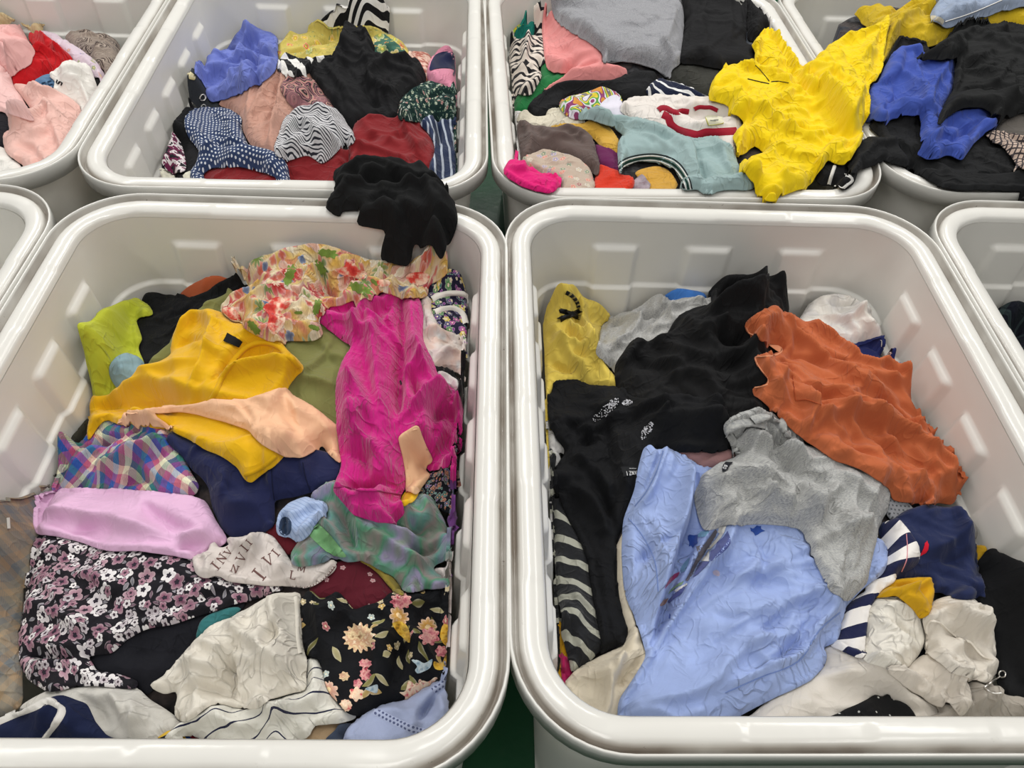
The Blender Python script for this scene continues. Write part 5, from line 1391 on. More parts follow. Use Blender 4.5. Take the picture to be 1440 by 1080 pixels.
SN = F_('navy_white_rib', 'stripe', cols=[(55, '#e2deda'), (45, '#1b2042')], period=0.040, ang=-14, wr=0.2, warp=0.012)
o = wear('C', 'striped_rib_scarf', 'white ribbed knit trim with navy bands running down from the navy polo', 'scarf',
         'Y6: 728,725 745,700 782,688 820,708 852,742 880,785 905,832 908,890 880,925 845,945 800,962 780,1000 720,1040 690,1080 Y8: 720,170 690,215 660,270 645,340 640,380 632,440 626,515 600,520 560,505 510,480 460,452 490,410 520,335 535,290 560,245 610,205 640,185 Y6: 640,990 700,920 745,850 720,790',
         SN, puff=0.02, R=0.02, fold=(0.002, .06, 0, 3), ex=0.03, folds=[('Y6: 790,690 770,740 730,770', 0.010, 0.012)])
band(o, 'red_stitch_line', ['Y6: 845,760 850,830 845,890 820,950'], 1.3, F_('pink_stitch', c='#d08a92', wr=0.0), 0.0006, 0.0003)
o = wear('C', 'pale_blue_polo', 'large pale blue polo shirt with leaf print in the front right tub', 'polo shirt',
         'P: 903,640 906,632 911,629 918,634 926,639 933,632 940,632 956,638 970,646 985,655 1010,660 1060,690 1120,720 1180,740 1225,757 1240,764 1247,772 1247,790 1243,802 1236,810 1222,820 1208,832 1195,846 1187,856 1182,880 1178,897 1167,906 1158,911 1162,922 1158,936 1150,945 1139,956 1118,967 1096,977 1070,990 1040,1006 1033,1012 980,1014 930,1016 880,1014 870,1004 872,985 884,966 897,946 908,925 905,908 901,893 892,865 882,842 877,815 875,778 876,752 878,730 886,708 893,688 897,664',
         F_('pale_blue_cotton', c='#97a9d6', wr=0.75), fold=(0.007, 0.05, 30, 3), puff=0.034, R=0.05, ex=0.075,
         folds=[('P: 968,655 966,690 958,740 942,790 925,850 908,915', 0.014, 0.012), ('P: 976,665 975,720 955,790 935,850 915,915', -0.024, 0.012), ('P: 935,635 925,665 908,710 888,730', 0.012, 0.012), ('P: 925,645 912,680 900,705', -0.010, 0.008),
                ('P: 885,730 905,755 922,790 925,830', 0.009, 0.008), ('P: 900,740 915,770 905,800', -0.008, 0.010), ('P: 1030,745 1010,790 975,835 935,890 912,925', 0.014, 0.012), ('P: 1010,750 985,790 955,840', -0.012, 0.010),
                ('P: 1000,745 975,790 950,830', 0.008, 0.006), ('P: 1180,860 1150,885 1120,930 1060,955 1020,975', 0.010, 0.008), ('P: 1130,880 1100,925 1040,960', -0.007, 0.008), ('P: 1190,870 1175,880 1150,900', -0.005, 0.006),
                ('P: 1165,845 1130,850 1090,860', 0.006, 0.014), ('P: 1095,800 1060,815 1020,825', 0.006, 0.014), ('P: 1080,905 1040,925 1000,960', 0.008, 0.014), ('P: 1020,955 970,985 900,1000', 0.008, 0.012), ('P: 1120,790 1150,820 1180,840', 0.005, 0.016), ('P: 1000,870 1040,880 1080,870', -0.005, 0.01)])
SEAM = F_('blue_seam', c='#6f84b8', wr=0)
for q in ('P: 884,729 904,754 921,789 926,832', 'P: 1181,861 1152,886 1122,930 1065,954 1020,974', 'P: 933,634 925,660 910,690 893,712'): band(o, 'seam', q, 1.3, SEAM, 0.0008, 0.0006, 'stitched seam')
LB = {n: F_('print_' + n, c=c, wr=0.3) for n, c in dict(navyleaf='#2c4a94', indigo='#4d568f', taupe='#6f6a70', teal='#6f9bb4', plum='#8a3560', greenl='#7c9a7c', white='#e2e0da', rust='#8a6a64').items()}
for nm, q in (('navyleaf', '320,225 340,215 370,222 420,218 412,260 415,300 385,320 370,345 355,318 330,330 335,290 320,265'), ('navyleaf', '910,145 940,160 975,125 1000,135 1015,130 1010,160 1055,180 1010,195 985,215 955,228 945,195 915,185'),
              ('taupe', '400,330 470,310 520,240 580,160 600,190 560,270 500,350 450,430 400,500 360,590 320,660 290,650 340,560 390,450 420,400'), ('indigo', '600,290 660,240 700,180 722,240 720,300 690,345 640,390 590,430 540,470 525,440 540,370 580,350'),
              ('indigo', '430,480 530,470 500,510 460,550 420,590 370,620 395,560'), ('teal', '415,215 450,185 520,180 510,225 460,240 420,240'), ('plum', '150,620 190,590 245,570 230,610 180,650 140,680 95,730 110,690'), ('greenl', '165,730 230,680 280,650 260,690 210,720 150,770 130,780'),
              ('teal', '250,540 290,480 340,430 330,480 300,560 260,580'), ('white', '500,360 540,310 590,260 630,200 600,190 620,140 660,110 690,130 670,190 640,240 590,300 540,350'), ('white', '185,750 250,710 310,675 320,690 260,730 210,765'),
              ('rust', '50,880 90,830 140,820 110,870 60,895'), ('indigo', '130,850 190,780 240,740 280,710 300,720 260,780 200,820 140,870'), ('white', '445,465 500,400 525,370 525,440 520,470'), ('navyleaf', '140,1010 150,965 160,975 155,1015')):
    patch(o, 'printed_leaf', 'J3: ' + q, LB[nm], 0.0007, 1.8, None, 1)
patch(o, 'stain', 'J3: 555,560 590,548 620,570 615,610 590,605 560,590', F_('stain_tan', c='#b3a7b4', wr=0.4), 0.0005, 2)
o = wear('C', 'grey_tshirt', 'crumpled grey marl T shirt with a twisted neckline on top of the pale blue polo', 'T shirt',
         'P: 977,700 979,690 984,680 987,670 996,663 1006,656 1018,650 1030,646 1036,640 1026,625 1018,612 1018,600 1024,594 1036,591 1045,587 1056,583 1068,584 1082,587 1092,592 1099,599 1108,610 1118,616 1128,622 1130,630 1142,632 1159,638 1170,645 1180,651 1200,656 1218,662 1236,674 1252,687 1250,702 1247,718 1240,730 1234,746 1230,765 1225,784 1222,802 1219,818 1210,828 1201,837 1192,844 1180,836 1168,829 1158,812 1146,786 1132,752 1124,743 1114,740 1095,738 1068,737 1040,738 1020,738 1000,745 991,745 985,736 980,718',
         F_('grey_marl_tee', 'marl', c='#b6b6b2', c2='#87888b', wr=0.7), fold=(0.008, 0.045, -30, 3), puff=0.03, R=0.04, ex=0.085,
         pits=[('J2: 425,500 430,430 490,440 600,430 740,470 780,490 720,540 620,560 520,560 450,560', 0.075, 0.006)],
         folds=[('J2: 480,720 400,620 360,520 380,400 480,310 600,285 760,290 870,350', 0.020, 0.010), ('J2: 680,260 800,220 900,230 1020,300 1090,400 1200,500', 0.018, 0.012), ('J2: 430,440 560,400 720,440 850,490', 0.010, 0.010), ('J2: 880,480 960,560 1060,540', -0.020, 0.012), ('J2: 660,740 720,650 840,620 960,660', 0.016, 0.012), ('J2: 1010,670 1060,800 1180,940', -0.022, 0.010), ('J2: 1030,650 1120,760 1230,930', 0.012, 0.010),
                ('P: 1115,695 1112,725 1122,750', -0.010, 0.008), ('P: 1120,690 1125,715 1150,745', 0.012, 0.012), ('P: 1175,690 1150,720 1140,745', 0.009, 0.014), ('P: 1235,680 1215,720 1205,760', 0.008, 0.014), ('P: 1195,680 1190,740 1180,800', 0.006, 0.014), ('P: 990,690 1040,680 1080,690 1110,705', 0.008, 0.012), ('P: 990,720 1040,710 1090,725', -0.006, 0.012)])
GM = F_('grey_marl_rib', 'marl', c='#b0b0ac', c2='#8a8b8d', wr=0.2)
band(o, 'neckband', [('J2: 490,715 410,630 360,520 378,405 470,325 600,292 740,298 850,345', 7.5), ('J2: 670,265 800,228 900,240 1010,305 1085,400 1170,490', 8)], 8, GM, 0.002, 0.011, 'twisted rib neckband')
patch(o, 'size_label', 'J2: 325,920 340,855 365,820 460,822 420,860 400,915 330,945', F_('label_navy', c='#17181f', wr=0.0), 0.0022, 2, 'black neck label with white letters', 1)
text_on(o, 'OS', 370, 885, 34, -62, 'J2', LETW, 0.85, 0.15)
o = wear('C', 'orange_blouse', 'rust orange top with a gathered scalloped hem lying over the black hoodie', 'top',
         'Y4: 28,648 40,620 70,595 110,572 150,558 200,572 250,602 290,618 330,640 420,690 500,730 550,765 600,792 650,820 700,852 760,905 810,955 850,985 885,1030 910,1080 Y6: 880,80 905,140 930,190 915,200 950,250 1000,310 1042,362 1070,405 1095,440 1130,480 1162,532 1168,556 1120,565 1082,570 1085,590 1070,608 1010,600 960,612 900,605 850,602 800,590 775,575 760,525 700,485 640,450 570,415 500,390 430,350 380,320 330,292 270,240 220,190 170,140 120,90 Y4: 75,985 72,955 110,948 145,935 140,905 120,880 85,830 78,800 120,795 180,790 215,770 200,745 150,735 105,720 90,690 50,680',
         F_('rust_orange', c='#b4603a', wr=0.4), fold=(0.008, 0.05, -38, 5), climb=0.02, puff=0.034, R=0.05, ex=0.09,
         folds=[('Y4: 150,600 260,700 400,830 560,960 760,1080', 0.010, 0.014), ('Y4: 330,660 480,800 640,930 800,1040', 0.011, 0.012), ('Y4: 260,650 400,790 560,920', -0.010, 0.010), ('Y6: 300,100 500,180 700,270 900,390 1060,520', 0.010, 0.012), ('Y6: 340,280 450,240 580,225 700,290', 0.012, 0.010), ('Y6: 280,120 320,200 320,280', 0.012, 0.010), ('Y6: 360,130 560,200 760,330', -0.010, 0.010), ('Y6: 600,270 760,400 940,500 1060,580', -0.008, 0.012), ('Y6: 720,60 820,120 920,190', 0.012, 0.014), ('Y6: 620,60 780,200 940,320', -0.010, 0.010), ('Y6: 800,470 900,560 980,600', 0.009, 0.012), ('Y6: 960,540 1030,500 1090,450', 0.008, 0.012),
                ('Y4: 110,740 160,760 210,770', 0.010, 0.008), ('Y4: 100,640 170,690 220,760', 0.010, 0.012), ('Y4: 90,950 180,960 260,1010', 0.008, 0.010), ('Y4: 150,850 220,860 260,880', -0.008, 0.010)])
band(o, 'hem_edge', ['Y4: 32,650 50,680 90,692 110,722 160,738 205,748 215,770 180,790 120,797 82,802 90,835 125,885 142,910 143,936 110,950 78,955'], 2.0, F_('orange_edge', c='#d9916b', wr=0.1), 0.0006, 0.001, 'paler scalloped hem edge')
band(o, 'pocket_flap', ['Y4: 268,890 275,950 285,1020', 'Y4: 290,1020 340,1015 410,1040'], 1.6, F_('orange_seam', c='#a34a24', wr=0.1), 0.0006, 0.001)
# the safety pin caught in the black garment
ring_pts = [(1330 + 17 * math.cos(a), 605 + 17 * math.sin(a)) for a in np.linspace(0, 2 * math.pi, 13)]


def wire(name, label, cat, lines, rad, mat, lift, group=None):
    """a bent wire resting on the heap"""
    V = []; F = []
    for s in lines:
        P = smooth_open(pts(s), 4)
        xy = hit(P, HM, lift); z = samp(HM, xy[:, 0], xy[:, 1]) + lift + RIM
        b0 = len(V); n = len(P)
        C = np.column_stack([xy, z])
        tg = np.gradient(C, axis=0); tg /= np.linalg.norm(tg, axis=1)[:, None] + 1e-9
        sd = np.cross(tg, (0, 0, 1.0)); sd /= np.linalg.norm(sd, axis=1)[:, None] + 1e-9
        u2 = np.cross(sd, tg)
        for i in range(n):
            for k in range(6):
                a = k * math.pi / 3
                V.append(C[i] + rad * (math.cos(a) * sd[i] + math.sin(a) * u2[i]))
        F += [(b0 + i * 6 + k, b0 + i * 6 + (k + 1) % 6, b0 + i * 6 + 6 + (k + 1) % 6, b0 + i * 6 + 6 + k) for i in range(n - 1) for k in range(6)]
        F += [tuple(b0 + k for k in range(5, -1, -1)), tuple(b0 + (n - 1) * 6 + k for k in range(6))]
    V = np.array(V)
    o = mesh_obj(name, V, F, mat, origin=tuple(V.mean(0)), uv=np.zeros((len(V), 2)))
    return tag(o, label, cat, group)


SIL = NT('pin_metal'); SIL.b.inputs['Metallic'].default_value = 1.0
SIL = SIL.finish((0.75, 0.73, 0.7, 1), 0.3, None)
wire('safety_pin', 'small silver safety pin lying on the black and taupe clothes in the front right tub', 'pin',
     ['Y8: ' + ' '.join('%.1f,%.1f' % p for p in ring_pts), 'Y8: 1318,618 1290,635 1262,655 1238,672', 'Y8: 1238,672 1262,690 1290,702 1330,700'], 0.0011, SIL, 0.004)

# ------------------------------------------------------------------ clothes: rear left tub
o = wear('B', 'striped_blouse', 'black and white diagonal striped top standing up at the back of the rear left tub', 'top',
         'Z2: 650,170 665,120 690,70 720,0 728,-20 780,-25 940,-22 960,20 966,70 962,150 900,190 760,190',
         F_('bold_stripe_b', 'stripe', cols=[(1, '#101013'), (1, '#e4e1dc')], period=0.024, ang=-24), puff=0.06, R=0.07, fold=(0.004, .07, -40, 3), bridge=5)
o = wear('B', 'dark_strap_blouse', 'dark grey top with small metal rings at the left wall of the rear left tub', 'top',
         'Z2: 150,330 160,285 195,272 240,310 270,385 300,400 300,440 230,450 180,430 165,380', F_('dark_grey_b', c='#2c2f33'), puff=0.02)
band(o, 'metal_ring', ['Z2: 222,385 228,370 240,368 246,380 238,392 224,388', 'Z2: 226,420 232,408 244,408 248,420 240,430 228,424'], 1.8, SIL, 0.002, 0.002)
patch(o, 'gold_clasp', 'Z2: 165,290 185,280 205,300 200,312 180,305', F_('clasp_print', 'cloud', cols=['#2c2a22', '#b5a878', '#d8d0b0'], scale=60), 0.002, 2)
o = wear('B', 'black_cloth', 'black cloth along the left wall of the rear left tub beside the polka dot shirt', 'cloth',
         'Z2: 95,500 105,480 130,450 165,418 205,425 230,470 250,560 250,640 180,695 125,695 140,600 110,525', F_('black_b', c='#0b0b0e'), puff=0.02, fold=(0.006, .03, 70, 3))
o = wear('B', 'purple_print_cloth', 'white and plum printed cloth in the front left corner of the rear left tub', 'cloth',
         'Z2: 60,640 72,600 100,538 140,545 162,600 165,665 110,675 60,690', F_('plum_print', 'cloud', cols=['#16131a', '#d8cfd0', '#6a2347', '#1b1a20', '#8c4a6c'], scale=45, detail=2, hard=True), puff=0.012)
o = wear('B', 'white_cloth', 'white cloth sliver at the front wall in the left corner of the rear left tub', 'cloth',
         'Z2: 40,700 60,680 95,668 140,690 200,665 240,690 220,720 60,720', F_('white_b', c='#cfccba'), puff=0.008)
o = wear('B', 'yellow_floral_scarf', 'yellow scarf with orange flowers and a green floral end, rear left tub', 'scarf',
         'Z2: 520,215 535,185 570,160 640,135 700,118 780,103 850,106 920,116 965,140 1005,172 1035,205 1048,235 1000,255 900,265 760,262 640,258 540,240',
         F_('yellow_flower', 'floral', c='#c3b25a', layers=[dict(s=30, R=.3, n=6, cols=['#c86a1f', '#cfa62a', '#a9b05a', '#7a8a4a'], c='#e8d35a', d=.6), dict(s=60, R=.3, n=1, cols=['#b0a040', '#8e9548'], d=.7)], crinkle=0.3), puff=0.028, R=0.04, fold=(0.008, .04, 10, 4),
         folds=[('Z2: 560,190 680,145 800,125 920,140', 0.01, 0.014), ('Z2: 560,225 700,190 760,180', -0.008, 0.01)])
patch(o, 'green_floral_end', 'Z2: 885,165 930,130 985,165 1030,205 1040,238 1000,248 930,240 900,230', F_('green_flower_end', 'floral', c='#3f6a5a', layers=[dict(s=55, R=.4, n=5, cols=['#b86a3a', '#2f7f86', '#8a9a4a', '#c2b060'], c='#d8c060', d=.8)]), 0.0012, 2.5, 'darker green floral end of the scarf')
o = wear('B', 'peach_print_blouse', 'peach floral cloth squeezed between the yellow scarf and the navy and pink top', 'cloth',
         'Z2: 1030,215 1060,208 1115,218 1135,250 1135,300 1090,315 1050,270', F_('peach_flower_b', 'cloud', cols=['#c9a090', '#d8bfae', '#9a4a3c', '#c9a090'], scale=40), puff=0.016, R=0.015)
o = wear('B', 'navy_pink_blouse', 'rolled garment half navy and half pink at the right wall of the rear left tub', 'top',
         'Z2: 1110,300 1122,245 1140,214 1188,198 1235,215 1252,265 1258,330 1255,400 1240,420 1200,370 1150,345', F_('pink_b', c='#d98ba4'), puff=0.04, R=0.03, fold=(0.003, .05, 90, 3))
patch(o, 'navy_half', 'Z2: 1120,275 1124,245 1142,215 1188,200 1233,217 1250,262 1252,285 1200,268 1150,268', F_('navy_b', c='#1b2143'), 0.0015, 2.5, 'navy upper half')
o = wear('B', 'dusty_pink_blouse', 'dusty pink gathered blouse in the middle of the rear left heap', 'blouse',
         'Z2: 300,405 350,375 440,328 490,300 535,278 590,275 650,272 700,300 690,360 640,420 590,450 560,500 545,560 525,625 490,610 455,590 420,560 390,500 370,440',
         F_('dusty_pink', c='#b58a7a', wr=0.6), fold=(0.009, 0.03, 75, 4), puff=0.03, R=0.04, ex=0.1,
         folds=[('Z2: 520,290 480,380 430,480', 0.010, 0.010), ('Z2: 560,300 530,420 500,560', 0.010, 0.010), ('Z2: 460,330 420,420 410,520', 0.008, 0.010), ('Z2: 545,320 520,440 490,560', -0.010, 0.008)])
o = wear('B', 'paisley_mauve_scarf', 'mauve and black paisley scarf fold beside the black blouse', 'scarf',
         'Z2: 540,340 560,315 605,308 680,328 725,375 760,425 740,450 680,450 615,440 580,410 555,375', F_('mauve_paisley', 'paisley', cols=['#8e6368', '#2a2226', '#a98a7c', '#b57a78', '#3a2a33'], scale=32), puff=0.022, R=0.025, fold=(0.006, .03, -30, 3))
o = wear('B', 'striped_cloth', 'black and white striped cloth fold between the periwinkle shirt and the black blouse', 'cloth',
         'Z2: 525,262 540,235 560,212 600,225 650,235 700,225 745,222 735,245 690,262 640,285 590,298 545,285', F_('bold_stripe_b2', 'stripe', cols=[(1, '#0e0e11'), (1, '#dcdad6')], period=0.04, ang=60), puff=0.018, R=0.02)
o = wear('B', 'black_blouse', 'black blouse with collar points in the middle of the rear left tub', 'blouse',
         'Z2: 650,275 690,248 740,225 760,185 785,140 800,130 820,152 845,140 875,142 905,188 900,225 930,240 1000,245 1060,242 1085,255 1105,310 1070,350 1015,400 1000,470 940,480 900,470 850,490 825,505 790,470 755,430 700,345',
         F_('black_poplin', c='#0d0d10', wr=0.5), fold=(0.010, 0.05, -50, 3), puff=0.04, R=0.05, ex=0.08, top=0.04,
         folds=[('Z2: 800,140 780,220 760,300', 0.014, 0.014), ('Z2: 870,150 880,230 860,300', 0.012, 0.014), ('Z2: 690,270 760,350 830,440', 0.010, 0.014), ('Z2: 880,330 960,290 1060,280', 0.012, 0.014), ('Z2: 870,300 880,380 930,440', -0.012, 0.012), ('Z2: 900,370 960,400 1000,380', 0.010, 0.012)])
o = wear('B', 'red_trousers', 'dark red garment spread along the front of the rear left heap', 'trousers',
         'Z2: 220,715 245,655 330,640 440,640 540,650 560,620 640,595 700,600 770,590 805,600 822,500 842,478 880,468 940,472 1000,464 1060,475 1095,505 1130,545 1152,580 1150,640 1140,705 1060,712 940,712 600,718',
         F_('dark_red', c='#7a1b20', wr=0.4), fold=(0.007, 0.06, 30, 3), puff=0.034, R=0.04, ex=0.07,
         folds=[('Z2: 806,600 805,650 800,700', -0.012, 0.010), ('Z2: 1000,470 1040,560 1080,640', 0.010, 0.014), ('Z2: 820,610 920,620 1060,680', 0.008, 0.014), ('Z2: 840,490 920,560 1010,600', 0.006, 0.02), ('Z2: 590,650 680,640 760,620', 0.008, 0.014)])
band(o, 'seam', ['Z2: 808,600 806,650 800,690'], 1.2, F_('red_seam', c='#4f0f14', wr=0), 0.001, 0.0006, 'stitched seam')
o = wear('B', 'green_floral_blouse', 'dark green blouse with small white flowers at the right of the rear left tub', 'blouse',
         'Z2: 1000,460 1000,420 1012,388 1045,362 1085,343 1135,336 1185,342 1225,375 1240,410 1258,450 1270,520 1265,560 1225,500 1160,470 1090,475 1040,472',
         F_('green_small_flower', 'floral', c='#16302e', layers=[dict(s=95, R=.36, n=5, cols=['#b9c2b4', '#8aa39a', '#a8b59a', '#b07a72'], c='#3a4a40', d=.6), dict(s=130, R=.3, n=1, cols=['#3d6a55', '#5b7a62'], d=.8)]), fold=(0.008, 0.035, 10, 3), puff=0.032, R=0.03,
         folds=[('Z2: 1010,420 1100,400 1200,410', 0.008, 0.010), ('Z2: 1030,450 1130,440 1240,480', 0.008, 0.01)])
o = wear('B', 'blue_striped_shirt', 'dark blue shirt with white stripes in the front right corner of the rear left tub', 'shirt',
         'Z2: 1085,485 1105,462 1130,458 1150,490 1165,475 1200,470 1232,490 1250,530 1258,570 1252,640 1248,695 1215,715 1170,720 1140,700 1118,660 1135,610 1140,570 1118,520',
         F_('denim_stripe', 'stripe', cols=[(5, '#232f4c'), (2, '#aab2bf')], period=0.02, ang=78, warp=0.02), fold=(0.006, 0.035, 80, 4), puff=0.03, R=0.03, folds=[('Z2: 1150,480 1165,540 1150,600', -0.012, 0.008)])
o = wear('B', 'polka_dot_shirt', 'navy blue shirt with white polka dots at the left of the rear left heap', 'shirt',
         'Z2: 165,480 172,455 200,435 240,424 290,428 345,440 385,460 385,500 402,545 425,585 460,595 520,612 560,638 572,690 565,705 520,690 440,662 380,652 330,650 270,655 220,690 185,700 205,650 238,620 210,570 180,530',
         F_('polka_dot', 'dots', c='#2b3a5c', c2='#c7cbd3', scale=112, r=0.25, ang=12, wr=0.4), fold=(0.007, 0.05, -30, 3), puff=0.036, R=0.045,
         folds=[('Z2: 220,640 300,600 400,590', 0.010, 0.014), ('Z2: 330,650 430,640 540,680', 0.008, 0.012), ('Z2: 180,500 240,560 290,600', 0.006, 0.016)])
o = wear('B', 'periwinkle_shirt', 'crumpled periwinkle blue shirt at the back left of the rear left tub', 'shirt',
         'Z2: 203,275 225,255 255,240 320,218 340,200 352,152 380,132 420,130 445,148 480,150 525,145 530,190 525,235 515,280 480,310 440,332 390,360 340,380 300,392 268,396 250,365 248,330 222,305',
         F_('periwinkle', c='#6572b8', wr=0.6), fold=(0.012, 0.04, 30, 2.5), climb=0.08, puff=0.04, R=0.05, ex=0.1, top=0.04,
         folds=[('Z2: 350,160 400,190 480,230', 0.014, 0.012), ('Z2: 330,220 400,230 470,200', -0.014, 0.010), ('Z2: 380,280 410,230 430,200', 0.014, 0.012), ('Z2: 250,270 330,290 420,290', 0.012, 0.014), ('Z2: 450,200 470,250 430,310', -0.014, 0.010), ('Z2: 260,340 340,340 440,320', 0.010, 0.014)])
o = wear('B', 'pinstripe_shirt', 'white shirt with fine black pinstripes in front of the dusty pink blouse', 'shirt',
         'Z2: 515,575 535,520 548,480 562,458 610,446 650,438 710,440 762,435 785,465 802,495 828,540 805,570 790,565 760,590 735,612 700,632 670,612 640,600 600,612 570,622 525,605',
         F_('pinstripe', 'stripe', cols=[(3, '#cfced0'), (2, '#2b2d36')], period=0.0062, ang=12, warp=0.012, wscale=9), fold=(0.010, 0.045, 20, 2.5), puff=0.032, R=0.035, ex=0.09,
         folds=[('Z2: 560,560 620,520 680,560 720,610', 0.014, 0.014), ('Z2: 600,590 640,550 680,600', -0.012, 0.010), ('Z2: 560,480 660,470 780,490', 0.008, 0.014), ('Z2: 730,480 760,540 790,560', 0.010, 0.012)])

# ------------------------------------------------------------------ clothes: top left tub
o = wear('G', 'brown_paisley_scarf', 'brown paisley scarf against the right rear wall of the top left tub', 'scarf',
         'K: 480,300 500,280 560,262 625,258 690,262 740,285 785,290 860,320 935,380 925,430 880,480 835,540 790,520 740,500 680,440 600,380', F_('brown_paisley', 'paisley', cols=['#8a7d72', '#3a2f2c', '#6d5f57', '#a3968a', '#4b3f3b'], scale=26), puff=0.03, R=0.04, fold=(0.009, .04, -30, 3), ex=0.09)
o = wear('G', 'tan_patterned_blouse', 'tan and brown patterned top at the back of the top left tub', 'top',
         'K: -150,70 0,88 40,95 85,110 120,140 165,165 215,160 265,172 320,165 328,200 322,245 290,260 240,250 190,215 130,190 60,210 -150,220', F_('tan_pattern', 'cloud', cols=['#5a4a30', '#b09a72', '#c9b890', '#a88f60'], scale=22), puff=0.03, R=0.04, fold=(0.009, .04, -20, 3))
o = wear('G', 'black_dress', 'black cloth at the right wall of the top left tub beside the white shirt', 'cloth',
         'K: 680,610 710,575 745,540 790,525 830,530 845,560 800,630 760,660 720,640', F_('black_g', c='#101012'), puff=0.014)
o = wear('G', 'dark_cloth', 'black cloth between the pale pink garments at the left edge', 'cloth', 'Z1: -40,470 0,470 60,495 115,495 130,520 60,560 20,620 -40,640', F_('black_g2', c='#14121a'), puff=0.01)
o = wear('G', 'lilac_floral_scarf', 'pale lilac scarf with small flowers behind the red blouse', 'scarf',
         'K: 250,262 275,248 330,250 400,268 480,300 545,340 610,385 690,440 725,490 755,545 720,560 680,555 620,520 560,480 500,430 420,360', F_('lilac_flower', 'floral', c='#cdbcc8', layers=[dict(s=40, R=.3, n=5, cols=['#b5838c', '#8a8f6a', '#c9a0a8', '#8f7fa8'], c='#d8c88a', d=.6)]), puff=0.026, R=0.03)
o = wear('G', 'red_blouse', 'bright red crumpled blouse in the top left tub', 'blouse',
         'K: 75,570 110,530 150,498 200,470 240,440 262,390 245,330 212,292 240,272 275,265 330,290 375,310 420,332 465,365 500,400 530,450 500,480 440,505 380,545 300,570 230,625 190,640 140,645 95,620', F_('bright_red', c='#b80f18', wr=0.7), puff=0.036, R=0.045, fold=(0.012, .035, 30, 2.5), ex=0.11,
         folds=[('K: 230,300 310,320 400,400 480,450', 0.012, 0.012), ('K: 110,580 200,510 300,470 380,460', 0.012, 0.012), ('K: 380,360 400,430 450,450', -0.014, 0.010), ('K: 260,400 330,400 400,450', -0.010, 0.010)])
o = wear('G', 'pink_shirt', 'pale pink shirt at the left edge above the red blouse', 'shirt',
         'K: -150,200 0,200 60,205 135,178 160,215 205,300 250,370 235,420 222,462 150,500 80,555 20,500 0,470 -150,480', F_('pale_pink_a', c='#dfaaa6', wr=0.4), puff=0.034, R=0.05, fold=(0.008, .05, -40, 3), folds=[('K: 0,400 100,420 220,450', 0.010, 0.014), ('K: 0,350 100,300 180,300', 0.008, 0.014)])
o = wear('G', 'blue_denim_cloth', 'faded blue printed denim between the red blouse and white shirt', 'cloth',
         'K: 195,650 215,628 260,590 305,560 350,555 395,555 420,620 410,700 350,690 280,660', F_('denim_g', 'cloud', cols=['#3f6482', '#55789a', '#37587a'], scale=30), puff=0.018, R=0.02)
text_on(o, 'OS', 345, 620, 50, -15, 'K', F_('dark_blue_print', c='#24405c', wr=0), 0.9, 0.14)
o = wear('G', 'white_shirt', 'white cotton shirt with a small printed number in the top left tub', 'shirt',
         'K: 362,548 410,515 480,480 520,465 560,458 610,468 645,482 672,540 692,602 725,625 760,652 745,690 730,715 660,755 590,788 545,765 500,745 440,712 398,692 392,640 400,590', F_('white_g', c='#dddad4', wr=0.4), puff=0.032, R=0.045, fold=(0.007, .05, -20, 3),
         folds=[('K: 520,640 620,600 700,620', 0.012, 0.014), ('K: 560,700 640,680 740,660', 0.010, 0.014), ('K: 480,500 500,600 490,700', 0.006, 0.02)])
text_on(o, '5', 430, 600, 40, -60, 'K', F_('number_ink', c='#1a1a20', wr=0), 0.8, 0.16)
o = wear('G', 'white_print_tee', 'white T shirt with blue print at the front wall of the top left tub', 'T shirt',
         'Z1: -80,610 0,620 25,630 60,680 120,705 175,715 140,742 60,752 0,765 -80,770', F_('white_print_g', 'cloud', cols=['#d8d5cf', '#d8d5cf', '#dcdad4', '#5f8290'], scale=14, hard=True), puff=0.012)
o = wear('G', 'lilac_lace_cloth', 'lilac lace cloth edge under the white shirt in the top left tub', 'cloth', 'Z1: 340,480 380,440 420,420 430,440 400,480 350,520', F_('lilac_lace_g', c='#cbbccb'), puff=0.008)
o = wear('G', 'pink_cotton_dress', 'large pale pink cotton dress at the front of the top left tub', 'dress',
         'Z1: 60,372 110,370 160,378 210,385 265,400 310,425 345,460 360,492 340,540 318,600 285,650 235,692 205,718 165,715 110,700 70,680 30,645 18,610 20,575 45,560 38,515 85,520 130,505 135,470 110,430', F_('pale_pink_b', c='#dcb2a8', wr=0.6), puff=0.04, R=0.05, fold=(0.009, .05, 30, 3), ex=0.08,
         folds=[('Z1: 45,520 90,560 120,590 60,600', 0.014, 0.012), ('Z1: 60,570 110,600 160,570 230,500', 0.014, 0.012), ('Z1: 150,620 210,600 250,540', 0.008, 0.014), ('Z1: 150,400 200,430 260,430', 0.008, 0.012), ('Z1: 100,640 170,660 240,640', -0.008, 0.012), ('Z1: 230,490 250,560 230,640', 0.010, 0.012)])
o = wear('G', 'pink_blouse', 'pale pink blouse at the left edge whose pointed sleeve crosses the dress', 'blouse',
         'K: -150,470 0,475 40,510 75,555 95,620 120,660 150,700 185,760 220,820 245,865 215,870 180,858 120,840 60,820 0,800 -150,810', F_('pale_pink_c', c='#e0b8b4', wr=0.4), puff=0.03, R=0.04, fold=(0.006, .06, -50, 3))

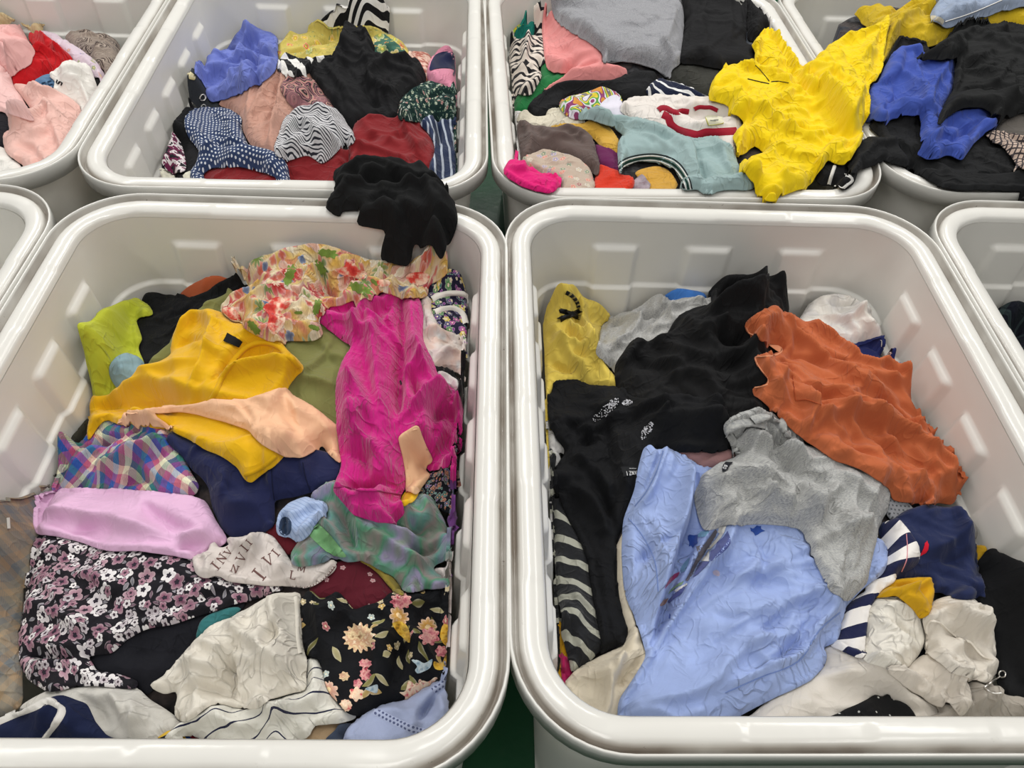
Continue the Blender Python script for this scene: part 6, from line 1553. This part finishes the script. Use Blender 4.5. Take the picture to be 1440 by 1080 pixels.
# ------------------------------------------------------------------ clothes: right edge tub
o = wear('E', 'dark_plaid_shirt', 'dark navy and green plaid shirt in the tub at the right edge', 'shirt',
         'Y4: 1285,512 1320,518 1380,525 1440,535 1600,560 1600,900 1500,860 1440,770 1400,690 1350,610', F_('dark_plaid', 'plaid', c='#10131f', cols=['#10131f', '#12161f', '#0e1a1a', '#12161f', '#3a4a4a', '#10131f'], period=0.06, ang=30), puff=0.04, R=0.05, fold=(0.009, .05, 30, 3))

# ------------------------------------------------------------------ clothes: rear right tub and its right neighbour
o = wear('D', 'lime_teal_cloth', 'lime green cloth with orange marks at the back left of the rear right tub', 'cloth',
         'Z3: 110,170 130,145 160,112 205,108 220,140 180,180 140,190', F_('lime_d', 'cloud', cols=['#8fae2c', '#b5c23a', '#9ab836', '#c9963a'], scale=30), puff=0.02)
o = wear('D', 'teal_cloth', 'teal green cloth at the back left of the rear right tub', 'cloth',
         'Z3: 155,185 175,145 205,108 245,86 275,110 280,180 230,230 180,240', F_('teal_d', c='#1b7d70'), puff=0.024, fold=(0.007, .04, 60, 3))
o = wear('D', 'green_cloth', 'emerald green cloth under the striped top at the left of the rear right tub', 'cloth',
         'Z3: 160,565 165,500 230,470 285,395 300,325 350,340 390,372 425,375 400,420 310,480 240,560 200,575', F_('emerald_d', c='#1c6b38'), puff=0.02, fold=(0.006, .04, 50, 3), folds=[('Z3: 190,540 260,470 330,400', 0.008, 0.012)])
o = wear('D', 'zebra_striped_blouse', 'cream and black striped top crumpled at the left wall of the rear right tub', 'top',
         'Z3: 80,220 88,175 120,148 158,178 172,240 230,200 262,180 248,110 262,45 285,18 310,20 306,80 302,150 312,250 312,312 275,340 292,390 265,440 240,482 190,480 150,470 135,420 118,380 105,300',
         F_('zebra_stripe', 'stripe', cols=[(1, '#17151a'), (1.25, '#d2c8bd')], period=0.026, ang=18, warp=0.06, wscale=6), puff=0.032, R=0.035, fold=(0.012, .035, 60, 2.5), ex=0.1,
         folds=[('Z3: 120,170 140,250 160,330', 0.012, 0.012), ('Z3: 230,200 220,290 200,390', 0.012, 0.012), ('Z3: 180,260 190,350 240,400', -0.012, 0.010)])
o = wear('D', 'charcoal_trousers', 'charcoal grey cloth beside the grey T shirt hem in the rear right tub', 'trousers',
         'Z3: 930,400 960,350 990,318 1060,312 1130,335 1205,372 1170,440 1145,500 1080,480 1000,440', F_('charcoal_d', c='#33332f'), puff=0.026, fold=(0.006, .05, -40, 3))
o = wear('D', 'grey_blue_cloth', 'slate grey scrap between the black T shirt and yellow top', 'cloth', 'Z3: 1310,175 1350,175 1395,190 1400,215 1370,250 1340,250', F_('slate_d', c='#4a4f58'), puff=0.012)
o = wear('D', 'pink_blouse', 'salmon pink top under the grey T shirt in the rear right tub', 'top',
         'Z3: 298,150 302,90 312,40 335,58 355,108 400,130 460,165 520,198 570,240 605,285 608,335 660,362 725,372 715,410 640,422 560,425 460,432 380,452 300,475 330,440 400,402 455,372 390,370 330,355 312,290',
         F_('salmon_pink', c='#d98a88', wr=0.4), puff=0.034, R=0.04, fold=(0.007, .05, -30, 3), folds=[('Z3: 320,110 380,180 480,230 580,280', 0.008, 0.016), ('Z3: 330,340 430,350 560,300', 0.008, 0.014), ('Z3: 400,410 520,390 700,380', 0.010, 0.012), ('Z3: 470,380 530,350 600,330', -0.010, 0.010)])
o = wear('D', 'black_trousers', 'black cloth running under the pink top in the rear right tub', 'trousers',
         'Z3: 225,560 240,520 300,468 370,445 440,428 540,425 640,418 720,382 800,375 860,378 880,410 850,470 830,515 720,520 640,480 520,500 410,510 395,560 320,600 260,600', F_('black_d', c='#0e0f12'), puff=0.028, R=0.04, fold=(0.007, .05, 10, 3), folds=[('Z3: 260,540 400,470 600,440', 0.008, 0.014)])
o = wear('D', 'navy_dotted_shirt', 'navy shirt with white dashes beside the charcoal cloth', 'shirt',
         'Z3: 825,465 850,425 885,402 940,425 1010,425 1080,465 1140,500 1130,520 1000,510 880,510', F_('navy_dash', 'stripe', cols=[(7, '#131a33'), (3, '#d8d8d8')], period=0.026, ang=35, warp=0.05, wscale=12), puff=0.022, fold=(0.006, .03, 20, 3))
o = wear('D', 'white_rag_shirt', 'white crumpled cloths at the left wall of the rear right tub', 'shirt',
         'Z3: 70,700 85,660 118,590 160,568 200,570 215,610 185,660 170,760 165,840 120,840 90,800', F_('white_d', c='#cfccca', wr=0.7), puff=0.02, fold=(0.008, .03, 60, 2.5))
o = wear('D', 'cream_cloth', 'cream crumpled cloth below the white comic printed shirt', 'cloth',
         'Z3: 170,610 180,585 215,562 260,598 310,595 330,555 380,545 430,565 490,600 520,640 480,660 400,655 300,660 220,650', F_('cream_d', c='#c9c2b0', wr=0.6), puff=0.022, fold=(0.008, .03, 10, 3), ex=0.1)
o = wear('D', 'comic_print_tshirt', 'white T shirt with colourful cartoon panel print in the rear right tub', 'T shirt',
         'Z3: 385,540 395,510 440,500 500,480 560,478 640,465 680,478 700,510 712,560 708,605 690,622 650,612 610,600 580,580 520,595 470,600 430,585 400,565', F_('comic_print', 'cloud', cols=['#c98a3a', '#8a3f6a', '#d8d4de', '#5f9a4a', '#d8c23f', '#77726c', '#d8d4de', '#d07a3a'], scale=34, detail=0, hard=True), puff=0.026, R=0.03, fold=(0.007, .04, 20, 3))
patch(o, 'plain_side', 'Z3: 585,540 620,500 670,480 695,510 708,560 700,605 660,610 620,595 590,575', F_('white_plain_d', c='#d3d0dc'), 0.0012, 2.5, 'plain white side of the print shirt')
o = wear('D', 'yellow_ochre_cloth', 'ochre yellow cloth behind the taupe trousers in the rear right tub', 'cloth',
         'Z3: 320,660 350,640 400,632 470,632 540,635 620,648 665,690 690,740 680,800 640,770 600,750 560,700 480,680', F_('ochre_d', c='#c49a3c'), puff=0.02, fold=(0.006, .04, -30, 3), folds=[('Z3: 400,650 500,640 600,680', 0.008, 0.012)])
o = wear('D', 'purple_cloth', 'dark purple cloth beside the sage shirt in the rear right tub', 'cloth', 'Z3: 560,740 600,745 640,755 690,800 700,850 680,875 620,850 580,820', F_('purple_d', c='#5d1849'), puff=0.014)
o = wear('D', 'ochre_lower_cloth', 'ochre cloth seen inside the open hem of the sage shirt', 'cloth', 'Z3: 770,880 800,860 870,850 950,880 985,960 930,985 850,960', F_('ochre_d2', c='#bf9138'), puff=0.012)
o = wear('D', 'grey_print_cloth', 'grey and plum scrap at the front wall beside the ochre cloth', 'cloth', 'Z3: 740,960 760,920 800,885 830,920 860,960 800,985', F_('grey_plum_d', 'cloud', cols=['#a79aa3', '#8a7f86', '#6b4550'], scale=30), puff=0.01)
o = wear('D', 'orange_red_cloth', 'orange red cloth at the front wall under the purple one', 'cloth', 'Z3: 560,960 568,900 575,850 620,855 680,868 700,900 760,910 745,960 660,980', F_('orange_red_d', c='#c3321c', wr=0.6), puff=0.02, R=0.02, fold=(0.007, .03, 40, 2.5))
o = wear('D', 'taupe_trousers', 'dark taupe trousers in the front left of the rear right tub', 'trousers',
         'Z3: 160,820 162,740 168,680 172,628 205,612 245,662 300,680 360,692 420,685 462,680 510,695 555,720 570,780 585,850 575,885 540,870 480,825 400,795 330,785 270,790 210,830 180,845',
         F_('taupe_brown', c='#5b4d49', wr=0.5), puff=0.034, R=0.04, fold=(0.008, .05, -20, 3), ex=0.08, folds=[('Z3: 260,680 340,740 440,740 540,690', 0.010, 0.014), ('Z3: 180,640 230,720 240,790', 0.010, 0.012), ('Z3: 420,740 460,720 500,760', -0.008, 0.010)])
o = wear('D', 'beige_floral_scarf', 'beige scarf with small green and pink flowers in the rear right tub', 'scarf',
         'Z3: 175,850 195,815 225,788 290,778 350,785 400,795 460,818 505,835 545,880 562,940 530,955 500,945 480,968 430,955 400,945 340,905 290,880 230,865', F_('beige_flower', 'floral', c='#b5a494', layers=[dict(s=52, R=.36, n=5, cols=['#8a4a4a', '#6f7d64', '#b9b0a0', '#c47a6a', '#8f84a0'], c='#cfc3a8', d=.7)]), puff=0.03, R=0.03, fold=(0.008, .04, -30, 3), ex=0.09)
o = wear('D', 'hot_pink_shorts', 'hot pink garment hanging over the front left rim of the rear right tub', 'shorts',
         'Z3: 103,885 112,850 130,828 165,842 200,860 260,880 300,898 350,915 392,930 372,960 350,990 300,993 250,992 200,980 150,945 115,915', F_('hot_pink', c='#d3196f', wr=0.5), over=True, puff=0.016, R=0.02, fold=(0.006, .04, -30, 3), folds=[('Z3: 120,860 170,885 240,880', 0.010, 0.010), ('Z3: 330,930 320,960 310,990', -0.006, 0.006)])
o = wear('D', 'white_ringer_tshirt', 'white T shirt with a wide dark red neckband in the rear right tub', 'T shirt',
         'Z3: 695,560 710,520 760,500 830,495 862,486 930,492 1000,488 1060,495 1120,510 1180,530 1240,560 1290,600 1310,660 1290,720 1275,800 1220,790 1195,745 1150,722 1100,735 1050,745 1000,715 960,685 860,650 760,625 730,600',
         F_('white_jersey_d', c='#d9d2cc', wr=0.5), puff=0.034, R=0.045, fold=(0.006, .05, -10, 3), ex=0.07,
         pits=[('J6: 160,290 280,330 420,340 560,310 660,260 760,255 850,300 960,310 1080,330 1180,390 1260,480 1270,540 1120,540 980,540 800,550 720,590 560,560 440,500 340,480 300,400', 0.022, 0.014)],
         folds=[('J6: 60,240 180,230 300,300 420,270 540,300 660,220 860,210 980,270', 0.006, 0.012), ('J6: 220,400 280,560 480,660 660,680 900,640 1250,640', 0.010, 0.014), ('Z3: 760,540 860,510 960,510', 0.007, 0.012), ('J6: 440,460 600,340 760,290', 0.006, 0.008)])
RDB = F_('red_neckband', c='#8f1228', wr=0.2)
band(o, 'neckband', [('J6: 60,280 120,240 200,250 290,300 370,310 440,290 540,305', 8), ('J6: 620,265 700,230 800,235 880,235 990,285', 6), ('J6: 130,340 220,390 250,480 330,560 450,610 560,635 680,660 800,620 920,620 1100,610 1280,600', 11)], 8, RDB, 0.001, 0.002, 'wide dark red rib neckband')
patch(o, 'neck_label', 'J6: 790,370 860,350 980,360 1060,380 1080,480 960,500 840,515', F_('label_cream', c='#cfcdb8', wr=0.1), 0.002, 2, 'cream neck label with a yellow edge', 1)
band(o, 'label_edge', ['J6: 790,375 840,510', 'J6: 840,512 960,500 1075,480'], 1.0, F_('label_yellow', c='#b8b24a', wr=0), 0.0026, 0.0003)
text_on(o, '---', 930, 440, 50, -4, 'J6', F_('label_grey_ink', c='#8d8f88', wr=0), 0.9, 0.5)
o = wear('D', 'sage_polo', 'sage green polo shirt with a striped black, white and green hem over the front rim', 'polo shirt',
         'Z3: 480,610 500,592 545,582 600,600 660,622 740,620 800,632 860,645 920,668 960,690 1000,715 1050,738 1100,730 1150,718 1200,735 1240,770 1262,800 1290,860 1320,920 1365,955 1330,968 1260,965 1220,968 1180,980 1150,998 1110,992 1085,965 1050,965 1030,965 1005,960 995,920 960,870 900,835 850,825 780,825 720,850 690,880 680,800 682,735 705,700 690,680 650,655 560,630',
         F_('sage', c='#8fa5a5', wr=0.5), over=True, puff=0.03, R=0.035, fold=(0.008, .05, -45, 4), ex=0.08,
         folds=[('Z3: 540,600 680,650 820,690 940,750 1040,860', 0.010, 0.014), ('Z3: 720,690 840,740 960,830', 0.007, 0.012), ('Z3: 1060,760 1080,860 1110,960', -0.012, 0.010), ('Z3: 1150,740 1200,830 1240,930', 0.010, 0.014), ('Z3: 1020,760 1060,860 1090,960', 0.009, 0.012), ('Z3: 620,640 700,660 760,640', -0.008, 0.010)])
for nm, q, w in (('#111518', 'Z3: 690,878 720,850 780,830 850,825 910,840 960,870 1000,920 1015,962', 4.5), ('#e6e4de', 'Z3: 686,868 718,838 780,818 855,812 920,828 972,860 1012,915 1026,960', 1.6), ('#12352b', 'Z3: 684,856 718,826 780,806 858,800 928,816 982,850 1024,910 1038,960', 3.0), ('#e6e4de', 'Z3: 682,844 716,815 780,795 860,789 934,805 990,840 1034,905 1048,960', 1.6), ('#111518', 'Z3: 680,834 715,805 780,786 862,780 938,796 996,832 1040,900 1056,960', 1.8)):
    band(o, 'hem_stripe', [q], w, F_('hem_stripe' + q[4:7] + nm[1:], c=nm, wr=0.1), 0.0012, 0.0004)
o = wear('D', 'grey_tshirt', 'heather grey T shirt spread over the back of the rear right heap', 'T shirt',
         'Z3: 280,-60 298,0 320,35 345,65 385,115 440,160 500,192 560,232 602,275 608,315 650,308 720,318 800,330 870,355 920,385 945,398 950,360 985,330 1005,300 1012,250 1010,200 1018,60 1000,-60 600,-70',
         F_('heather_grey', 'marl', c='#98989c', c2='#77787d', wr=0.4), puff=0.05, R=0.06, fold=(0.006, .06, -60, 3), bridge=6, ex=0.05,
         folds=[('Z3: 610,320 700,330 800,350 900,390', -0.010, 0.010), ('Z3: 620,300 720,305 820,320 920,370', 0.012, 0.012), ('Z3: 890,270 920,320 945,380', 0.012, 0.010), ('Z3: 960,100 940,200 900,300', 0.007, 0.016), ('Z3: 680,170 780,190 880,150', 0.005, 0.02)])
band(o, 'hem', ['Z3: 612,322 700,335 800,355 880,385 930,395'], 4, F_('grey_hem_d', c='#6b6c6e', wr=0.2), 0.001, 0.001)
o = wear('D', 'black_jumper', 'fuzzy black jumper at the back of the rear right heap beside the black T shirt', 'jumper',
         'Z4: 10,-60 30,-30 150,-40 235,-40 240,60 248,150 252,220 240,290 205,250 170,195 120,190 90,210 40,190', F_('fuzzy_black', c='#0e0e10', wr=0.6, crinkle=0.5), puff=0.05, R=0.05, fold=(0.006, .05, 60, 3), bridge=5)
o = wear('D', 'black_tshirt', 'plain black T shirt hanging beside the grey T shirt in the rear right tub', 'T shirt',
         'Z3: 990,-60 1012,30 1018,120 1010,210 1000,312 1060,322 1110,332 1200,352 1290,365 1362,378 1370,320 1378,272 1352,250 1330,225 1328,150 1332,60 1325,-60', F_('black_tee_d', c='#0b0b0e', wr=0.3), puff=0.04, R=0.05, fold=(0.006, .07, 80, 3), bridge=6, folds=[('Z3: 1220,40 1240,150 1230,260', 0.008, 0.02), ('Z3: 1100,60 1090,180 1110,300', 0.006, 0.02)])
o = wear('D', 'sequin_dress', 'black sequinned dress at the back of the rear right tub', 'dress',
         'Z4: 440,80 470,50 480,0 510,-60 800,-70 1050,-60 1020,20 975,72 920,95 830,80 770,100 700,85 600,95 520,90', F_('sequin', 'dots', c='#0c0c10', c2='#8d8d95', scale=130, r=0.14, rough=0.4), puff=0.04, R=0.05, fold=(0.009, .05, 20, 3))
o = wear('D', 'grey_white_tshirt', 'pale grey T shirt with black and white trim beside the yellow top', 'T shirt',
         'Z4: 235,40 240,-20 300,-50 345,0 400,5 442,12 462,70 500,50 540,28 565,60 592,90 655,102 668,140 640,165 608,185 560,205 500,225 450,260 405,292 360,325 325,350 298,350 290,320 262,340 250,310 270,250 245,160 240,100',
         F_('pale_grey_d', c='#b9b6b3', wr=0.6), puff=0.036, R=0.04, fold=(0.010, .045, 40, 3), ex=0.09, folds=[('Z4: 330,50 400,100 480,90', 0.012, 0.014), ('Z4: 480,90 530,60 560,90', 0.012, 0.012), ('Z4: 330,330 380,280 460,220 620,150', 0.010, 0.010), ('Z4: 370,110 430,170 440,230', -0.016, 0.014)])
BT = F_('black_trim_d', c='#121214', wr=0.2); WT2 = F_('white_trim_d', c='#dcdad6', wr=0.2)
band(o, 'black_trim', ['Z4: 295,110 285,180 300,240 290,320', 'Z4: 320,95 380,110 430,160 440,215'], 12, BT, 0.001, 0.002)
band(o, 'white_trim', ['Z4: 300,90 318,130 315,200 290,260 258,318', 'Z4: 355,110 375,160 390,210 415,240'], 4.5, WT2, 0.002, 0.002)
o = wear('D', 'black_white_trim_blouse', 'black top with white stripes at the front right corner rim of the rear right tub', 'top',
         'Z4: 375,910 385,880 425,832 470,825 510,838 550,862 578,890 578,925 550,955 522,968 490,950 450,945 410,945', F_('black_top_d', c='#0d0d10', wr=0.3), over=True, puff=0.03, R=0.02)
band(o, 'white_stripe', [('Z4: 452,935 465,890 482,840', 5), ('Z4: 528,885 560,895 570,915 545,935 520,955 500,945 480,935', 4)], 5, WT2, 0.0015, 0.0008)
o = wear('H', 'yellow_scarf', 'long mustard yellow cloth stretching along the back toward the right edge', 'scarf',
         'Z4: 580,80 640,65 700,62 760,88 800,70 840,58 900,58 960,70 1000,110 1060,150 1140,135 1220,110 1300,78 1440,50 1600,10 1600,150 1440,165 1380,152 1300,158 1160,172 1080,200 980,235 900,255 850,240 800,225 760,280 720,350 700,330 690,200',
         F_('mustard_scarf', c='#bfa21c', wr=0.6, crinkle=0.2), over=True, puff=0.04, R=0.05, fold=(0.012, .045, 20, 4), ex=0.09, bridge=5, folds=[('Z4: 720,250 820,160 920,100 980,100', 0.014, 0.016), ('Z4: 780,220 880,200 1000,200 1160,150', 0.012, 0.016), ('Z4: 1160,160 1300,110 1440,80', 0.008, 0.016), ('Z4: 760,110 830,80 920,90', -0.012, 0.012)])
o = wear('H', 'pale_blue_shirt', 'pale grey blue shirt with a pale collar edge in the top right corner', 'shirt',
         'Z4: 965,80 990,40 1020,8 1050,-50 1600,-60 1600,0 1440,42 1370,62 1300,80 1220,110 1140,135 1090,150 1050,172 1010,150 975,120', F_('pale_blue_h', c='#8f9cb2', wr=0.4), over=True, puff=0.03, R=0.04, fold=(0.006, .06, 20, 3), folds=[('Z4: 1010,70 1120,80 1200,40', 0.006, 0.014)])
band(o, 'collar_edge', ['Z4: 1040,110 1150,75 1250,35 1330,0'], 1.4, WT2, 0.001, 0.001)
patch(o, 'cream_corner', 'Z4: 970,80 1010,85 1035,105 1020,130 995,138 975,115', F_('cream_h', c='#cfc8b4'), 0.001, 2.5)
o = wear('H', 'black_skirt', 'black cloth scrap between the yellow top and the royal blue shirt', 'cloth',
         'Z4: 650,460 690,430 712,360 750,300 795,222 850,230 930,240 960,290 900,330 800,330 780,420 720,470', F_('black_h1', c='#0b0b0e'), over=True, puff=0.018)
o = wear('H', 'beige_cloth', 'beige cloth scrap under the royal blue shirt', 'cloth', 'Z4: 770,610 800,585 900,590 930,620 915,665 870,650 820,660', F_('beige_h', c='#8d7a6c'), over=True, puff=0.012)
o = wear('H', 'taupe_h_cloth', 'grey taupe cloth at the right edge beside the royal blue sleeve', 'cloth', 'Z4: 1250,720 1290,680 1320,600 1440,560 1600,560 1600,760 1440,740 1340,720', F_('taupe_h', c='#5f5a55'), over=True, puff=0.02)
o = wear('H', 'black_long_trousers', 'long black trousers draped over the rims of the rear tubs at the right', 'trousers',
         'Z4: 545,850 570,800 605,735 660,722 715,722 700,690 655,645 720,615 790,598 860,610 920,640 960,720 1040,760 1120,790 1180,715 1250,695 1320,745 1380,810 1440,860 1600,920 1600,1020 1500,1020 1440,1022 1400,1002 1300,1000 1200,1006 1150,1002 1080,985 1020,962 940,905 860,855 800,840 720,838 650,850 610,870 575,892',
         F_('black_trouser', c='#101113', wr=0.5), over=True, puff=0.022, R=0.03, fold=(0.006, .05, -20, 4), bridge=7, ex=0.05, folds=[('Z4: 580,850 680,770 780,760 860,800', 0.008, 0.012), ('Z4: 860,760 960,860 1100,950', 0.008, 0.014), ('Z4: 1150,800 1260,870 1440,940', 0.008, 0.016), ('Z4: 900,800 1000,850 1150,880', -0.006, 0.012)])
o = wear('H', 'checked_cloth', 'beige and dark checked cloth at the right edge on the black trousers', 'cloth', 'Z4: 1245,695 1270,680 1310,690 1380,705 1440,722 1600,760 1600,880 1440,865 1410,855 1370,800 1330,760', F_('check_h', 'check', c='#b9a496', c2='#3a3436', scale=95, ang=20), over=True, puff=0.014)
o = wear('H', 'royal_blue_shirt', 'royal blue shirt with hanging sleeves over black trousers at the top right', 'shirt',
         'Z4: 638,620 640,540 648,470 690,440 735,345 790,270 850,262 915,265 925,310 1010,315 1095,308 1085,360 1080,405 1072,480 1040,540 1012,600 1050,590 1100,570 1200,558 1262,580 1325,608 1300,640 1270,665 1220,700 1180,735 1140,790 1112,825 1075,800 1040,792 1000,815 960,825 925,820 893,800 910,770 912,700 908,625 860,600 780,608 710,625',
         F_('royal_blue', c='#3c51a2', wr=0.5), over=True, puff=0.034, R=0.035, fold=(0.009, .05, -60, 4), ex=0.08, bridge=5,
         folds=[('Z4: 780,420 840,480 900,560 920,640', 0.012, 0.012), ('Z4: 770,480 770,540 700,600', -0.010, 0.010), ('Z4: 1060,340 1000,430 930,560 930,780', 0.012, 0.012), ('Z4: 990,680 1090,650 1240,620', 0.010, 0.012), ('Z4: 950,770 1020,720 1060,740 1200,660', -0.012, 0.010), ('Z4: 840,290 860,380 900,500', 0.010, 0.014), ('Z4: 1000,700 960,760 980,810', 0.010, 0.008)])
o = wear('H', 'black_coat', 'large black garment at the right edge lying over the royal blue shirt', 'coat',
         'Z4: 888,310 930,298 990,250 1060,210 1110,185 1160,168 1250,160 1330,148 1440,170 1600,200 1600,600 1440,575 1380,602 1330,612 1270,585 1200,560 1140,565 1085,580 1040,610 1002,640 1010,590 1040,530 1065,490 1080,420 1085,360 1090,318 1000,322 940,318', F_('black_coat', c='#141516', wr=0.4), over=True, puff=0.036, R=0.045, fold=(0.010, .06, 10, 3), bridge=5, ex=0.07,
         folds=[('Z4: 1040,540 1120,500 1260,480 1330,380', 0.010, 0.014), ('Z4: 1100,400 1200,390 1310,390', -0.010, 0.012), ('Z4: 1160,200 1260,260 1400,320', 0.010, 0.016), ('Z4: 960,300 1080,250 1180,190', 0.008, 0.014), ('Z4: 1320,390 1350,480 1340,580', 0.008, 0.014)])
o = wear('D', 'yellow_blouse', 'bright yellow top with black topstitching spilling over the front rim of the rear right tub', 'top',
         'Z4: 0,330 20,365 58,370 75,290 60,240 90,215 125,190 160,186 192,202 215,245 250,310 295,368 330,360 360,335 420,275 490,235 560,210 620,188 690,160 720,125 742,112 748,140 735,200 728,260 715,330 700,400 670,435 642,465 648,540 640,615 622,640 608,665 612,710 605,740 580,780 560,812 540,838 490,832 442,822 415,860 388,905 360,935 340,950 290,965 250,982 220,1000 195,1012 175,1035 148,1052 125,1030 95,1008 75,980 60,950 30,900 0,840 Z3: 1420,800 1370,750 1290,800 1275,745 1262,700 1290,670 1312,640 1280,600 1235,575 1200,555 1160,530 1140,505 1145,460 1160,420 1185,395 1215,370 1260,358 1330,370 1400,380',
         F_('bright_yellow', c='#e5c60a', wr=0.7), over=True, puff=0.04, R=0.045, fold=(0.011, .05, 40, 3), ex=0.10, bridge=5, top=0.04,
         folds=[('Z4: 0,400 120,430 220,510 330,560', 0.012, 0.012), ('Z4: 0,590 120,650 240,740 400,800', 0.014, 0.014), ('Z4: 290,400 290,480 350,560', -0.014, 0.012), ('Z4: 350,540 400,510 460,560 510,660', 0.016, 0.014), ('Z4: 330,360 420,420 560,520', 0.010, 0.014), ('Z4: 300,600 420,610 500,680 500,760', 0.010, 0.014), ('Z4: 200,690 330,720 470,740', -0.010, 0.012), ('Z4: 520,520 560,600 520,700', 0.014, 0.012), ('Z4: 600,480 590,580 600,660', 0.010, 0.012), ('Z4: 700,180 640,300 560,400', 0.010, 0.014), ('Z4: 130,820 260,860 400,860', 0.010, 0.014), ('Z4: 100,980 170,960 260,930', -0.006, 0.012), ('Z4: 510,730 560,720 600,680', -0.012, 0.010), ('Z4: 60,700 130,820 200,960', 0.008, 0.016)])
band(o, 'topstitching', ['Z4: 80,330 110,360 150,412', 'Z4: 160,415 200,412 250,420', 'Z4: 40,400 90,412 150,425'], 1.1, F_('black_stitch', c='#1b1a10', wr=0), 0.0012, 0.0004)
o = wear('B', 'black_sweatshirt', 'black sweatshirt hanging over the rim from the rear left tub into the front left one', 'sweatshirt',
         'Z2: 718,815 735,790 752,765 755,720 748,690 800,680 850,668 900,663 960,680 1000,690 1060,686 1105,690 1140,710 1172,745 1200,790 1222,830 1226,880 1216,935 1190,985 1162,1022 1120,1000 1065,968 1050,1005 1035,1050 985,1040 935,1022 940,975 950,925 900,910 845,895 846,860 850,828 810,828 778,832 770,855 745,840',
         F_('black_sweat', c='#0c0d0e', wr=0.3, sheen=0.25), over=True, ramp=('A', 2.4), puff=0.036, R=0.04, fold=(0.008, .05, -50, 3), bridge=6, ex=0.07,
         folds=[('Z2: 770,720 860,700 960,720 1060,790', 0.012, 0.014), ('Z2: 760,800 820,780 900,760', 0.010, 0.012), ('Z2: 900,840 960,880 1000,960', 0.012, 0.014), ('Z2: 1000,820 1040,900 1050,980', -0.016, 0.012), ('Z2: 1100,760 1140,860 1130,960', 0.010, 0.016), ('Z2: 870,830 930,800 1000,800', -0.010, 0.012)])
